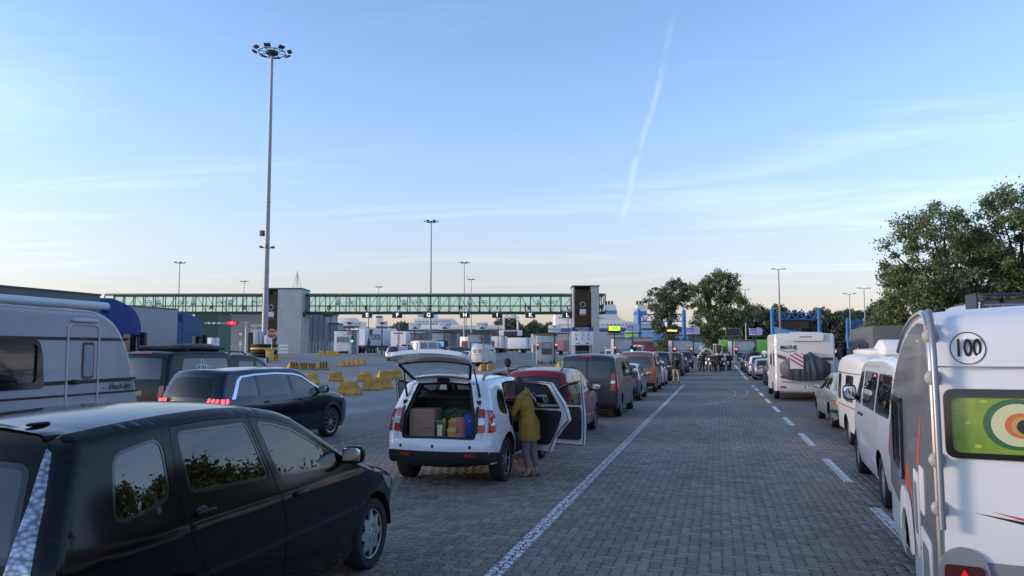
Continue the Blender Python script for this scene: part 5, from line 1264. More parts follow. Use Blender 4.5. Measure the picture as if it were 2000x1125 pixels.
B8 = booth('dark grey booth half hidden behind the white box truck', 818, 34, 652, 108, BOOTHD, (), 0)
def on(b): return b[0].location.z + b[2]
def carlogo(t, w, h, z, y=-.08):
    o = MB(); o.prism([(-.5, 0), (.5, 0), (.48, .15), (.28, .2), (.12, .34), (-.22, .34), (-.36, .2), (-.5, .16)], 'y', y - .02, y); o = o.build('vehicle_symbol', INK, t); o.location = (w * .05, 0, z - h * .36); o.scale = (w * .42, 1, w * .42)
TTL = mat('sign script grey', (.12, .17, .28), .5)
for px, lab in ((810, 'white TT-LINE sign over the dark booth by the lorries'), (868, 'white TT-LINE sign over the booth behind the grey pickup'), (941, 'white TT-LINE sign over the booth behind the horse trailer')):
    t, w, h, z = board(lab, px, 637, 23, 14, 101, SIGNW, 'shelf', txt=(('TT-LINE', .44, TTL, .08, .2),)); carlogo(t, w, h, z)
for px, lab in ((682, 'white lane sign with car symbols over the first booth'), (746, 'white lane sign with car symbols over the DFDS trailer')):
    t, w, h, z = board(lab, px, 632, 22, 9, 101, SIGNW, 'shelf', txt=()); MB().box((0, 0, z - h * .9), (w, .1, h * .42)).build('grey_band', BLUEG, t); carlogo(t, w, h, z + .12); MB().box((0, -.07, z + h * .28), (w * .8, .02, .1)).build('text_bar', mat('sign red', (.4, .05, .05), .5), t)
t, w, h, z = board('white Stena Line sign over the booth with striped feet', 1083, 642, 24, 14, 100, SIGNW, 'shelf', txt=(('Stena Line', .38, NAVY, 0, -.08),)); MB().box((0, -.08, z + h * .28), (.32, .02, .16)).build('red_flag', mat('sign bright red', (.5, .03, .03), .5), t)
YG = mat('yellow green display', (.5, .5, .05), .4, emit=(.75, .85, .05), es=.45); GG = mat('green display', (.1, .5, .08), .4, emit=(.2, .8, .1), es=.4)
t, w, h, z = board('lit yellow and green display over the booth with one green light', 1200, 643, 24, 15, 104, BLACK, 'shelf'); MB().box((0, -.07, z + h * .12), (w * .92, .02, h * .6)).build('display', YG, t); MB().box((w * .08, -.085, z + h * .16), (w * .5, .02, h * .4)).build('display_patch', GG, t)
t, w, h, z = board('dark display with a yellow line of text in front of the tree', 1314, 646, 25, 13, 104, BLACK, 'shelf'); scrawl(t, (-.1, -.08, z + .05), 1.35, .24, mat('amber text', (.6, .5, .05), .4, emit=(1, .85, .1), es=1.2), 9)
t, w, h, z = board('blank dark display in front of the tree belt', 1431, 649, 27, 14, 104, BLACK, 'shelf'); MB().box((0, -.07, z), (w * .88, .02, h * .7)).build('display', mat('blank display', (.03, .032, .035), .3), t); MB().tube([(-w / 2, -.07, z - h / 2), (w / 2, -.07, z - h / 2), (w / 2, -.07, z + h / 2), (-w / 2, -.07, z + h / 2)], .035, 4, closed=True).build('frame', STEEL, t)
LILAC = mat('advert lilac', (.45, .46, .62), .5); ADB = mat('advert blue', (.05, .14, .42), .5)
for px, py, lab in ((1236, 642, 'blue and white ferry advert over the booth with one green light'), (1354, 646, 'blue and white ferry advert over the booth with two red lights'), (1476, 648, 'blue and white ferry advert over the booth of the empty lane')):
    t, w, h, z = board(lab, px, py, 25, 13, 104, SIGNW, 'shelf'); MB().box((-w * .24, -.07, z + h * .1), (w * .5, .02, h * .72)).build('blue_half', ADB, t); MB().lathe([(.001, 0), (.55, 0)], (w * .2, -.075, z + h * .05), 'y', 18).build('lilac_disc', LILAC, t); scrawl(t, (-w * .25, -.09, z + h * .27), w * .36, .16, SIGNW, 5); MB().box((-w * .24, -.09, z - h * .02), (w * .42, .02, .12)).build('white_bar', SIGNW, t)
# gantry letters hung under the bridge
GANT = mat('lane board black', (.02, .021, .023), .4)
for c, px in (('E', 717), ('F', 776), ('G', 837), ('H', 908), ('I', 971), ('K', 1036), ('L', 1108)):
    p = at(px, 615.5, BD - .6); t = thing('lane_sign', 'black lane board with the white letter %s hung under the footbridge' % c, 'sign', p, YAW); MB().box((0, 0, 0), (1.8, .14, .98)).build('panel', GANT, t, bevel=.02)
    text(c, .95, mat('lane letter white', (.8, .8, .8), .5, emit=(1, 1, 1), es=.3), t, (0, -.085, 0), ext=.01, bold=.03); MB().tube([(-.94, -.075, -.53), (.94, -.075, -.53), (.94, -.075, .53), (-.94, -.075, .53)], .03, 4, closed=True).build('edge', STEEL, t)
    for s in (-1, 1): MB().box((s * .5, .2, .62), (.06, .06, .5)).build('hanger', DKSTEEL, t)
for px, lab in ((586, 'unlit dark green display under the bridge by the stair tower'), (641, 'unlit dark green display under the bridge near the letter D')):
    p = at(px, 614.5, BD - .6); t = thing('lane_sign', lab, 'sign', p, YAW); MB().box((0, 0, 0), (1.9, .14, .8)).build('panel', mat('dark green board', (.012, .03, .02), .4), t); MB().tube([(-.97, -.075, -.42), (.97, -.075, -.42), (.97, -.075, .42), (-.97, -.075, .42)], .035, 4, closed=True).build('edge', mat('green edge', (.05, .3, .15), .5), t); MB().box((0, .2, .6), (.06, .06, .5)).build('hanger', DKSTEEL, t)
for px, zz in ((586, 0), (642, 0), (717, 0), (908, 0), (971, 0), (1108, 0)):
    p = gp(px + 2, 690, BD - .4); t = thing('sign_post', 'slim dark post under the lane board near column %s of the footbridge' % {586: 'C', 642: 'D', 717: 'E', 908: 'H', 971: 'I', 1108: 'L'}[px], 'post', p); MB().cyl((0, 0, 0), (0, 0, BZ(620) - p.z), .07, n=8).build('shaft', DKSTEEL, t)
# port office board
p = gp(1138, 690, 122); t = thing('information_board', 'white PORT OFFICE board with pictograms in front of the lift tower', 'sign', p, YAW); sc = 122 / FPX; zt_, zb_ = at(1138, 639, 122).z - p.z, at(1138, 674, 122).z - p.z
MB().box((0, 0, (zt_ + zb_) / 2 - .32), (42 * sc, .12, zt_ - zb_ - .64)).build('panel', SIGNW, t, bevel=.02); MB().box((0, -.01, zt_ - .33), (42 * sc, .14, .66)).build('header', NAVY, t)
text('PORT OFFICE', .34, SIGNW, t, (0, -.10, zt_ - .2), ext=.006); text('“HAFENHAUS”', .28, SIGNW, t, (0, -.10, zt_ - .48), ext=.006)
for i, s in enumerate(('WC', 'X', 'DU', 'P', 'CO', 'TEL')):
    x, z = (i % 3 - 1) * .95, zt_ - 1.15 - (i // 3) * .68
    if s == 'WC': text(s, .34, INK, t, (x, -.07, z - .05), ext=.006)
    elif s == 'X': MB().tube([(x - .18, -.07, z - .2), (x + .18, -.07, z + .2)], .025, 6).tube([(x + .18, -.07, z - .2), (x - .18, -.07, z + .2)], .025, 6).build('pictogram', INK, t)
    elif s == 'P': MB().prism([(x - .2, z - .18), (x + .1, z - .18), (x, z + .2), (x - .08, z + .2)], 'y', -.075, -.065).build('pictogram', INK, t)
    else: MB().box((x, -.07, z - .12), (.36 if s == 'DU' else .2, .012, .1)).box((x - .05, -.07, z + .08), (.22, .012, .14)).build('pictogram', INK, t)
    MB().tube([(x - .3, -.065, z - .27), (x + .3, -.065, z - .27), (x + .3, -.065, z + .27), (x - .3, -.065, z + .27)], .012, 4, closed=True).build('pictogram_frame', GREYP, t)
for s in (-1, 1): MB().prism([(-.3, 0), (.3, .1), (.3, -.1)] if s < 0 else [(.3, 0), (-.3, .1), (-.3, -.1)], 'y', -.09, -.07).build('arrow', INK, t, loc=(s * .85, 0, zb_ + .28)); MB().cyl((s * 1.2, .1, 0), (s * 1.2, .1, zb_ + .3), .07, n=8).build('leg', STEEL, t)
# road signs near the mast
def sign_on_post(name, label, px, py, D, cat='sign'):
    p = at(px, py, D); b_ = gz(p.x, p.y); t = thing(name, label, cat, (p.x, p.y, b_), YAW); h = p.z - b_; MB().cyl((0, .05, 0), (0, .05, h + .2), .035, n=8).build('post', STEEL, t); return t, h
SRED = mat('traffic sign red', (.45, .02, .03), .4)
t, h = sign_on_post('stop_sign', 'red octagonal STOP sign on a post at the foot of the mast', 531, 652, 71)
MB().prism([(.47 * math.cos(PI / 8 + k * PI / 4), h + .47 * math.sin(PI / 8 + k * PI / 4)) for k in range(8)], 'y', -.02, 0).build('border', SIGNW, t); MB().prism([(.42 * math.cos(PI / 8 + k * PI / 4), h + .42 * math.sin(PI / 8 + k * PI / 4)) for k in range(8)], 'y', -.03, -.018).build('face', SRED, t); text('STOP', .32, SIGNW, t, (0, -.036, h), ext=.004)
t, h = sign_on_post('yield_sign', 'red and white give-way triangle in front of the terminal building', 470, 654, 95)
MB().prism([(-.48, h + .36), (0, h - .48), (.48, h + .36)], 'y', -.02, 0).build('border', SRED, t); MB().prism([(-.30, h + .26), (0, h - .27), (.30, h + .26)], 'y', -.03, -.018).build('face', SIGNW, t); MB().box((0, 0, h - 1.1), (.32, .03, .42)).build('small_plate', SIGNW, t)
t, h = sign_on_post('lane_notice', 'white rectangular notice on a post beside the motorcyclists', 1369, 679, 96); MB().box((0, 0, h), (.42, .03, .6)).build('plate', SIGNW, t)
t, h = sign_on_post('lane_notice', 'white rectangular notice on a post left of the booth with striped feet', 1041, 666, 92); MB().box((0, 0, h), (.62, .03, .9)).build('plate', SIGNW, t)
t, h = sign_on_post('lane_notice', 'small white notice with a blue arrow right of the lift tower', 1182, 676, 110); MB().box((0, 0, h), (.4, .03, .7)).build('plate', SIGNW, t); MB().lathe([(.001, -.02), (.14, -.02)], (0, -.005, h + .08), 'y', 12).build('blue_disc', ADB, t)
# overhead gantry with the red cross
p = gp(480, 690, 100); t = thing('signal_gantry', 'grey cantilever gantry carrying a red lane signal by the green warehouse', 'gantry', p, YAW); h = at(480, 631, 100).z - p.z; sc = 100 / FPX
MB().cyl((0, 0, 0), (0, 0, h + .2), .14, n=10).build('post', STEEL, t); MB().box((-2.6, 0, h), (5.9, .2, .2)).build('beam', STEEL, t)
o = MB().box(((453 - 480) * sc, -.2, h), (1.35, .3, .56)).build('signal_box', BLACK, t); MB().box(((453 - 480) * sc, -.36, h), (1.2, .02, .42)).build('red_field', mat('dim red display', (.3, .01, .01), .4, emit=(1, .03, .03), es=.35), o); text('X', .42, RLIT, o, ((453 - 480) * sc, -.38, h), ext=.005)
for k in range(3): MB().lathe([(.001, -.02), (.16, -.02), (.16, .02)], ((407 + k * 10 - 480) * sc, -.15, h), 'y', 14).build('round_sign', SIGNW, t)
# clutter at the mast foot
t = thing('mast_guard', 'drum of stacked tyres with a yellow band round the mast foot', 'mast guard', mb_)
for k in range(4): MB().lathe([(.75, -.02), (1.15, 0), (1.32, .10), (1.32, .22), (1.15, .30), (.75, .32)], (0, 0, k * .31 + .04), 'z', 28).build('tyre_ring' if k != 2 else 'yellow_band', RUBBER if k != 2 else mat('guard yellow', (.55, .42, .10), .6, var=.15), t)
YEL = mat('concrete block yellow', (.50, .26, .045), .75, var=.42, vs=3.5, bump=.3, bs=20)
p = gp(504, 690, 73.5); t = thing('cabinet', 'pale grey electrical cabinet on the tyre drum left of the mast', 'cabinet', (p.x, p.y, mb_.z + 1.25), YAW); MB().box((0, 0, .62), (.86, .5, 1.25)).build('case', mat('cabinet grey', (.42, .44, .45), .5, var=.08), t, bevel=.02); MB().box((.1, -.26, .62), (.02, .02, 1.1)).build('door_gap', BLACK, t)
p = gp(523, 690, 73.5); t = thing('cabinet', 'smaller white electrical cabinet on the tyre drum right of the mast', 'cabinet', (p.x, p.y, mb_.z + 1.25), YAW); MB().box((0, 0, .42), (.62, .45, .85)).build('case', WHITEP, t, bevel=.02); MB().box((0, -.24, .42), (.02, .02, .7)).build('door_gap', BLACK, t)
p = gp(527, 690, 68); t = thing('waste_bin', 'yellow wheeled bin beside the tyre drum', 'bin', p, YAW); MB().prism([(-.24, 0), (.24, 0), (.3, .95), (-.3, .95)], 'y', -.28, .28).build('body', mat('bin yellow', (.55, .42, .05), .5), t, bevel=.03); MB().box((0, 0, 1.0), (.66, .66, .08)).build('lid', mat('bin yellow', (.55, .42, .05), .5), t, bevel=.02)
p = gp(522, 690, 66.5); t = thing('cone', 'small blue canister standing by the yellow bin', 'canister', p); MB().lathe([(.001, 0), (.17, 0), (.18, .3), (.12, .42), (.05, .46), (.001, .46)], axis='z', n=14).build('body', mat('blue plastic', (.02, .09, .35), .4), t); t.name = 'canister'
p = gp(552, 690, 84); t = thing('barrier', 'white slatted barrier in front of the stair tower', 'barrier', p, YAW)
for k in range(3): MB().box((0, 0, .3 + k * .36), (1.2, .08, .2)).build('board', WHITEP, t)
for s in (-1, 1): MB().box((s * .5, .07, .58), (.08, .06, 1.16)).build('leg', STEEL, t)

# ------------------------------------------------------------------ yellow wedge blocks
def block_mesh(stripe):
    b = MB(); P = [(-.52, -.36, 0), (.52, -.36, 0), (.52, .36, 0), (-.52, .36, 0), (-.52, -.36, .10), (.52, -.36, .10), (.52, .36, .10), (-.52, .36, .10), (-.36, -.09, .62), (.36, -.09, .62), (.36, .09, .62), (-.36, .09, .62)]
    b.add(P, [(3, 2, 1, 0), (0, 1, 5, 4), (1, 2, 6, 5), (2, 3, 7, 6), (3, 0, 4, 7), (4, 5, 9, 8), (5, 6, 10, 9), (6, 7, 11, 10), (7, 4, 8, 11), (8, 9, 10, 11)])
    return b.mesh('block', [YEL], 20, bevel=.03)
bm_ = block_mesh(0)
st_ = MB()
for k in range(3):
    x0 = -.26 + k * .22; st_.add([(x0, -.365, .10), (x0 + .11, -.365, .10), (x0 + .09, -.097, .61), (x0 - .0, -.097, .61)], [(0, 1, 2, 3)])
stm = st_.mesh('stripe', INK, 0)
NB = 0
def yblock(px, py, D, label, striped=False, rz=None, group='yellow wedge blocks dividing the yard', sc=1):
    global NB; p = gp(px, py, D); NB += 1
    t = thing('wedge_block', label, 'concrete block', p, YAW + (rz if rz is not None else rnd.uniform(-.25, .25)), group); t.scale = (sc, sc, sc); link('block', bm_, t); MB().tube([(0, -.3, .28), (0, -.27, .34)], .02, 6).build('lifting_hole', BLACK, t)
    if striped: link('stripes', stm, t, (0, -.004, 0))
yblock(682, 772, 36, 'largest yellow wedge block, just ahead of the navy car', rz=-.35); yblock(656, 741, 50, 'yellow wedge block behind the largest one, to its left'); yblock(713, 739, 50.5, 'yellow wedge block left of the pair by the open tailgate')
yblock(751, 736, 54, 'left block of the pair beside the open tailgate', rz=.5); yblock(771, 733, 56, 'right block of the pair beside the open tailgate', rz=.5); yblock(606, 745, 46, 'yellow wedge block half hidden behind the navy car roof')
yblock(727, 762, 40, 'yellow wedge block seen through the open left door of the white car'); yblock(748, 757, 42, 'yellow wedge block right of the one seen through the left door')
for i, px in enumerate((573, 592, 608)): yblock(px, 716, 61 + i * .3, ('leftmost', 'middle', 'rightmost')[i] + ' of three black-striped yellow blocks beyond the navy car', True, .6, 'striped yellow blocks beyond the navy car', sc=.85)
yblock(632, 712, 63, 'single black-striped yellow block between the two rows', True, .2)
for i, (px, d) in enumerate(((669, 69), (679, 70), (688, 71), (697, 72.5), (708, 74.5))): yblock(px, 707, d, ('first', 'second', 'third', 'fourth', 'last')[i] + ' yellow block from the left in the close row before the white booth', False, 1.35, 'close row of yellow blocks by the white booth', sc=.8)
for px in (538,): yblock(px, 700, 70, 'yellow block at the foot of the tyre drum', True, .1, sc=.8)
for i, px in enumerate((628, 642, 655)): yblock(px, 692, 90, ('left', 'middle', 'right')[i] + ' one of three small yellow blocks beside the white booth', False, 0, 'yellow blocks left of the white booth', sc=.8)
for i, px in enumerate((945, 958, 1096, 1104, 1112, 1120)): yblock(px, 703, 74 if px < 1000 else 84, ('left block of the yellow pair', 'right block of the yellow pair', 'first block of the yellow row', 'second block of the yellow row', 'third block of the yellow row', 'last block of the yellow row')[i] + (' seen over the white SUV roof' if px < 1000 else ' seen over the grey van roof'), False, .6, 'yellow blocks seen over the queue roofs')
t = thing('bollard', 'small round yellow bollard at the foot of the end booth', 'bollard', gp(1454, 690, 84)); MB().lathe([(.001, 0), (.26, 0), (.28, .3), (.2, .5), (.001, .56)], axis='z', n=16).build('body', YEL, t); MB().box((0, -.27, .28), (.2, .03, .16)).build('band', BLACK, t)

# ------------------------------------------------------------------ ferries, ramps, far harbour things
SHW = mat('ship white', (.78, .76, .72), .5, var=.03, vs=.1); SHB = mat('ship blue', (.03, .10, .30), .5); SHD = mat('ship dark', (.05, .045, .05), .5)
def shipbox(t, D, px0, px1, py0, py1, m, dep=14, y=0, nm='deck_block'):
    sc = D / FPX; x0, x1 = (px0 - 1000) * sc, (px1 - 1000) * sc; z0, z1 = at(1000, py1, D).z, at(1000, py0, D).z
    return MB().box(((x0 + x1) / 2, y + dep / 2, (z0 + z1) / 2), (x1 - x0, dep, z1 - z0)).build(nm, m, t, bevel=.2)
def ports(t, D, px0, px1, py, n, m=None, hpx=1.6, wpx=2.0, y=-.1):
    sc = D / FPX
    for k in range(n): px = px0 + (px1 - px0) * (k + .5) / n; MB().box(((px - 1000) * sc, y, at(1000, py, D).z), (wpx * sc, .3, hpx * sc)).build('window', m or DKGLASS, t)
def ship(label, D): o = at(1000, 685, D); return thing('ferry', label, 'ferry', (o.x, o.y, 0), YAW)
t = ship('white and blue ferry behind the DFDS trailer', 380); shipbox(t, 380, 640, 775, 652, 680, SHB, 18, 0, 'hull'); shipbox(t, 380, 646, 765, 641, 653, SHW, 16, 1); shipbox(t, 380, 650, 704, 627, 642, SHW, 14, 1.5); shipbox(t, 380, 655, 690, 620, 628, SHW, 10, 3); shipbox(t, 380, 730, 741, 618, 642, SHW, 6, 4, 'funnel'); shipbox(t, 380, 730, 741, 616, 620, SHD, 6, 3.9, 'funnel_cap')
ports(t, 380, 652, 702, 632, 12, y=1.3); ports(t, 380, 652, 702, 637, 12, y=1.3); ports(t, 380, 650, 760, 646, 20, y=.8); text('TS', 5.5, SHW, t, (bx_(712) * 380 / BD, -.4, at(1000, 660, 380).z), ext=.05)
t = ship('cream-white ferry with a long low hull behind the booths', 330); shipbox(t, 330, 800, 1010, 643, 680, mat('ship brown hull', (.09, .08, .085), .6), 16, 0, 'hull'); shipbox(t, 330, 806, 985, 635, 644, SHW, 14, .8); shipbox(t, 330, 806, 884, 622, 636, SHW, 13, 1.2); shipbox(t, 330, 812, 850, 612, 623, SHW, 10, 2, 'bridge_deck'); shipbox(t, 330, 818, 826, 606, 613, SHW, 4, 4, 'mast_house')
ports(t, 330, 808, 880, 627, 14, y=1.0); ports(t, 330, 808, 880, 632, 14, y=1.0); ports(t, 330, 815, 848, 616, 7, y=1.8, wpx=3)
sc = 330 / FPX; MB().prism([((884 - 1000) * sc, at(1000, 622, 330).z), ((905 - 1000) * sc, at(1000, 643, 330).z), ((884 - 1000) * sc, at(1000, 643, 330).z)], 'y', 2, 12).build('sloped_deck', SHW, t)
for px in (982, 1009): shipbox(t, 330, px, px + 4, 620, 645, SHW, 3, -3, 'ramp_post')
shipbox(t, 330, 982, 1013, 618, 622, SHW, 3, -3, 'ramp_beam'); MB().tube([((997 - 1000) * sc, -1, at(1000, 620, 330).z), ((997 - 1000) * sc, -1, at(1000, 602, 330).z)], .25, 6).build('mast', SHW, t); MB().tube([((990 - 1000) * sc, -1, at(1000, 620, 330).z), ((997 - 1000) * sc, -1, at(1000, 606, 330).z), ((1004 - 1000) * sc, -1, at(1000, 620, 330).z)], .2, 6).build('stay', SHW, t)
shipbox(t, 330, 975, 1020, 645, 656, SHW, 4, -2.5, 'stern_frame'); shipbox(t, 330, 984, 1010, 647, 657, SHD, 1, -2.7, 'stern_opening')
D3 = 300; t = ship('big white ferry with a blue stripe and two dark-topped funnels', D3); sc = D3 / FPX; Z3 = lambda py: at(1000, py, D3).z; X3 = lambda px: (px - 1000) * sc
shipbox(t, D3, 1085, 1345, 648, 690, mat('ship grey hull', (.36, .38, .42), .5), 22, 0, 'hull'); shipbox(t, D3, 1085, 1345, 641, 648, SHB, 21.6, .2, 'stripe'); shipbox(t, D3, 1085, 1300, 628, 641, SHW, 21, .5); shipbox(t, D3, 1085, 1182, 613, 629, SHW, 19, 1.2); shipbox(t, D3, 1094, 1130, 604, 614, SHW, 16, 2, 'bridge_deck')
MB().prism([(X3(1178), Z3(628)), (X3(1236), Z3(628)), (X3(1218), Z3(625)), (X3(1208), Z3(617)), (X3(1204), Z3(594)), (X3(1184), Z3(594)), (X3(1182), Z3(604))], 'y', 1.0, 9).build('funnel_casing', SHW, t)
MB().box(((X3(1194)), 5, Z3(609)), (X3(1206) - X3(1182), 8.3, 1.4)).build('funnel_stripe', mat('ship light blue', (.08, .25, .55), .5), t)
MB().prism([(X3(1244), Z3(632)), (X3(1268), Z3(632)), (X3(1264), Z3(594)), (X3(1248), Z3(594))], 'y', 2, 9).build('funnel', SHW, t); MB().prism([(X3(1245), Z3(613)), (X3(1267), Z3(613)), (X3(1266), Z3(607)), (X3(1246), Z3(607))], 'y', 1.9, 9.1).build('funnel_stripe', mat('ship light blue', (.08, .25, .55), .5), t)
for x0, n in ((1186, 6), (1249, 5)):
    for k in range(n): MB().cyl((X3(x0 + k * 3.1), 5 + (k % 2), Z3(596)), (X3(x0 + k * 3.1), 5 + (k % 2), Z3(585.5)), .26, n=8).build('exhaust', SHD, t)
ports(t, D3, 1090, 1180, 620, 16, y=1.0); ports(t, D3, 1090, 1290, 634, 26, y=.3); ports(t, D3, 1096, 1128, 609, 7, y=1.8, wpx=3); MB().box((X3(1182), .8, Z3(640)), (4, .3, 1.2)).build('vent_panel', GREYP, t)
RAMPB = mat('ramp blue', (.03, .15, .42), .5, var=.08)
def portal(label, px0, px1, pytop, pybeam, D, cw=.9, panel=None):
    o = gp((px0 + px1) / 2, 690, D); t = thing('ramp_portal', label, 'portal', o, YAW); sc = D / FPX; w = (px1 - px0) * sc; zb, zt = at(1000, pybeam, D).z - o.z, at(1000, pytop, D).z - o.z
    for s in (-1, 1): MB().cyl((s * w / 2, 0, 0), (s * w / 2, 0, zb + .6), cw / 2, n=14).cyl((s * w / 2, 0, zb + .6), (s * w / 2, 0, zt), cw * .55, .06, n=14).build('column', RAMPB, t)
    h = 1.5
    for z in (zb - h, zb): MB().box((0, 0, z), (w - cw, .3, .25)).build('chord', RAMPB, t)
    n = 10
    for k in range(n): x0, x1 = -w / 2 + cw / 2 + (w - cw) * k / n, -w / 2 + cw / 2 + (w - cw) * (k + 1) / n; MB().tube([(x0, 0, zb - h if k % 2 else zb), (x1, 0, zb if k % 2 else zb - h)], .11, 6).build('brace', RAMPB, t)
    if panel: MB().box((0, .4, zb - h - 1.2), (w * .58, .3, 2.2)).build('panel', mat('rust brown sheet', (.06, .035, .03), .7, var=.2), t)
    MB().add([(-w * .42, 2, zb - h - 3.2), (w * .42, -1.5, zb - h - 5.2), (w * .42, -1.5, zb - h - 3.8), (-w * .42, 2, zb - h - 1.8)], [(0, 1, 2, 3)]).build('ramp_side', mat('ramp pale blue', (.12, .30, .55), .5), t)
portal('blue ferry ramp portal left of the open-crowned tree', 1249, 1337, 602, 614, 170); portal('blue ferry ramp portal with a brown panel behind the motorhome', 1510, 1602, 600, 611, 185, panel=True); portal('small blue ramp portal above the expedition truck', 1657, 1690, 620, 627, 190, .7)
def box_trailer(label, px, D, L, col, rz=0, h=2.7, z0=1.2, name='trailer', txt=None, group=None, cat='trailer', lift=0, wheels=True):
    p = gp(px, 690, D); t = thing(name, label, cat, (p.x, p.y, p.z + lift), rz, group); m = mat(*col) if isinstance(col, tuple) else col
    MB().box((0, L / 2, z0 + h / 2), (2.5, L, h)).build('box', m, t, bevel=.04); MB().box((0, L / 2, z0 - .12), (1.6, L * .96, .22)).build('chassis', BLACK, t)
    if wheels:
        for y in (1.6, 2.9, 4.2) if L > 9 else (1.6, L - 1.4):
            for s in (1, -1): wheel(t, 1.1, y, .48, .34, 'van', s)
    for s in (-1, 1): MB().box((s * .62, -.03, z0 + h / 2), (1.16, .04, h - .16)).build('rear_door', m, t); MB().box((s * .95, -.05, z0 - .1), (.45, .06, .16)).build('tail_lamp', REDL, t); MB().box((s * .1, -.07, z0 + h / 2), (.04, .04, h - .2)).build('lock_rod', STEEL, t)
    if txt: text(txt, 1.35, INK, t, (1.27, 4.3, z0 + h * .5), (PI / 2, 0, PI / 2), ext=.01, bold=.02)
    return t
LW = mat('lorry white', (.66, .68, .70), .45, var=.05, vs=.6)
t = box_trailer('white refrigerated trailer lettered DFDS waiting at the booths', 699, 126, 13.4, LW, 0, 2.75, 1.25, txt='DFDS'); 
MB().add([(1.262, .7, 1.3), (1.262, 1.9, 1.3), (1.262, 2.9, 3.96), (1.262, 1.7, 3.96)], [(0, 1, 2, 3)]).build('dark_flash', mat('trailer dark grey', (.03, .035, .045), .5), t, smooth=0); b = MB(); b.box((1.268, 1.8, 2.6), (.02, .22, 1.1)); b.box((1.268, 1.8, 2.6), (.02, .8, .25)); b.build('cross_emblem', LW, t)
t = box_trailer('white box truck with a small brown caption on its back', 778, 112, 7.5, LW, 0, 2.2, 1.1, name='box_truck', cat='truck'); MB().box((0, -.06, 3.02), (1.5, .03, .22)).build('caption', mat('caption brown', (.2, .14, .1), .6), t)
box_trailer('dark blue-grey trailer parked behind the white box truck', 816, 128, 10, mat('trailer blue grey', (.16, .19, .24), .5), 0)
for px, D, L, col, lab, rz in ((985, 165, 11, LW, 'white container trailer parked broadside right of the horse trailer', R(72)), (1032, 175, 8, LW, 'white trailer behind the notice left of the striped booth', R(80)), (960, 150, 6, mat('trailer red', (.30, .04, .035), .5), 'low red flatbed stack beside the horse trailer', R(80)), (1105, 185, 7, mat('trailer pink', (.35, .18, .2), .5), 'pink and blue tarpaulin trailer beside the lift tower', R(82)),
                              (1302, 140, 9, mat('container red', (.33, .035, .04), .5), 'red container trailer in front of the low pale shed', R(75)), (1275, 150, 7, mat('container brown', (.16, .07, .05), .6), 'brown container beside the red container trailer', R(80)), (1502, 128, 8, mat('container green', (.07, .30, .06), .5), 'bright green container trailer behind the end booth', R(80)), (1500, 150, 9, mat('tarpaulin navy', (.03, .05, .14), .5), 'navy tarpaulin trailer behind the green container', R(80)), (420, 190, 9, LW, 'white trailer under the red lane signal far behind', R(78)),
                              (1285, 190, 8, mat('cab green', (.12, .42, .10), .5), 'green and white lorry climbing the ferry ramp', R(80)), (1350, 165, 8, mat('boat white', (.6, .62, .64), .5), 'white trailer behind the booth with two red lights', R(80)), (1400, 170, 8, LW, 'white trailer behind the round-headed tree', R(80)), (1430, 175, 8, LW, 'white trailer right of the round-headed tree', R(80))):
    box_trailer(lab, px, D, L, col, rz, 2.5 if 'low' not in lab else 1.4, 1.1, lift=3.2 if 'climbing' in lab else 0)

# ------------------------------------------------------------------ the queue left of the empty lane
BMPV, sh = car('people_carrier', 'black people carrier with tall clear tail lamps in the foreground', spec_black_mpv(), (-4.05, 4.02, 0))
o = MB(); o.sq((.33, -.47, 1.637), (.03, .16, .022), .6, 8); o.build('roof_fin', paint('black car paint', (.004, .0045, .006), .14, var=0), BMPV)
car('navy_suv', 'navy estate SUV with lit red claw lamps and a silver roof strip', spec_navy(), (-10.1, 14.1, 0), R(-5))
DUST, dsh = car('white_suv', 'white SUV with tailgate and doors open, being packed', spec_white_suv(), (-4.13, 11.9, 0))
# luggage space, struts, tailgate details
b = MB(); b.box((0, -.25, .70), (1.10, .90, .03)); b.build('boot_floor', GREYP, DUST)
for s in (-1, 1): MB().box((s * .60, -.22, .98), (.06, .86, .62)).build('boot_side_trim', INNER, DUST)
MB().sq((0, .22, 1.05), (1.22, .14, .72), .3, 10).build('rear_seat_back', SEATM, DUST)
MB().sq((0, .10, 1.30), (1.16, .03, .09), .4, 10).build('parcel_shelf_edge', INNER, DUST)
MB().box((0, -.70, .712), (1.08, .10, .02)).build('boot_sill', mat('white car paint', (.74, .75, .77), .25), DUST)
MB().box((0, -.72, .716), (.22, .12, .035)).build('latch_cover', BLACK, DUST)
for s in (-1, 1): MB().tube([(s * .60, -.56, 1.30), (s * .57, -.80, 1.78)], .011, 8).tube([(s * .60, -.56, 1.30), (s * .59, -.68, 1.54)], .018, 8).build('gas_strut', BLACK, DUST)
ring = [(p[0] * 1, p[1]) for p in grow(dsh.band(dsh.tag['t0'], dsh.tag['t1'], .055, .12), -.02)]
part('boot_seal', [(*dsh.piece('R', grow(ring, .012), [grow(ring, -.012)], -.012, -.018, step=.2),)], BLACK, DUST)
TGo = next(c for c in DUST.children if c.name.startswith('tailgate'))
off_ = [-v for v in TGo.location]
q = part('brake_lamp_cover', [(*dsh.piece('R', rect(-.10, dsh.tag['w1'] + .035, .10, dsh.tag['t1'] - .02, .02), [], -.085, -.02),)], BLACK, TGo); q.location = off_
rl = mat('roof rail grey', (.30, .31, .33), .4, .4)
for s in (-1, 1):
    x_ = .555
    MB().tube([(s * x_, -.26, 1.60), (s * x_, -.20, 1.655), (s * x_, .2, 1.70), (s * x_, .9, 1.705), (s * x_, 1.2, 1.66), (s * x_, 1.28, 1.61)], .026, 8).build('roof_rail', rl, DUST)
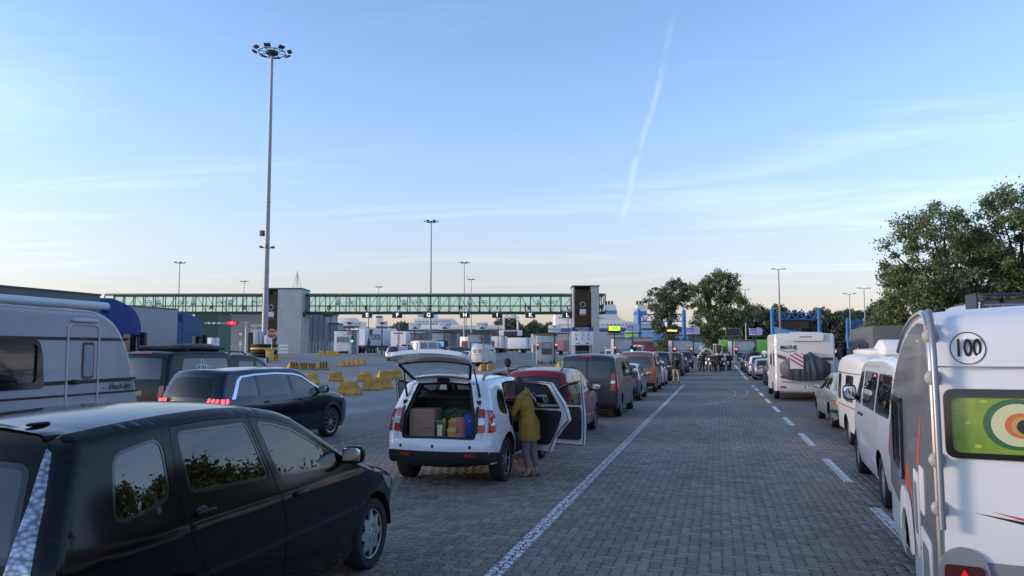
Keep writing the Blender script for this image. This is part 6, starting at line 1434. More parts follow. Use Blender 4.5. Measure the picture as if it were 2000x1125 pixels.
MB().tube([(-.5, -.35, .36), (-.2, -.5, .33), (.1, -.66, .32), (.1, -.72, .36)], .028, 8).build('tow_bar', DKSTEEL, DUST); MB().tube([(.25, -.2, .30), (.28, -.62, .30)], .03, 8).build('exhaust_pipe', STEEL, DUST)
CARD = mat('brown cardboard', (.30, .185, .125), .85, var=.06, vs=5)
def world_in(car_, p): return car_.matrix_basis @ Vector(p)
bx = world_in(DUST, (-.32, -.47, .722)); t = thing('cardboard_box', 'large brown cardboard box in the boot of the white SUV', 'box', bx); MB().box((0, 0, .215), (.42, .36, .43)).build('carton', CARD, t, bevel=.006)
MB().box((.0, -.181, .36), (.40, .004, .004)).build('flap_edge', mat('cardboard shade', (.2, .12, .08), .9), t); MB().box((.06, -.1815, .14), (.17, .003, .018)).build('printed_line', mat('blue print', (.13, .12, .25), .8), t); MB().box((0, -.1815, .09), (.41, .003, .003)).build('crease', mat('cardboard shade', (.2, .12, .08), .9), t)
TIN = mat('oil tin green gold', (.14, .13, .05), .35, .5, var=.1); p = world_in(DUST, (.0, -.61, .722)); t = thing('oil_tin', 'tall green and gold oil tin beside the cardboard box', 'tin', p); MB().box((0, 0, .13), (.155, .12, .26)).build('can', TIN, t, bevel=.006); MB().box((-.015, -.062, .11), (.075, .004, .17)).build('label', mat('tin label cream', (.6, .58, .42), .5), t); MB().box((-.015, -.062, .225), (.11, .004, .03)).build('name_band', mat('tin band', (.05, .07, .03), .5), t); MB().cyl((.03, 0, .26), (.03, 0, .285), .022, n=12).build('cap', mat('cap yellow', (.5, .42, .06), .4), t)
p = world_in(DUST, (.235, -.58, .722)); t = thing('shopping_bag', 'yellow and pink crumpled shopping bag in the boot', 'bag', p); b = MB(); rg = random.Random(4); n = 16; V = []
for j in range(8):
    for i in range(n):
        a = 2 * PI * i / n; w_ = .155 * (1 - .12 * j / 7) + rg.uniform(-.012, .012); d_ = .10 * (1 - .55 * j / 7) + rg.uniform(-.01, .01)
        V.append((w_ * math.copysign(abs(math.cos(a)) ** .6, math.cos(a)), d_ * math.copysign(abs(math.sin(a)) ** .6, math.sin(a)), .30 * j / 7 + (rg.uniform(-.03, .03) + .05 * math.cos(a) if j == 7 else 0)))
b.add(V, [(j * n + i, j * n + (i + 1) % n, (j + 1) * n + (i + 1) % n, (j + 1) * n + i) for j in range(7) for i in range(n)], 0)
for k, f in enumerate(b.f): b.m[k] = 1 if np.mean([b.v[i][0] for i in f]) > .035 else 0
b.build('sack', [mat('bag yellow', (.50, .27, .07), .7, var=.1, vs=9), mat('bag pink', (.42, .13, .12), .7, var=.1, vs=9)], t, 60); [MB().tube([(-.12 + .02 * k, -.112, .20 + .012 * math.sin(k * 2.1 + j) + .03 * j) for k in range(8)], .004, 5).build('print', mat('bag print red', (.30, .03, .03), .6), t) for j in range(2)]; MB().box((-.05, -.118, .12), (.14, .003, .06)).build('print_patch', mat('bag light', (.56, .36, .12), .7), t)
p = world_in(DUST, (.14, -.20, .722)); t = thing('holdall', 'dark green holdall lying behind the shopping bag', 'bag', p); MB().sq((0, 0, .22), (.60, .40, .42), .6, 12).build('sack', mat('bag green', (.03, .085, .03), .8, var=.15), t); MB().tube([(-.12, -.2, .22), (-.10, -.215, .36), (0, -.20, .42), (.10, -.215, .36), (.12, -.2, .22)], .014, 8).build('strap', mat('strap green', (.05, .10, .05), .8), t)
p = world_in(DUST, (.45, -.45, .722)); t = thing('travel_bag', 'bright blue travel bag at the right of the boot', 'bag', p); MB().sq((0, 0, .19), (.26, .36, .38), .4, 12).build('sack', mat('bag blue', (.012, .05, .25), .7, var=.12), t); MB().box((.0, -.185, .26), (.02, .006, .02)).build('zip_tag', CHROME, t)

RED, rsh = car('red_people_carrier', 'dark red people carrier with roof rails in front of the white SUV', spec_red_mpv(), (-4.0, 17.65, 0))
q = rsh.strip(np.array([[0, rsh.sb(1.02)]]), .012)[0]; b = MB(); b.lathe([(.060, 0), (.075, 0), (.075, .012), (.060, .012), (.060, 0)], q, 'y', 20); b.build('badge_ring', CHROME, RED); text('W', .085, CHROME, RED, tuple(Vector(q) + Vector((0, -.006, -.02))), ext=.003); text('V', .06, CHROME, RED, tuple(Vector(q) + Vector((0, -.006, .035))), ext=.003)
DGREY = paint('dark grey van paint', (.030, .030, .034), .3, var=.04)
lz = [('B', rp([(.72, .84), (.86, .84), (.85, 1.36), (.74, 1.36)], .03, 3), REDL, 'tail_lamp', .014), ('S', rp([(-.96, .84), (-.82, .84), (-.80, 1.34), (-.90, 1.36)], .03, 3), REDL, 'tail_lamp', .014), ('B', rect(.73, 1.06, .86, 1.14, .02), CLEARL, 'reversing_lamp', .018),
      ('B', rect(-.70, 1.20, -.03, 1.72, .08), mat('blanked rear panel', (.045, .045, .052), .2, coat=.6), 'rear_panel', .008, False), ('B', rect(.03, 1.20, .70, 1.72, .08), mat('blanked rear panel', (.045, .045, .052), .2, coat=.6), 'rear_panel', .008, False), ('B', rect(-.012, .64, .012, 1.86, .004), BLACK, 'door_gap', .004, False), ('B', rect(-.16, 1.80, .16, 1.85, .01), REDL, 'brake_lamp', .012, False), ('B', rect(.10, .42, .28, .47, .01), REDL, 'reflector', .02)]
sp = spec_van(DGREY, 1.90, 1.0, 3.27, .88, .96, 1.14, 1, lz, panes=2, mirrormat=DGREY); pr = [p_[:2] if len(p_) > 2 and p_[2] in ('w0', 'w1', 't0', 't1') else p_ for p_ in sp['prof']]; sp['prof'] = pr; sp['glass'] = PANE
VAN, vsh = car('grey_van', 'dark grey panel van with tall red lamps behind the red car', sp, (-3.88, 24.4, 0), cat='van')
q = vsh.strip(np.array([[.25, vsh.sb(.98)]]), .01)[0]; scrawl(VAN, tuple(Vector(q) + Vector((.06, -.008, 0))), .34, .045, CHROME, 8)
CB = paint('mid blue car paint', (.02, .05, .13), .2)
car('blue_hatchback', 'small blue hatchback between the grey van and the copper van', gen(CB, 1.50, .72, 2.55, .82, .87, .31, .95, .34, lod=1, mirrormat=BLACK), (-3.95, 32.4, 0))
BRZ = paint('copper van paint', (.26, .115, .07), .28, .3)
lz = [('B', rp([(.76, .86), (.87, .86), (.86, 1.22), (.78, 1.22)], .02, 3), REDL, 'tail_lamp', .012), ('S', rp([(-.95, .86), (-.86, .86), (-.84, 1.2), (-.92, 1.22)], .02, 3), REDL, 'tail_lamp', .012)]
car('copper_van', 'copper-coloured passenger van with a wide rear window', spec_van(BRZ, 1.97, .97, 3.0, .92, .95, 1.20, 1, lz, rearglass=PRIV, doorglass={1: PRIV, 2: PRIV}, plate=(.82, '')), (-3.9, 39.4, 0), cat='van')
car('white_estate', 'white estate car ahead of the copper van', gen(paint('white car paint 2', (.68, .69, .70), .25), 1.50, .95, 2.7, .85, .89, .32, .97, .42, mirrormat=BLACK), (-3.9, 46.0, 0))
car('dark_minivan', 'dark minivan with a pale roof ahead of the white estate', spec_van(paint('black van paint', (.012, .013, .016), .2), 1.93, 1.0, 3.1, .9, .94, 1.14, 2, [('S', rp([(-.95, .86), (-.84, .86), (-.82, 1.2), (-.90, 1.22)], .02, 3), REDL, 'tail_lamp', .012)], glass=DKGLASS, seats=False), (-3.95, 53.2, 0), cat='van')
car('dark_minivan', 'black minivan standing beside the man in shorts', spec_van(paint('black van paint', (.012, .013, .016), .2), 1.88, 1.0, 3.1, .9, .94, 1.12, 2, [('S', rp([(-.95, .86), (-.84, .86), (-.82, 1.15), (-.90, 1.18)], .02, 3), REDL, 'tail_lamp', .012)], glass=DKGLASS, seats=False), (-3.55, 62.0, 0), cat='van')
car('dark_hatchback', 'dark blue hatchback near the head of the left queue', gen(paint('ink car paint', (.008, .014, .035), .2), 1.48, .72, 2.55, .82, .87, .31), (-3.4, 70.0, 0))
car('dark_suv', 'dark SUV first in the left queue', gen(paint('anthracite paint', (.02, .022, .025), .2), 1.66, .8, 2.65, .85, .9, .34, 1.03, .34), (-3.2, 77.5, .3), R(2))

# ------------------------------------------------------------------ the queue right of the empty lane
WV = paint('white van paint', (.72, .73, .74), .28)
lz = [('B', rp([(.80, .78), (.90, .78), (.89, 1.22), (.81, 1.22)], .02, 3), REDL, 'tail_lamp', .012), ('S', rp([(-.96, .78), (-.88, .78), (-.86, 1.2), (-.92, 1.22)], .02, 3), REDL, 'tail_lamp', .012)]
car('white_van', 'white passenger van towing the end caravan', spec_van(WV, 1.94, .97, 3.0, .92, .95, 1.16, 0, lz, doorglass={1: PRIV, 2: PRIV}, mirrorsize=(.22, .15, .26)), (2.97, 11.15, 0), R(-3.5), cat='van')
# caravan with the eye
CW = mat('caravan white', (.70, .72, .75), .3, coat=.5, var=.02, vs=.8); CG = mat('caravan grey gloss', (.13, .135, .145), .32, coat=.25, var=.05); CGM = mat('caravan mid grey', (.20, .22, .24), .4, var=.05)
pr = [(-1.86, .34), (-1.91, .60), (-1.90, 1.2), (-1.86, 1.9), (-1.80, 2.18), (-1.62, 2.285), (-1.22, 2.30), (-.68, 2.27), (-.05, 2.18), (.56, 2.03), (1.23, 1.80), (1.72, 1.54), (2.2, 1.23), (2.6, .82), (2.85, .45), (2.8, .30)]
sp = dict(prof=pr, zs=.26, W=1.12, plan=[(-2, 1), (0, 1), (2.0, .99), (2.9, .95)], sect=[(0, 1), (1, 1), (2.4, .99)], wb=0, axles=[0], wr=.32, ra=.40, panes=[rect(.35, 1.02, 1.15, 1.55, .06)], paint=CW, lod=0, wheel='seven', bow=.05, crown=.05, r=.045, seats=False, glass=DKGLASS, wi=.05,
          lamps=[('S', rp([(-1.84, .62), (2.55, .62), (2.1, 1.2), (1.62, 1.50), (1.13, 1.76), (.50, 1.98), (-.1, 2.12), (-.7, 2.21), (-1.2, 2.245), (-1.60, 2.225), (-1.78, 2.12), (-1.84, 1.8)], .05, 3), CG, 'side_panel', .004, True, [circ(0, .33, .46), rect(.31, .98, 1.19, 1.59, .06)]),
                 ('S', rp([(.20, .93), (1.26, .93), (1.26, 1.64), (.20, 1.64)], .08, 3), TRIM, 'window_frame', .03, True, [rect(.33, 1.0, 1.17, 1.57, .06)]),
                 ('S', rp([(-1.62, .34), (-1.05, .34), (-1.05, .82), (-1.62, .82)], .05, 3), WHITEP, 'locker_hatch', .010), ('S', rp([(-1.52, .42), (-1.15, .42), (-1.15, .74), (-1.52, .74)], .05, 3), CGM, 'hatch_recess', .013), ('S', rp([(-.95, .62), (-.62, .62), (-.62, 1.16), (-.95, 1.16)], .05, 3), WHITEP, 'service_flap', .010), ('S', rp([(-.88, .70), (-.69, .70), (-.69, 1.08), (-.88, 1.08)], .05, 3), CGM, 'flap_recess', .013), ('S', rp([(-1.30, .92), (-1.05, .92), (-1.05, 1.24), (-1.30, 1.24)], .03, 3), WHITEP, 'service_flap', .010),
                 ('S', [(.10, .74), (.32, .78), (-.12, 1.16), (-.32, 1.02), (-.50, .86), (-.30, .92), (-.16, 1.0)], mat('graphic orange', (.55, .10, .04), .35), 'orange_graphic', .007), ('S', [(-1.0, 1.2), (-.86, 1.2), (-1.25, 1.62), (-1.3, 1.62)], mat('graphic orange', (.55, .10, .04), .35), 'orange_graphic', .007),
                 ('S', rp([(-.55, .48), (.55, .48), (.50, .64), (.40, .80), (.22, .90), (-.22, .90), (-.40, .80), (-.50, .64)], .03, 3), WHITEP, 'wheel_arch', .03, True, [circ(0, .33, .41)]),
                 ('B', rect(-1.05, .36, 1.05, .80, .03), CGM, 'rear_skirt', .006, False)])
CVN, csh = car('caravan', 'white caravan with a 100 sticker and a green eye on its window', sp, (2.625, 7.04, 0), R(-7.4), cat='caravan')
def rear_at(x, z, off=.0): return Vector(csh.strip(np.array([[x, csh.sb(z)]]), off)[0])
XL = -1.12
SO = -.02
def rp_(dx, z, off=0): return rear_at(XL + dx + SO, z, off)
# corner strip
pts = [Vector((XL + .012, p_[0] + .01, p_[1])) for p_ in csh.pt(np.linspace(csh.sb(.45), csh.sy(.5), 26))]
MB().tube(pts, .022, 8).build('edge_strip', mat('edge strip alloy', (.55, .53, .5), .25, .9), CVN); MB().tube([Vector((-p_.x, p_.y, p_.z)) for p_ in pts], .022, 8).build('edge_strip', mat('edge strip alloy', (.55, .53, .5), .25, .9), CVN)
# grab bar
GB = mat('grab bar grey', (.24, .26, .29), .35, .5)
o = MB().tube([rp_(.04, 2.24, .075)] + [rp_(.04, z, .085) for z in np.linspace(2.15, 1.05, 9)] + [rp_(.04, .98, .085)], .021, 12).build('grab_bar', GB, CVN)
for z in (2.14, 1.88, 1.38, 1.09):
    q = rp_(.04, z, .0); MB().lathe([(.001, -.03), (.03, -.03), (.048, -.012), (.05, .004)], q, 'y', 18).box(q + Vector((0, -.045, 0)), (.05, .07, .035)).build('bar_mount', mat('mount grey', (.33, .32, .31), .5), o)
# sticker
SW = mat('sticker white', (.78, .78, .77), .5); q = rp_(.235, 2.06, .004)
cc = lambda r_, dx=0, dz=0: [(XL + SO + .235 + dx + r_ * math.cos(a), csh.sb(2.06 + dz + r_ * math.sin(a))) for a in np.linspace(0, 2 * PI, 41)[:-1]]
part('sticker', [(*csh.piece('R', cc(.100), [], .003, 0),)], SW, CVN); part('sticker_ring', [(*csh.piece('R', cc(.097), [cc(.091)], .0045, 0),)], INK, CVN); text('100', .150, INK, CVN, tuple(q + Vector((0, -.004, .0))), ext=.004, sx=.66, bold=.003)
MB().lathe([(.001, 0), (.02, 0)], q + Vector((.03, -.006, -.066)), 'y', 18).build('seal', mat('seal silver', (.5, .5, .52), .3, .6), CVN, smooth=0); MB().box(q + Vector((.032, -.0075, -.066)), (.016, .002, .014)).build('seal_mark', mat('seal red', (.4, .08, .08), .5), CVN)
MB().box(rp_(1.06, 1.945, .003), (2.0, .012, .008)).build('panel_joint', CGM, CVN)
# rear window with a printed eye
def rpoly(x0, z0, x1, z1, r): return [(a, csh.sb(b_)) for a, b_ in rect(XL + SO + x0, z0, XL + SO + x1, z1, r)]
WF = part('window_frame', [(*csh.piece('R', rpoly(.085, 1.40, 1.92, 1.815, .06), [rpoly(.125, 1.435, 1.88, 1.765, .05)], .02, .03),)], TRIM, CVN)
def eye_material():
    m = bpy.data.materials.new('printed green blind'); m.use_nodes = True; nt = m.node_tree; N, Lk = nt.nodes, nt.links; b = N['Principled BSDF']; b.inputs['Roughness'].default_value = .25; b.inputs['Coat Weight'].default_value = .6
    t_ = N.new('ShaderNodeTexCoord'); sp_ = N.new('ShaderNodeSeparateXYZ'); Lk.new(t_.outputs['Object'], sp_.inputs[0])
    n = N.new('ShaderNodeTexNoise'); n.inputs['Scale'].default_value = 5; Lk.new(t_.outputs['Object'], n.inputs[0]); r = N.new('ShaderNodeValToRGB'); r.color_ramp.elements[0].color = (.13, .24, .02, 1); r.color_ramp.elements[1].color = (.30, .42, .05, 1); r.color_ramp.elements[0].position = .3; r.color_ramp.elements[1].position = .75; Lk.new(n.outputs[0], r.inputs[0]); Lk.new(r.outputs[0], b.inputs['Base Color']); return m
BL = part('printed_blind', [(*csh.piece('R', rpoly(.115, 1.425, 1.89, 1.775, .05), [], .003, 0),)], eye_material(), CVN)
EC = [('eye_rim', .170, (.03, .12, .045)), ('eye_white', .142, (.55, .58, .34)), ('eye_ring', .084, (.52, .14, .05)), ('eye_iris', .064, (.50, .30, .08)), ('eye_pupil', .049, (.012, .012, .012))]
for cx in (.46, 1.56):
    for k, (n_, r_, c_) in enumerate(EC):
        poly = [(XL + SO + cx + r_ * math.cos(a) + (.012 * k if cx < 1 else -.012 * k), csh.sb(1.61 - .003 * k + r_ * .88 * math.sin(a))) for a in np.linspace(0, 2 * PI, 40)[:-1]]
        poly = [(x, min(max(s, csh.sb(1.43)), csh.sb(1.77))) for x, s in poly]
        part(n_, [(*csh.piece('R', poly, [], .0045 + .0008 * k, 0),)], mat('print ' + n_, c_, .3, coat=.5), CVN)
for (cx, cz, rx, rz_) in ((.30, 1.742, .022, .009), (.155, 1.67, .011, .008), (.16, 1.645, .007, .005), (.21, 1.612, .016, .010), (.26, 1.475, .02, .010), (1.0, 1.70, .02, .01), (1.05, 1.50, .018, .012)):
    part('eye_spot', [(*csh.piece('R', [(XL + SO + cx + rx * math.cos(a), csh.sb(cz + rz_ * math.sin(a))) for a in np.linspace(0, 2 * PI, 16)[:-1]], [], .0045, 0),)], mat('print spot', (.42, .46, .10), .3), CVN)
for nm_, c_, poly in (('red_flash', mat('swoosh red', (.50, .05, .03), .35), [(.30, 1.098), (.60, 1.045), (1.2, .97), (1.2, .93), (.60, 1.02)]), ('black_flash', mat('swoosh black', (.012, .014, .03), .35), [(.21, 1.083), (.45, 1.052), (1.2, .93), (1.2, .89), (.45, 1.035)])):
    part(nm_, [(*csh.piece('R', [(XL + SO + a, csh.sb(b_)) for a, b_ in poly], [], .003, 0),)], c_, CVN)
for s in (0, 1):
    m_ = (lambda p_: p_) if s == 0 else (lambda p_: mirx(p_))
    part('lamp_pod', [(*csh.piece('R', m_([(XL + SO + .15 + .135 * math.cos(a), csh.sb(.725 + .15 * math.sin(a))) for a in np.linspace(0, 2 * PI, 36)[:-1]]), [], .03, .04),)], CGM, CVN)
    part('tail_lamp', [(*csh.piece('R', m_(rpoly(.045, .62, .255, .775, .03)), [], .04, .03),)], mat('dark red lamp', (.07, .008, .01), .1, coat=1), CVN)
    part('reflector', [(*csh.piece('R', m_([(XL + SO + a, csh.sb(b_)) for a, b_ in ((.085, .63), (.15, .755), (.215, .63))]), [], .046, .01),)], mat('reflector red', (.62, .01, .015), .2, emit=(1, .02, .03), es=.12), CVN)
    MB().sq((( -1 if s == 0 else 1) * 1.10, -1.80, 2.16), (.05, .075, .13), .8, 10).build('marker_lamp', REDL, CVN)
MB().cyl((.15, -.2, 2.27), (.15, -.2, 2.41), .075, n=18).cyl((.15, -.2, 2.41), (.15, -.2, 2.43), .12, n=18).build('roof_vent', WHITEP, CVN)
MB().box((0, 3.25, .42), (.12, 1.3, .10)).build('drawbar', STEEL, CVN)

# small rounded caravan behind the green saloon
EW = mat('old caravan white', (.66, .65, .62), .4, coat=.3, var=.04)
pr = [(-1.75, .34), (-1.92, .55), (-1.98, 1.0), (-1.93, 1.50), (-1.72, 1.82), (-1.3, 1.93), (0, 1.97), (1.0, 1.93), (1.45, 1.80), (1.62, 1.45), (1.70, .95), (1.62, .52), (1.48, .34)]
sp = dict(prof=pr, zs=.32, W=1.0, plan=[(-2.1, .90), (-1.2, .99), (0, 1), (1.0, .99), (1.75, .90)], sect=[(0, .95), (.6, .99), (1.0, 1), (1.5, .97), (2.1, .88)], wb=0, axles=[0], wr=.30, ra=.37, panes=[rect(.55, .98, .98, 1.52, .05), rect(-1.0, .98, -.1, 1.5, .06)], paint=EW, lod=1, wheel='van', bow=.10, crown=.06, r=.13, seats=False, glass=DKGLASS, wi=.06,
          lamps=[('S', rect(-1.85, 1.555, 1.62, 1.575, .004), CHROME, 'trim_strip', .006), ('S', rect(-1.9, .84, 1.64, .86, .004), mat('thin brown line', (.2, .06, .05), .5), 'trim_strip', .005), ('B', rect(.60, .62, .74, .76, .02), REDL, 'tail_lamp', .02)])
ER, esh = car('small_caravan', 'small rounded white caravan with a pop-up roof behind the green saloon', sp, (3.68, 18.4, 0), cat='caravan')
MB().sq((0, -.1, 2.02), (1.5, 1.9, .16), .5, 12).build('pop_up_roof', EW, ER); MB().prism([(-1.55, 1.96), (-.2, 1.99), (-.35, 2.12), (-.9, 2.28), (-1.3, 2.26), (-1.58, 2.12)], 'x', -.45, .75).build('roof_box', WHITEP, ER, bevel=.05)
MB().box((0, 2.0, .42), (.10, .9, .09)).build('drawbar', STEEL, ER)
# green saloon
SG = paint('sage green car paint', (.22, .27, .20), .3)
pr = [(-1.0, .36), (-1.12, .46), (-1.14, .60), (-1.12, .80, 'x'), (-1.05, .93), (-.60, .99, 'q'), (-.42, 1.02, 'w0'), (-.02, 1.33, 'w1'), (.22, 1.40), (.8, 1.43), (1.2, 1.42), (1.45, 1.37, 'f1'), (1.98, .99), (2.05, .95, 'f0'), (2.14, .93, 'h0'), (2.9, .87), (3.40, .80, 'h1'), (3.50, .66), (3.54, .50), (3.48, .36)]
fd = rp([(1.05, .30), (2.05, .30), (2.10, .6), (2.05, .92), (1.92, .97), (1.42, 1.315), (1.05, 1.345)], .03, 2); rd = rp([(.46, .30), (1.05, .30), (1.05, 1.345), (.35, 1.32), (.14, 1.16), (.06, .97), (.08, .80), (.30, .62)], .03, 2)
sp = dict(prof=pr, zs=.28, W=.895, plan=[(-1.2, .93), (-.6, .985), (.5, 1), (2.5, 1), (3.2, .97), (3.56, .92)], sect=[(.2, .95), (.45, .99), (.65, 1), (.88, .97), (1.0, .92), (1.45, .70)], wb=2.795, wr=.31, ra=.375, doors=[fd, rd], panes=[rp([(1.12, .985), (1.88, .985), (1.42, 1.27), (1.11, 1.29)], .02, 3), rp([(.16, .985), (.99, .985), (.99, 1.29), (.40, 1.27), (.24, 1.15)], .03, 3)], handles=[(1.2, .82), (.2, .84)], handlemat=CHROME, mirror=(1.86, .98), mirrormat=BLACK, mirrorsize=(.19, .10, .12), paint=SG, lod=1, wheel='classic', bow=.05, r=.055, crown=.03, wi=.05,
          lamps=[('B', rp([(.48, .62), (.82, .62), (.81, .80), (.50, .80)], .02), REDL, 'tail_lamp', .014), ('S', rp([(-1.10, .62), (-.86, .64), (-.86, .78), (-1.09, .80)], .02), AMBERL, 'tail_lamp', .012), ('B', rect(-.84, .42, .84, .56, .03), CHROME, 'bumper', .05, False), ('S', rp([(-1.12, .44), (-.55, .44), (-.55, .52), (-1.12, .54)], .02), BLACK, 'bumper', .03), ('S', rp([(-1.05, .74), (3.45, .70), (3.45, .72), (-1.05, .76)], .005, 1), CHROME, 'side_moulding', .006)])
GS, gsh = car('green_saloon', 'sage green old saloon towing the small rounded caravan', sp, (3.74, 22.4, 0))
for s in (-1, 1): MB().box((s * .72, -.34, .26), (.24, .02, .26)).build('mud_flap', BLACK, GS); MB().prism([(-.1, 0), (0, .07), (.1, 0), (.1, .03), (0, .10), (-.1, .03)], 'y', -.012, 0).build('chevron', SIGNW, GS, loc=(s * .72, -.35, .2))
# motorhome with a covered bicycle rack
MW = mat('motorhome white', (.70, .69, .67), .35, coat=.4, var=.03)
pr = [(-1.62, .42), (-1.70, .60), (-1.70, 1.2), (-1.69, 2.0), (-1.66, 2.62), (-1.58, 2.72), (-1.2, 2.75), (1.5, 2.75), (2.6, 2.78), (3.3, 2.62), (3.9, 2.05), (4.25, 1.60), (4.6, 1.22), (5.2, 1.02), (5.35, .75), (5.35, .45), (5.25, .34)]
sp = dict(prof=pr, zs=.40, W=1.16, plan=[(-1.8, 1), (3.0, 1), (3.8, .90), (5.4, .78)], sect=[(0, 1), (2.8, .995)], wb=3.9, wr=.34, ra=.42, panes=[rect(-1.2, 1.42, -.55, 2.05, .06), rect(.3, 1.45, 1.4, 2.0, .06), rp([(3.2, 1.45), (4.05, 1.35), (3.7, 1.9), (3.2, 1.95)], .05)], paint=MW, lod=1, wheel='van', bow=.03, crown=.04, r=.06, seats=False, glass=DKGLASS, doors=[rect(2.1, .5, 2.75, 2.3, .06)], handles=[(2.2, 1.3)], handlemat=BLACK,
          lamps=[('B', rect(-.62, 2.44, .72, 2.70, .08), MW, 'rear_spoiler', .10, False), ('B', rect(-.20, 2.56, .26, 2.60, .01), mat('spoiler slot', (.35, .2, .15), .5), 'brake_lamp', .105, False), ('B', rect(-1.12, .44, 1.12, .90, .05), MW, 'bumper', .06, False), ('B', [(-1.02, .98), (-.55, .86), (1.05, .88), (1.05, .94), (-.5, .93), (-.9, 1.04)], mat('maroon flash', (.10, .015, .015), .4), 'flash', .064, False), ('B', [(-1.06, 1.76), (-.72, 1.66), (-.72, 1.80), (-1.06, 1.92)], mat('brown flash', (.13, .08, .06), .4), 'flash', .006, False), ('B', [(-.66, 1.65), (-.28, 1.54), (-.50, 1.70), (-.64, 1.78)], mat('brown flash', (.13, .08, .06), .4), 'flash', .006, False), ('B', rect(-.98, .56, -.76, .62, .01), REDL, 'reflector', .07, False), ('B', rect(.76, .56, .98, .62, .01), REDL, 'reflector', .07, False), ('B', rect(.66, 1.66, 1.06, 1.78, .02), TRIM, 'dark_mark', .006, False)])
MH, msh = car('motorhome', 'white motorhome with a bicycle rack under a grey cover', sp, (3.42, 35.1, 0), cat='motorhome')
def mrear(x, z, o_=0): return Vector(msh.strip(np.array([[x, msh.sb(z)]]), o_)[0])
for k in range(3): MB().lathe([(.001, -.03), (.05, -.03), (.06, 0)], mrear(-.88 + k * .17, .96 - k * .035, .07), 'y', 14).build('tail_lamp', REDL, MH); MB().lathe([(.001, -.03), (.05, -.03), (.06, 0)], mrear(.88 - k * .17, .92 - k * .01, .07), 'y', 14).build('tail_lamp', REDL, MH)
text('McLOUIS', .21, INK, MH, tuple(mrear(-.62, 2.18, .012)), ext=.003, sx=.78, bold=.006); MB().tube([mrear(-.95 + .066 * k, 2.10 - .10 * math.sin(PI * k / 10), .01) for k in range(11)], .012, 6).build('logo_swoosh', INK, MH)
q = mrear(.22, .62, .075); pl = MB().box(q, (.55, .015, .12)).build('number_plate', PLATE, MH); text('FP·912·R', .11, INK, pl, tuple(q + Vector((.02, -.011, 0))), ext=.001, sx=.85); MB().box(q + Vector((-.25, -.002, 0)), (.045, .014, .115)).build('plate_band', ADB, pl)
for s in (-1, 1): mirror_part(MH, s * 1.14, 4.05, 1.75, s, BLACK, (.24, .12, .42))
# rack and cover
t = thing('bicycle_rack', 'bicycles under a creased grey cover on the back of the motorhome', 'bicycle rack', world_in(MH, (0, -1.76, .80))); t.scale = (1.02, 1, 1.28)
CV = mat('grey cover cloth', (.075, .08, .09), .55, var=.12, vs=5); b = MB(); nx, nz = 40, 22; V = []
for j in range(nz + 1):
    v = j / nz
    for i in range(nx + 1):
        u = i / nx * 2 - 1; top_ = .86 - .30 * abs(u) ** 2.2 + .07 * math.exp(-((u + .5) / .10) ** 2) + .10 * math.exp(-((u - .22) / .10) ** 2); bot = .02 + .20 * abs(u) ** 3
        x = 1.0 * u * (1 - .10 * (1 - v) ** 2 - .06 * v); z = bot + (top_ - bot) * v
        y = -.24 - .16 * math.sin(PI * v) * (1 - u ** 4) + .022 * math.sin(u * 23 + v * 3 + 2 * math.sin(u * 5)) * math.sin(PI * v) + .015 * math.sin(u * 47 - v * 5) * (1 - v)
        y = y * (1 - .75 * abs(u) ** 6); V.append((x - .02, y, z))
b.add(V, [(j * (nx + 1) + i, j * (nx + 1) + i + 1, (j + 1) * (nx + 1) + i + 1, (j + 1) * (nx + 1) + i) for j in range(nz) for i in range(nx)])
n0 = len(V); rim = [j * (nx + 1) for j in range(nz + 1)] + [nz * (nx + 1) + i for i in range(1, nx + 1)] + [j * (nx + 1) + nx for j in range(nz - 1, -1, -1)] + [i for i in range(nx - 1, 0, -1)]
b.add([(V[i][0] * .97, -.02, V[i][2]) for i in rim], []); L_ = len(rim); b.f += [(rim[k], rim[(k + 1) % L_], n0 + (k + 1) % L_, n0 + k) for k in range(L_)]; b.m += [0] * L_
b.build('cover', CV, t, 60); bd = MB().box((-.36, -.42, .66), (.50, .015, .50)).build('warning_board', SIGNW, t)
for k in range(5):
    c = -.5 + k * .26; P_ = clipx(clipy([(c - .5, .9), (c - .4, .9), (c + .62, .38), (c + .5, .38)], .42, .90), -.60, -.12)
    if len(P_) > 2: MB().add([(x, -.431, z) for x, z in P_], [tuple(range(len(P_)))]).build('red_stripe', mat('board red', (.50, .05, .07), .5), bd, smooth=0)
MB().tube([(-.9, -.05, .02), (-.9, -.3, .0), (.9, -.3, .0), (.9, -.05, .02)], .018, 6).build('carrier_frame', STEEL, t)
# expedition truck
p = (7.05, 33.0, -.28); t = thing('expedition_truck', 'matt grey box-bodied expedition truck right of the motorhome', 'truck', p); XG = mat('expedition grey', (.105, .11, .11), .6, var=.06)
MB().box((0, 2.2, 2.15), (2.45, 5.4, 2.3)).build('box_body', XG, t, bevel=.03); MB().box((0, 5.9, 1.6), (2.2, 1.9, 1.8)).build('cab', XG, t, bevel=.15); MB().box((0, 6.86, 2.0), (1.9, .04, .7)).build('windscreen', DKGLASS, t); MB().box((0, 2.6, .75), (1.2, 6.4, .4)).build('chassis', BLACK, t); MB().box((.62, -.52, 2.36), (1.1, .05, .42)).build('rear_window', DKGLASS, t); scrawl(t, (.55, -.505, 2.85), .42, .09, mat('dark red print', (.07, .03, .035), .6), 6); scrawl(t, (1.0, -.505, 2.84), .36, .06, mat('dark red print', (.07, .03, .035), .6), 5)
for y in (.9, 3.0): MB().box((-1.235, y - .3, 2.4), (.04, .28, .5)).build('side_window', DKGLASS, t)
for y in (.6, 5.9):
    for s in (-1, 1): wheel(t, 1.0, y, .5, .36, 'van', s)
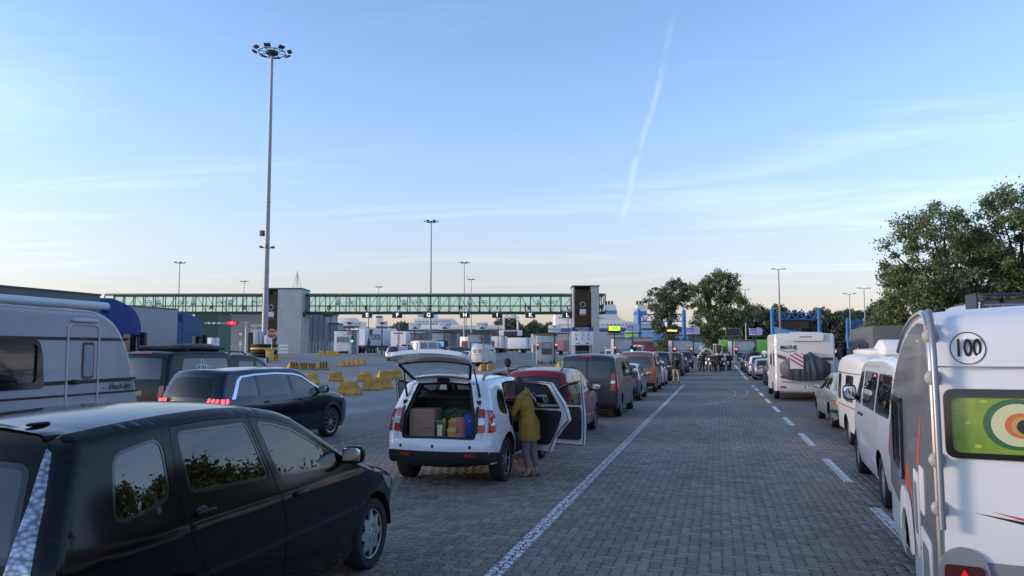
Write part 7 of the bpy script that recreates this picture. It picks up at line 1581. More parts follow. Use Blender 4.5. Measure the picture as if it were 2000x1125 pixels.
MB().tube([(-1.1, -.3, 3.3), (-1.1, -.3, 3.45), (-1.1, 2.5, 3.45), (-1.1, 2.5, 3.3)], .025, 6).build('roof_rail', DKSTEEL, t); MB().sq((0.2, -.4, 3.32), (.3, .2, .12), .6, 8).build('roof_lamp', WHITEP, t)
o = MB().box((-1.45, 6.3, 2.2), (.24, .1, .6)).tube([(-1.1, 6.3, 2.4), (-1.45, 6.3, 2.4)], .03, 6).build('wing_mirror', BLACK, t, bevel=.02); MB().box((-1.45, 6.24, 2.2), (.2, .02, .52)).build('mirror_glass', MIRRORG, o)
# camper roof with ladder above the end caravan
t = thing('camper_truck', 'camper behind the end caravan with a ladder across its open roof box', 'camper', (7.80, 23.6, .57)); CGR = mat('camper pale grey', (.40, .42, .45), .45, coat=.3, var=.04)
MB().box((0, 1.6, .98), (2.5, 5.4, 2.75)).build('lower_body', CGR, t, bevel=.05); MB().sq((.0, 1.6, 2.45), (2.0, 3.6, .8), .35, 12).build('high_roof', CGR, t); FB = mat('roof box edge', (.035, .045, .07), .4)
for s in (-1, 1): MB().box((s * 1.28, -.85, 2.62), (.05, .9, .62)).build('box_side', FB, t)
MB().box((0, -.85, 2.945), (2.62, .9, .045)).build('box_lid', FB, t); MB().sq((0.1, -.55, 2.62), (2.2, .12, .5), .3, 10).build('back_panel', CGR, t); MB().sq((.25, -.63, 2.60), (1.0, .06, .32), .35, 10).build('panel_recess', mat('camper mid grey', (.30, .32, .35), .5), t); MB().box((-.52, -.68, 2.80), (.07, .05, .1)).build('latch', BLACK, t)
for z in (2.40, 2.66): MB().tube([(-1.12, -1.28, z), (1.3, -1.28, z)], .022, 8).build('ladder_rail', mat('ladder alloy', (.55, .5, .46), .35, .7), t)
for k in range(8): MB().tube([(-.98 + k * .30, -1.28, 2.40), (-.98 + k * .30, -1.28, 2.66)], .016, 6).build('rung', mat('ladder alloy', (.55, .5, .46), .35, .7), t)
for y in (0, 3.0):
    for s in (-1, 1): wheel(t, .95, y, .36, .24, 'van', s).location.z -= .57
# cars beyond the motorhome
SIL = paint('silver car paint', (.42, .43, .44), .3, .5)
RX = 3.35
car('silver_estate', 'silver estate car just beyond the motorhome', gen(SIL, 1.43, 1.0, 2.75, .9, .89, .32, .93, .55, mirrormat=BLACK), (RX - .1, 57.0, .02))
car('white_hatchback', 'white car with its doors dark ahead of the silver estate', gen(paint('white car paint 2', (.68, .69, .70), .25), 1.56, .85, 2.6, .85, .89, .32, .98, .38, mirrormat=BLACK), (RX - .2, 64.0, .05))
DSU, _ = car('dark_car', 'dark car carrying a roof rack of luggage', gen(paint('anthracite paint', (.02, .022, .025), .2), 1.58, .85, 2.6, .85, .89, .32, .98, .38), (RX - .3, 71.0, .1)); MB().sq((0, .8, 1.72), (1.1, 1.7, .28), .4, 10).build('roof_load', BLACK, DSU)
SBX, _ = car('pale_car', 'pale car with a silver roof box seen over the silver estate', gen(paint('pale blue car paint', (.40, .44, .48), .3, .3), 1.52, .85, 2.6, .85, .89, .32, .96, .38), (RX + .9, 70.5, .1)); MB().sq((0, .8, 1.72), (.8, 1.9, .36), .45, 10).build('roof_box', mat('roof box silver', (.45, .47, .5), .35), SBX)
car('black_estate', 'black estate car first in the right-hand queue', gen(paint('ink car paint', (.008, .014, .035), .2), 1.55, .85, 2.6, .85, .89, .32, .97, .4), (RX - .3, 78.5, .2))
car('dark_minicar', 'dark car squeezed in beside the motorhome', gen(paint('anthracite paint', (.02, .022, .025), .2), 1.5, .8, 2.5, .8, .87, .31, .95, .34), (RX + .2, 48.5, 0))

# ------------------------------------------------------------------ left lanes
# grey caravan
BG = mat('caravan silver grey', (.36, .38, .42), .3, coat=.5, var=.03, vs=.7); BK = mat('stripe black', (.02, .022, .03), .35)
AX = 6.6
pr = [(-2.9, .40), (-2.98, .8), (-2.98, 1.6), (-2.92, 2.3), (-2.75, 2.58), (-2.3, 2.62), (1.8, 2.62), (2.45, 2.60), (2.72, 2.50), (2.98, 2.22), (3.13, 1.90), (3.27, 1.5), (3.36, 1.1), (3.38, .8), (3.30, .42)]
Yl = lambda Y: Y - AX
sp = dict(prof=pr, zs=.36, W=1.15, plan=[(-3.2, 1), (2.6, 1), (3.4, .98)], sect=[(0, 1), (2.7, .99)], wb=0, axles=[-.4, .4], wr=.32, ra=.38, panes=[rect(Yl(6.2), 1.64, Yl(8.06), 2.13, .06)], paint=BG, lod=1, wheel='seven', bow=.04, crown=.05, r=.07, seats=False, glass=DKGLASS, wi=.05,
          doors=[rect(Yl(8.53), .55, Yl(9.06), 2.40, .09)], oneside=(1, -1),
          lamps=[('S', rp([(Yl(5.6), 2.19), (Yl(9.60), 2.19), (Yl(9.70), 2.235), (Yl(5.6), 2.235)], .005, 1), BK, 'stripe', .004), ('S', rp([(Yl(5.6), 1.575), (Yl(9.75), 1.60), (Yl(9.86), 1.655), (Yl(5.6), 1.63)], .005, 1), BK, 'stripe', .004), ('S', rp([(Yl(5.6), 1.42), (Yl(9.90), 1.435), (Yl(9.92), 1.465), (Yl(5.6), 1.45)], .005, 1), BK, 'stripe', .004),
                 ('S', rp([(Yl(6.1), 1.56), (Yl(8.16), 1.56), (Yl(8.12), 2.0), (Yl(8.06), 2.19), (Yl(6.1), 2.19)], .06, 3), TRIM, 'window_frame', .02, True, [rect(Yl(6.2), 1.64, Yl(8.04), 2.13, .06)]),
                 ('S', rp([(Yl(8.51), .50), (Yl(9.08), .50), (Yl(9.08), 2.43), (Yl(8.51), 2.43)], .10, 3), mat('door frame pale', (.50, .53, .57), .35), 'door_frame', .014, True, [rect(Yl(8.535), .52, Yl(9.055), 2.405, .09)]),
                 ('S', rect(Yl(8.78), 1.66, Yl(8.98), 2.17, .04), TRIM, 'door_window_frame', .012), ('S', rect(Yl(8.80), 1.70, Yl(8.96), 2.13, .03), mat('blind pale', (.26, .30, .36), .4), 'door_window', .018), ('S', rect(Yl(9.60), 1.47, Yl(9.78), 1.60, .02), CGM, 'vent', .006)])
BED, bsh = car('grey_caravan', 'silver-grey caravan lettered Beduin with an entrance door', sp, (-8.5 - 1.15, AX, 0), cat='caravan')
text('Beduin', .12, INK, BED, (1.165, Yl(9.47), 1.535), (PI / 2, 0, PI / 2), ext=.002, sx=1.25, shear=.25); MB().sq((1.19, Yl(8.64), 1.625), (.05, .10, .07), .6, 8).build('door_handle', BLACK, BED); MB().sq((1.16, Yl(8.79), 2.47), (.10, .46, .06), .6, 10).build('door_lamp', mat('awning lamp pale', (.5, .54, .6), .4), BED); MB().tube([(1.13, Yl(9.2), 2.69), (1.13, Yl(4.6), 2.70)], .055, 12).build('awning_roll', mat('awning white', (.62, .66, .72), .4), BED)
for y in (9.2, 9.45): MB().sq((1.155, Yl(y), 1.52), (.02, .05, .025), .6, 6).build('latch', STEEL, BED)
# dark pickup with a hard top
PD = mat('pickup charcoal paint', (.012, .014, .018), .2, spec=.3)
pr = [(-1.20, .50), (-1.26, .62), (-1.26, .95), (-1.24, 1.12, 'x0'), (-1.20, 1.28, 'w0'), (-1.05, 1.72, 'w1'), (-.95, 1.84), (-.70, 1.88), (.5, 1.89), (.95, 1.87), (1.05, 1.80), (1.35, 1.82), (1.9, 1.79), (2.25, 1.72, 'f1'), (2.95, 1.28), (3.05, 1.22, 'f0'), (3.15, 1.19, 'h0'), (3.85, 1.10), (4.0, .98, 'h1'), (4.05, .75), (4.02, .52)]
fd = rp([(2.0, .45), (2.95, .45), (3.0, .9), (2.95, 1.20), (2.25, 1.66), (2.0, 1.70)], .03, 2); rd = rp([(1.15, .45), (2.0, .45), (2.0, 1.70), (1.35, 1.71), (1.12, 1.6), (1.12, 1.0)], .03, 2)
sp = dict(prof=pr, zs=.42, W=.975, plan=plan(1.26, 3.1, .95, .95, .84), sect=[(.3, .95), (.6, .99), (.85, 1), (1.1, .98), (1.3, .94), (1.9, .80)], wb=3.1, wr=.38, ra=.46, doors=[fd, rd], panes=[rp([(2.06, 1.24), (2.80, 1.24), (2.22, 1.60), (2.06, 1.63)], .03), rp([(1.24, 1.25), (1.94, 1.25), (1.94, 1.63), (1.36, 1.64)], .04)], handles=[(2.14, 1.1), (1.3, 1.1)], mirror=(2.75, 1.28), mirrormat=BLACK, paint=PD, lod=1, wheel='seven', bow=.06, r=.07, glass=PANE, rearglass=PRIV, mr=.12, rr=.08, seaty=2.2,
          lamps=[('S', rp([(-.80, 1.30), (.86, 1.30), (.86, 1.73), (-.62, 1.74)], .07, 3), DKGLASS, 'canopy_window', .006), ('B', rp([(.70, .86), (.84, .86), (.83, 1.14), (.72, 1.14)], .02), REDL, 'tail_lamp', .012), ('B', rect(-.28, 1.80, .28, 1.84, .01), REDL, 'brake_lamp', .014, False), ('B', rect(-.86, .52, .86, .70, .03), DKSTEEL, 'bumper', .08, False), ('B', rect(-.30, .92, .30, 1.02, .02), TRIM, 'tailgate_handle', .008, False)])
PU, psh = car('pickup', 'charcoal pickup with a windowed hard top and white script lettering', sp, (-13.5, 16.9, 0), R(-2), cat='pickup'); PU.scale = (1.07,) * 3
sx_ = lambda y, z: (float(psh.w([y], [z])[0]) + .010, y, z)
for P_ in ([(-.22, 1.46), (-.26, 1.50), (-.25, 1.56), (-.18, 1.585), (0, 1.58), (.09, 1.575)], [(-.22, 1.46), (-.15, 1.50), (-.10, 1.60), (-.06, 1.71), (-.02, 1.72), (.0, 1.68), (.01, 1.58), (.01, 1.48)], [(.09, 1.575), (.08, 1.50), (.08, 1.44)], [(.08, 1.52), (.13, 1.555), (.155, 1.53), (.155, 1.44)], [(.155, 1.52), (.20, 1.55), (.225, 1.53), (.225, 1.45), (.30, 1.445), (.38, 1.445)]):
    MB().tube([sx_(*q_) for q_ in P_], .017, 6).build('script_stroke', SIGNW, PU)
o = MB(); o.box((0, .3, 1.99), (1.2, 1.6, .10)).box((0, -.3, 1.93), (1.3, .06, .06)).box((0, .8, 1.93), (1.3, .06, .06)); o.build('roof_tray', BLACK, PU, bevel=.02); MB().sq((-.2, .9, 2.02), (.9, .7, .14), .4, 8).build('roof_load', DKSTEEL, PU); MB().tube([(.55, 1.3, 1.84), (.55, 1.4, 1.90), (.55, 1.9, 1.88), (.55, 2.0, 1.80)], .02, 6).build('roof_rail', BLACK, PU)
# two articulated lorries
CURT = mat('lorry curtain grey', (.27, .285, .31), .55, var=.06, vs=.4, bump=.15, bs=1.5); CURT2 = mat('lorry curtain dark', (.10, .10, .105), .6, var=.08, vs=.4); CBL = mat('lorry blue paint', (.006, .045, .20), .45, spec=.2, var=.04); CBG = mat('lorry slate blue paint', (.035, .095, .20), .45, spec=.2, var=.04)
def lorry(label, X, Yf, z, curtain, cabm, rz=0):
    t = thing('articulated_lorry', label, 'lorry', (X, Yf, z), rz); L = 13.4
    MB().box((0, -L / 2, 2.6), (2.52, L, 2.75)).build('curtain_body', curtain, t, bevel=.03); MB().box((0, -L / 2, 3.99), (2.56, L + .04, .06)).build('roof_edge', DKSTEEL, t); MB().box((0, -L / 2, 1.1), (1.3, L, .25)).build('chassis', BLACK, t); MB().box((1.27, -L / 2, 1.28), (.03, L, .14)).build('side_rail', STEEL, t)
    for y in (-11.6, -10.3, -9.0, -1.2, 1.5):
        for s in (-1, 1): wheel(t, 1.07, y, .5, .36, 'van', s)
    MB().box((0, .4, .95), (1.2, 3.0, .3)).build('tractor_frame', BLACK, t)
    pr = [(.42, .85), (.40, 1.4), (.41, 2.6), (.42, 3.60), (.47, 3.86), (.62, 3.92), (1.25, 3.78), (1.80, 3.52), (2.06, 3.15), (2.12, 2.85, 'f1'), (2.18, 1.85, 'f0'), (2.25, 1.3), (2.25, .7), (2.18, .45)]
    sh_ = Shell(pr, .42, 1.24, [(.3, 1), (1.6, 1), (2.4, .95)], [(.3, 1), (2.8, 1), (3.4, .98), (3.95, .94)], .06, .10, .03, .06, .12)
    win = rp([(1.15, 1.95), (1.98, 1.85), (1.85, 2.62), (1.18, 2.66)], .05, 3); win2 = circ(1.5, .55, .56)
    ss = sh_.ss; wv = sh_.we(ss); so = [(float(a), float(b_)) for a, b_ in zip(wv, ss)] + [(-float(a), float(b_)) for a, b_ in zip(wv[::-1], ss[::-1])]; ws = sh_.band(sh_.tag['f1'], sh_.tag['f0'], .10, .08)
    cab = part('cab', [(*sh_.piece('S', sh_.outline(), [win, win2], 0, 0, sg, extra=sh_.rings()),) for sg in (1, -1)] + [(*sh_.piece('R', so, [ws], 0, 0),)], cabm, t); MB().quad((-1.2, .42, .6), (1.2, .42, .6), (1.1, .47, 3.3), (-1.1, .47, 3.3)).build('cab_back', cabm, t)
    for sg in (1, -1): part('side_window', [(*sh_.piece('S', win, [], -.01, 0, sg),)], DKGLASS, cab); MB().box((sg * 1.45, 1.95, 2.35), (.22, .14, .75)).tube([(sg * 1.2, 1.9, 2.6), (sg * 1.45, 1.95, 2.6)], .03, 6).build('wing_mirror', BLACK, t, bevel=.03); part('door_gap', [(*sh_.piece('S', rect(1.06, .95, 2.04, 2.76, .06), [rect(1.075, .965, 2.025, 2.745, .06)], .004, 0, sg),)], BLACK, cab); MB().add([(sg * 1.2, .12, 1.2), (sg * 1.2, .42, 1.2), (sg * 1.2, .42, 3.3), (sg * 1.12, .12, 3.5)], [(0, 1, 2, 3)]).build('side_deflector', cabm, t)
    part('windscreen', [(*sh_.piece('R', ws, [], -.008, 0),)], DKGLASS, cab); part('sun_visor', [(*sh_.piece('R', [(-1.0, sh_.tag['f1'] - .12), (1.0, sh_.tag['f1'] - .12), (1.0, sh_.tag['f1'] + .10), (-1.0, sh_.tag['f1'] + .10)], [], .12, .04),)], BLACK, cab)
    return t
lorry('lorry with a dark curtain trailer and royal blue cab behind the grey caravan', -22.1, 22.2, gz(-21.9, 22), CURT2, CBL)
lorry('lorry with a pale grey curtain trailer and slate blue cab', -27.8, 33.4, gz(-27, 33), CURT, CBG)

# ------------------------------------------------------------------ vehicles at the booths
def far(px, D): p = gp(px, 690, D); return p
car('silver_people_carrier', 'silver people carrier crossing the yard towards the booths', gen(SIL, 1.66, .85, 2.75, .9, .92, .33, 1.0, .30, lod=1), far(772, 86), R(3))
car('grey_pickup', 'grey pickup waiting at the booth with a blue screen', gen(paint('taupe car paint', (.13, .13, .12), .3), 1.8, 1.0, 2.9, .9, .93, .36, 1.1, .25), far(884, 96), R(-40))
car('white_hatchback', 'small white car with red lamps right of the pedestrian in black', gen(paint('white car paint 2', (.68, .69, .70), .25), 1.5, .8, 2.5, .8, .87, .31), far(917, 92), R(-30))
car('black_suv', 'black SUV with a lit brake lamp in front of the white box truck', gen(paint('black van paint', (.012, .013, .016), .2), 1.75, .9, 2.7, .9, .94, .36, 1.05, .2, lamps=[('B', rect(-.14, 1.60, .14, 1.66, .01), REDLIT, 'brake_lamp', .02, False), ('B', rp([(.6, .8), (.78, .8), (.76, .98), (.62, .98)], .02), REDLIT, 'tail_lamp')]), far(786, 92), R(5))
car('white_camper_van', 'white camper van with dark windows beside the black SUV', spec_van(WV, 2.25, 1.0, 3.1, .9, .98, 1.2, 2, [('B', rp([(.80, .78), (.90, .78), (.89, 1.1), (.81, 1.1)], .02, 3), REDLIT, 'tail_lamp', .012), ('B', rect(-.2, 2.02, .2, 2.06, .01), REDLIT, 'brake_lamp', .012, False)], glass=DKGLASS, seats=False), far(820, 96), R(-25), cat='van')
car('white_delivery_van', 'white delivery van parked right of the lift tower', spec_van(WV, 1.95, .97, 3.0, .92, .95, 1.16, 2, [], glass=DKGLASS, seats=False), far(1194, 118), R(0), cat='van')
car('white_delivery_van', 'tall white van with lit brake lamps at the booth with one green light', spec_van(WV, 2.5, .97, 3.4, .92, .98, 1.4, 2, [('B', rect(-.5, 2.34, -.2, 2.40, .01), REDLIT, 'brake_lamp', .02, False), ('B', rect(.2, 2.34, .5, 2.40, .01), REDLIT, 'brake_lamp', .02, False)], glass=DKGLASS, seats=False), far(1245, 106), R(0), cat='van')
# horse trailer
HT = mat('horse trailer pale', (.50, .50, .48), .4, var=.06); pr = [(-1.5, .5), (-1.55, .8), (-1.55, 1.9), (-1.45, 2.25), (-1.2, 2.42), (0, 2.45), (1.0, 2.35), (1.6, 1.9), (1.8, 1.2), (1.75, .5)]
sp = dict(prof=pr, zs=.45, W=.85, plan=[(-2, 1), (2, .95)], sect=[(0, 1), (2, .98), (2.5, .8)], wb=0, axles=[-.3, .4], wr=.3, ra=.33, panes=[rect(.2, 1.5, .9, 1.85, .04)], paint=HT, lod=2, wheel='van', r=.22, seats=False, glass=DKGLASS, lamps=[('B', rect(-.012, .6, .012, 2.3, .004), GREYP, 'door_gap', .006, False), ('B', rect(-.8, 1.30, .8, 1.34, .004), GREYP, 'ramp_edge', .006, False), ('B', rect(-.55, 1.5, -.15, 1.9, .04), GREYP, 'hatch', .01, True), ('B', rect(.6, .65, .78, .75, .02), REDL, 'tail_lamp')])
car('horse_trailer', 'pale horse trailer standing at the booths', sp, far(944, 86), R(-8), cat='horse trailer')
# excavator
t = thing('excavator', 'small white excavator parked behind the motorcyclists', 'excavator', gp(1400, 690, 100), YAW + .1); XW = mat('excavator white', (.62, .60, .52), .5, var=.06)
MB().box((.7, 0, 1.0), (2.0, 1.5, .7)).build('house', XW, t, bevel=.1); b = MB(); [b.box((x, y, 1.9), (.08, .08, 1.3)) for x in (-.3, .55) for y in (-.5, .3)]; b.box((.12, -.1, 2.58), (1.0, 1.0, .1)); b.build('cab_frame', XW, t); MB().box((.12, -.1, 1.9), (.75, .7, 1.1)).build('cab_glass', DKGLASS, t); MB().tube([(-.2, 0, 1.1), (-1.0, 0, 1.9), (-1.5, 0, 2.0)], [.18, .17, .15], 8).build('boom', XW, t); MB().tube([(-1.5, 0, 2.0), (-2.4, 0, 1.2)], [.14, .11], 8).build('arm', XW, t); MB().sq((-2.4, 0, .95), (.5, .6, .5), .6, 8).build('bucket', XW, t)
for s in (-1, 1): MB().sq((.5, s * .65, .35), (2.3, .4, .7), .5, 10).build('track', RUBBER, t)

# ------------------------------------------------------------------ people
SKIN = mat('skin', (.42, .25, .18), .55, var=.05, vs=8)
DARKC = mat('black jacket cloth', (.014, .015, .018), .8, var=.2, vs=6)
def hand(parts, w, d, up, s=1.0):
    """palm and five bent fingers from wrist w along d; up = back of the hand"""
    w, d, up = Vector(w), Vector(d).normalized(), Vector(up).normalized(); side = d.cross(up).normalized(); up = side.cross(d)
    parts.append((w, .022 * s, w + d * .055 * s, .026 * s)); parts.append((w + side * .018 * s + d * .03 * s, .018 * s, w + side * .022 * s + d * .08 * s, .013 * s)); parts.append((w - side * .018 * s + d * .03 * s, .018 * s, w - side * .022 * s + d * .08 * s, .013 * s))
    for k, (o, L) in enumerate(((-.032, .062), (-.011, .076), (.011, .080), (.032, .072))):
        a = w + d * .085 * s + side * o * s; b = a + (d * .8 - up * .35) * L * .55 * s; c = b + (d * .45 - up * .8) * L * .5 * s
        parts.append((a, .0095 * s, b, .0088 * s)); parts.append((b, .0088 * s, c, .0075 * s))
    a = w + side * .03 * s + d * .02 * s; b = a + (side * .8 + d * .6) * .04 * s; parts.append((a, .013 * s, b, .011 * s)); parts.append((b, .011 * s, b + (d * .9 - up * .3) * .032 * s, .009 * s))
def person(label, loc, rz, P, top, legs, hairm, voxel=.016, sleeves=1.0, trousers=1.0, shoe=None, group=None, jacket=None, hairlong=False, cap=None, scale=1, hem=None, hands=True, skirt=None):
    """P: joint positions in metres, the figure looking along +y; one skin from ankles to head, clothes as parts over it"""
    t = thing('person', label, 'person', loc, rz, group); t.scale = (scale,) * 3; V3 = {k: Vector(v) for k, v in P.items()}
    hip, chest, neck, head = V3['hip'], V3['chest'], V3['neck'], V3['head']; sk = []
    right = (V3['sr'] - V3['sl']).normalized(); fw = V3.get('look', Vector((0, 1, 0))).normalized(); upv = Vector((0, 0, 1))
    sk += [(hip, .145, (hip + chest) / 2, .13), ((hip + chest) / 2, .13, chest, .15), (chest - right * .09, .11, chest + right * .09, .11), (chest, .12, neck, .07), (neck - upv * .03, .055, head - upv * .06, .055)]
    sk += [(head - upv * .035, .078, head + upv * .045 - fw * .012, .094), (head + fw * .035 - upv * .07, .052, head + fw * .03 - upv * .01, .066), (head + fw * .088 - upv * .012, .012, head + fw * .108 - upv * .032, .015), (head + fw * .09 - upv * .068 - right * .016, .010, head + fw * .09 - upv * .068 + right * .016, .010), (head + fw * .082 + upv * .018 - right * .03, .014, head + fw * .082 + upv * .018 + right * .03, .014)]
    for s in (-1, 1): sk.append((head + right * s * .084 - upv * .03 - fw * .01, .014, head + right * s * .09 + upv * .012 - fw * .016, .018))
    top_p, leg_p = [], []
    for s, a, e, w, h_, k, an in ((-1, 'sl', 'el', 'wl', 'hl', 'kl', 'al'), (1, 'sr', 'er', 'wr', 'hr', 'kr', 'ar')):
        S, E_, W_, H_, K, A2 = (V3[q] for q in (a, e, w, h_, k, an))
        sk += [(chest + right * s * .08 + upv * .06, .075, S, .062), (S, .056, E_, .042), (E_, .042, W_, .028), (H_, .092, K, .058), (K, .056, K * .6 + A2 * .4, .054), (K * .6 + A2 * .4, .054, A2, .036), (hip + right * s * .03, .12, H_, .10)]
        fd = V3.get('toe' + h_[1], fw.copy()); fd.z = 0; fd.normalize(); sk += [(A2 - upv * .03, .036, A2 + fd * .06 - upv * .055, .034), (A2 + fd * .06 - upv * .055, .034, A2 + fd * .15 - upv * .068, .026)]
        if hands: hand(sk, W_, W_ - E_, upv + fw * .2, 1.05)
        top_p += [(chest + right * s * .08 + upv * .06, .092, S, .080), (S, .076, S.lerp(E_, min(1, sleeves * 2)), .062)]
        if sleeves > .55: top_p.append((E_, .062, E_.lerp(W_, (sleeves - .5) * 2), .046))
        leg_p += [(hip + right * s * .03, .135, H_, .115), (H_, .112, H_.lerp(K, min(1, trousers * 2)), .080)]
        if trousers > .55: leg_p.append((K, .080, K.lerp(A2, (trousers - .5) * 2), .058))
        if shoe:
            b = MB(); f0 = A2 + fd * .05 - upv * .052; b.sq(f0, (.095, .27, .085), .55, 10, rz=math.atan2(-fd.x, fd.y)); b.build('shoe', shoe, t)
    fuse(sk, voxel, 'body', SKIN, t)
    top_p += [(hip + upv * .02, .158, (hip + chest) / 2, .150), ((hip + chest) / 2, .150, chest, .168), (chest - right * .09, .128, chest + right * .09, .128), (chest + upv * .04, .12, neck - upv * .06, .085)]
    if hem: top_p += [(hip + right * q * .07, hem[1] * .92, hip + right * q * .06 + upv * hem[0], hem[2] * .92) for q in (-1, 0, 1)]
    leg_p += [(hip - upv * .03, .150, hip + upv * .06, .148)]
    fuse(leg_p, max(voxel, .014), 'trousers', legs, t); fuse(top_p, max(voxel, .014), 'jacket' if sleeves > .6 else 'shirt', top, t, cut=(hip.z + hem[0] - .02) if hem else None)
    if jacket == 'hood': fuse([(neck - fw * .07 - right * .07 - upv * .02, .055, neck - fw * .10 + upv * .01, .062), (neck - fw * .10 + upv * .01, .062, neck - fw * .07 + right * .07 - upv * .02, .055), (neck - fw * .09 - upv * .09, .06, neck - fw * .10, .06)], .014, 'hood', top, t)
    hp = [(head + upv * .03 - fw * .02, .098, head + upv * .05 - fw * .012, .100), (head - fw * .045 - upv * .03, .072, head - fw * .035 + upv * .04, .085)]
    if hairlong: hp += [(head - fw * .055, .088, head - fw * .06 - upv * .14, .075)] + [(head + right * s * .06 - fw * .01 + upv * .01, .050, head + right * s * .065 - fw * .015 - upv * .13, .040) for s in (-1, 1)]
    h_o = fuse(hp, .013, 'hair', hairm, t, smooth_it=2)
    return t
STAND = dict(hip=(0, 0, .92), chest=(0, .0, 1.30), neck=(0, .0, 1.48), head=(0, .02, 1.62), sl=(-.18, 0, 1.40), sr=(.18, 0, 1.40), el=(-.24, -.03, 1.12), er=(.24, -.03, 1.12), wl=(-.22, .10, .92), wr=(.22, .10, .92), hl=(-.10, 0, .86), hr=(.10, 0, .86), kl=(-.11, .02, .48), kr=(.11, .02, .48), al=(-.12, -.01, .085), ar=(.12, -.01, .085))
def pose(**k): d = dict(STAND); d.update(k); return d
OLIVE = mat('olive jacket cloth', (.36, .22, .03), .75, var=.10, vs=7, bump=.5, bs=9); MAUVE = mat('mauve trouser cloth', (.20, .155, .175), .8, var=.08, vs=6); HAIRR = mat('auburn hair', (.05, .018, .014), .6, var=.3, vs=30, bump=.5, bs=60)
SANDAL = mat('brown leather', (.10, .05, .03), .6)
W1 = person('woman in an olive jacket leaning into the white SUV', (-3.04, 12.42, 0), R(80), pose(hip=(0, -.02, .84), chest=(0, .06, 1.16), neck=(0, .13, 1.34), head=(0, .215, 1.475), look=(-.12, 1, -.22), sl=(-.17, .09, 1.27), sr=(.17, .09, 1.27), el=(-.22, .22, 1.03), er=(.24, .17, 1.00), wl=(-.12, .40, 1.04), wr=(.10, .38, 1.02), hl=(-.09, -.02, .80), hr=(.09, -.02, .80), kl=(-.09, .02, .45), kr=(.10, -.05, .45), al=(-.08, -.04, .085), ar=(.11, -.13, .085)), OLIVE, MAUVE, HAIRR, .012, 1.0, .86, None, None, 'hood', True, hem=(-.22, .195, .205)); W1.scale = (.86, .86, 1)
for k, s in (('al', -1), ('ar', 1)):
    a = Vector(((-.08, -.04, .085), (.11, -.13, .085))[s > 0]); o = MB().sq(a + Vector((0, .06, -.077)), (.095, .26, .022), .5, 10).tube([a + Vector((-.045, .10, -.06)), a + Vector((0, .11, -.02)), a + Vector((.045, .10, -.06))], .012, 6).tube([a + Vector((-.04, .0, -.05)), a + Vector((0, .03, .0)), a + Vector((.04, .0, -.05)), a + Vector((0, -.045, -.02))], .010, 6, closed=True).build('sandal', SANDAL, W1)
MB().box((.245, .10, 1.17), (.012, .05, .06)).build('sleeve_badge', mat('badge grey', (.30, .31, .32), .6), W1)
BLK = mat('black cotton', (.012, .012, .014), .85, var=.1); KHAKI = mat('khaki shorts cloth', (.34, .29, .22), .8, var=.08); HAIRD = mat('dark brown hair', (.03, .022, .018), .7); SHOE = mat('black shoe', (.015, .015, .016), .6)
person('man in a black T-shirt and khaki shorts beside the queue', (-2.62, 50.6, gz(-2.6, 50)), R(-8), pose(wl=(-.12, .20, 1.02), wr=(.12, .20, 1.02), kl=(-.14, .02, .48), kr=(.14, .02, .48), al=(-.17, -.01, .085), ar=(.18, -.01, .085)), BLK, KHAKI, HAIRD, .016, .42, .46, SHOE, scale=1.02, hem=(-.05, .17, .17))
person('dark-haired man whose head shows above the open red door', (-5.55, 20.3, 0), R(20), pose(), mat('dark shirt', (.05, .035, .03), .8), mat('dark jeans', (.02, .025, .04), .8), HAIRD, .018, .9, 1, SHOE, scale=1.05)
for i, (px, D, ang, lab, tp, sc) in enumerate(((1371, 72, -20, 'motorcyclist in black at the left of the group', DARKC, 1.0), (1396, 72.5, 40, 'motorcyclist in black bending over a machine', DARKC, 1.0), (1402, 71.5, 185, 'motorcyclist in a long dark coat in the middle of the group', mat('navy biker cloth', (.012, .016, .03), .8), 1.03), (1409, 73.5, 150, 'motorcyclist in navy turned towards the others', mat('navy biker cloth', (.012, .016, .03), .8), 1.02), (1424, 73.5, 10, 'motorcyclist in black at the right of the group', DARKC, 1.0))):
    p = gp(px, 690, D); pp = pose(chest=(0, .18, 1.24), neck=(0, .30, 1.38), head=(0, .38, 1.49), sl=(-.18, .20, 1.32), sr=(.18, .20, 1.32), el=(-.24, .34, 1.10), er=(.24, .34, 1.10), wl=(-.2, .52, .98), wr=(.2, .52, .98)) if i == 1 else pose(kl=(-.13, .02, .48), al=(-.15, -.02, .085))
    person(lab, p, R(ang), pp, tp, DARKC, mat('grey hair', (.25, .22, .2), .7) if i in (1, 3) else HAIRD, .02, 1, 1, SHOE, 'motorcyclists', scale=sc, hem=(-.25, .17, .17) if i == 2 else None)
person('pedestrian in black walking between the cars at the booths', gp(905, 690, 88), R(30), pose(al=(-.12, .18, .085), kl=(-.11, .14, .48)), DARKC, DARKC, HAIRD, .022, 1, 1, SHOE)
person('pedestrian in a white top by the booth with one green light', gp(1208, 690, 100), R(0), pose(), mat('white cotton', (.6, .6, .6), .8), DARKC, HAIRD, .022, .5, 1, SHOE)
bz = lambda px, k=0: Vector((bo.x, bo.y, 0)) + _cr * bx_(px) + Vector((_cf.x, _cf.y, 0)).normalized() * (1.2 + k) + Vector((0, 0, BZ(609.5)))
person('person walking along inside the footbridge near the letter K', bz(1026), YAW - R(90), pose(al=(-.12, .2, .085), kl=(-.11, .15, .48)), DARKC, DARKC, HAIRD, .024, 1, 1, SHOE)
person('person standing in the glazed stub above the letter M', bz(1178), YAW, pose(), DARKC, DARKC, HAIRD, .024, 1, 1, SHOE)
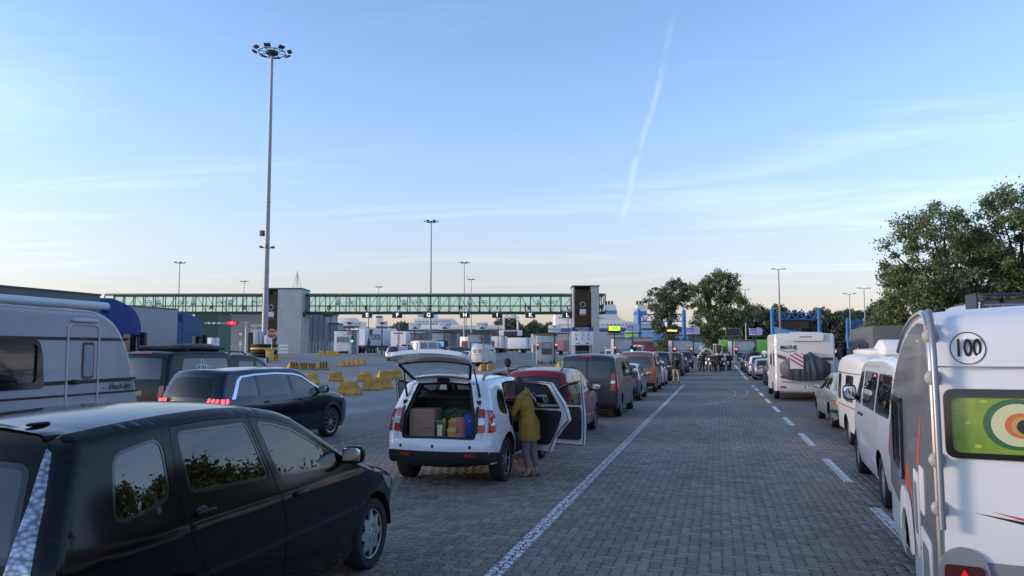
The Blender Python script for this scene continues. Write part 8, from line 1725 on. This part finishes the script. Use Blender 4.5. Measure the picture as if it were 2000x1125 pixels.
# passenger of the black people carrier
person('front passenger with a bare forearm inside the black people carrier', (-4.05 + .36, 4.02 + 1.62, .02), 0, dict(hip=(0, 0, .62), chest=(0, -.08, 1.0), neck=(0, -.10, 1.19), head=(0, -.06, 1.33), sl=(-.18, -.08, 1.10), sr=(.18, -.08, 1.10), el=(-.24, .10, .86), er=(.33, .14, 1.12), wl=(-.12, .32, .84), wr=(.20, .38, 1.14), hl=(-.10, .05, .56), hr=(.10, .05, .56), kl=(-.12, .45, .60), kr=(.12, .45, .60), al=(-.12, .68, .30), ar=(.12, .68, .30)), mat('dark shirt', (.05, .035, .03), .8), mat('dark jeans', (.02, .025, .04), .8), HAIRD, .018, .4, 1, SHOE)

# ------------------------------------------------------------------ motorcycles
def motorcycle():
    t = thing('motorcycle', 'x', 'motorcycle', group='motorcycles standing in the empty lane')
    for y in (0, 1.5):
        w = MB(); w.lathe([(.26, -.05), (.30, -.06), (.315, -.03), (.32, 0), (.315, .03), (.30, .06), (.26, .05)], n=24); o = w.build('wheel', RUBBER, t, loc=(0, y, .32)); r = MB(); r.lathe([(.26, -.03), (.24, 0), (.26, .03)], n=24); [r.tube([(0, 0, 0), (0, .25 * math.cos(a), .25 * math.sin(a))], .012, 5) for a in np.linspace(0, 2 * PI, 11)[:-1]]; r.cyl((-.06, 0, 0), (.06, 0, 0), .05, n=12); r.build('rim', ALLOY, o)
    MB().sq((0, .85, .92), (.34, .56, .28), .6, 10).build('tank', mat('motorcycle black', (.012, .012, .014), .2, coat=.8), t); MB().sq((0, .30, .88), (.30, .66, .13), .5, 10).build('seat', BLACK, t); MB().sq((0, .72, .52), (.36, .50, .42), .5, 10).build('engine', DKSTEEL, t); MB().sq((0, 1.18, 1.08), (.42, .30, .40), .6, 10).build('fairing', mat('motorcycle grey', (.09, .1, .11), .25, coat=.7), t); MB().sq((0, 1.18, 1.34), (.34, .05, .28), .6, 8, rx=.5).build('windshield', PRIV, t)
    for s in (-1, 1): MB().tube([(s * .09, 1.5, .32), (s * .09, 1.28, 1.0)], .028, 8).build('fork', STEEL, t); MB().sq((s * .38, .05, .72), (.22, .46, .40), .4, 10).build('pannier', mat('pannier silver', (.55, .56, .57), .35, .5), t); MB().sq((s * .36, 1.1, 1.30), (.16, .06, .10), .7, 8).tube([(s * .30, 1.12, 1.12), (s * .36, 1.1, 1.28)], .01, 6).build('mirror', BLACK, t)
    MB().tube([(-.40, 1.02, 1.14), (-.15, 1.16, 1.12), (.15, 1.16, 1.12), (.40, 1.02, 1.14)], .016, 6).build('handlebar', BLACK, t); MB().sq((0, -.22, .84), (.16, .06, .09), .6, 8).build('tail_lamp', REDL, t); MB().box((0, -.26, .68), (.20, .012, .18)).build('number_plate', PLATE, t); MB().tube([(.14, .8, .30), (.20, .1, .42)], .05, 8).build('exhaust', STEEL, t); MB().sq((0, -.05, 1.06), (.44, .36, .28), .4, 10).build('top_case', mat('pannier silver', (.55, .56, .57), .35, .5), t); MB().tube([(0, .1, .5), (0, .75, .80), (0, 1.28, .98)], .04, 6).build('frame', DKSTEEL, t)
    return t
m0 = motorcycle()
for i, (px, D, rz, lab) in enumerate(((1378, 74, 25, 'leftmost motorcycle of the group, turned to the left'), (1388, 73, -15, 'second motorcycle, with a white pannier towards the camera'), (1413, 73, 5, 'third motorcycle, seen square from behind with two silver panniers'), (1422, 75, -8, 'rightmost motorcycle, half hidden behind the third'))):
    o = m0 if i == 0 else copy_tree(m0); o.location = gp(px, 690, D); o.rotation_euler = (0, 0, R(rz)); o['label'] = lab
# trees beyond the right-hand lanes, whose reflections lie in the car windows
for i, (x_, y_, s_) in enumerate(((18.5, 24, 1.15), (19.5, 30.5, 1.3), (21, 37, 1.25), (22.5, 44, 1.2), (19, 16, 1.1), (21, 8, 1.2), (22, -2, 1.2))):
    tree('roadside_tree', 'bushy tree at the roadside outside the right edge, %s from the booths' % ('fourth', 'third', 'second', 'first', 'fifth', 'sixth', 'last')[i], (x_, y_, 0), (tm9, tm2)[i % 2], 'roadside trees on the right', rz=i * 1.7, sc=s_ * (1.2 if i % 2 == 0 else 1.48))
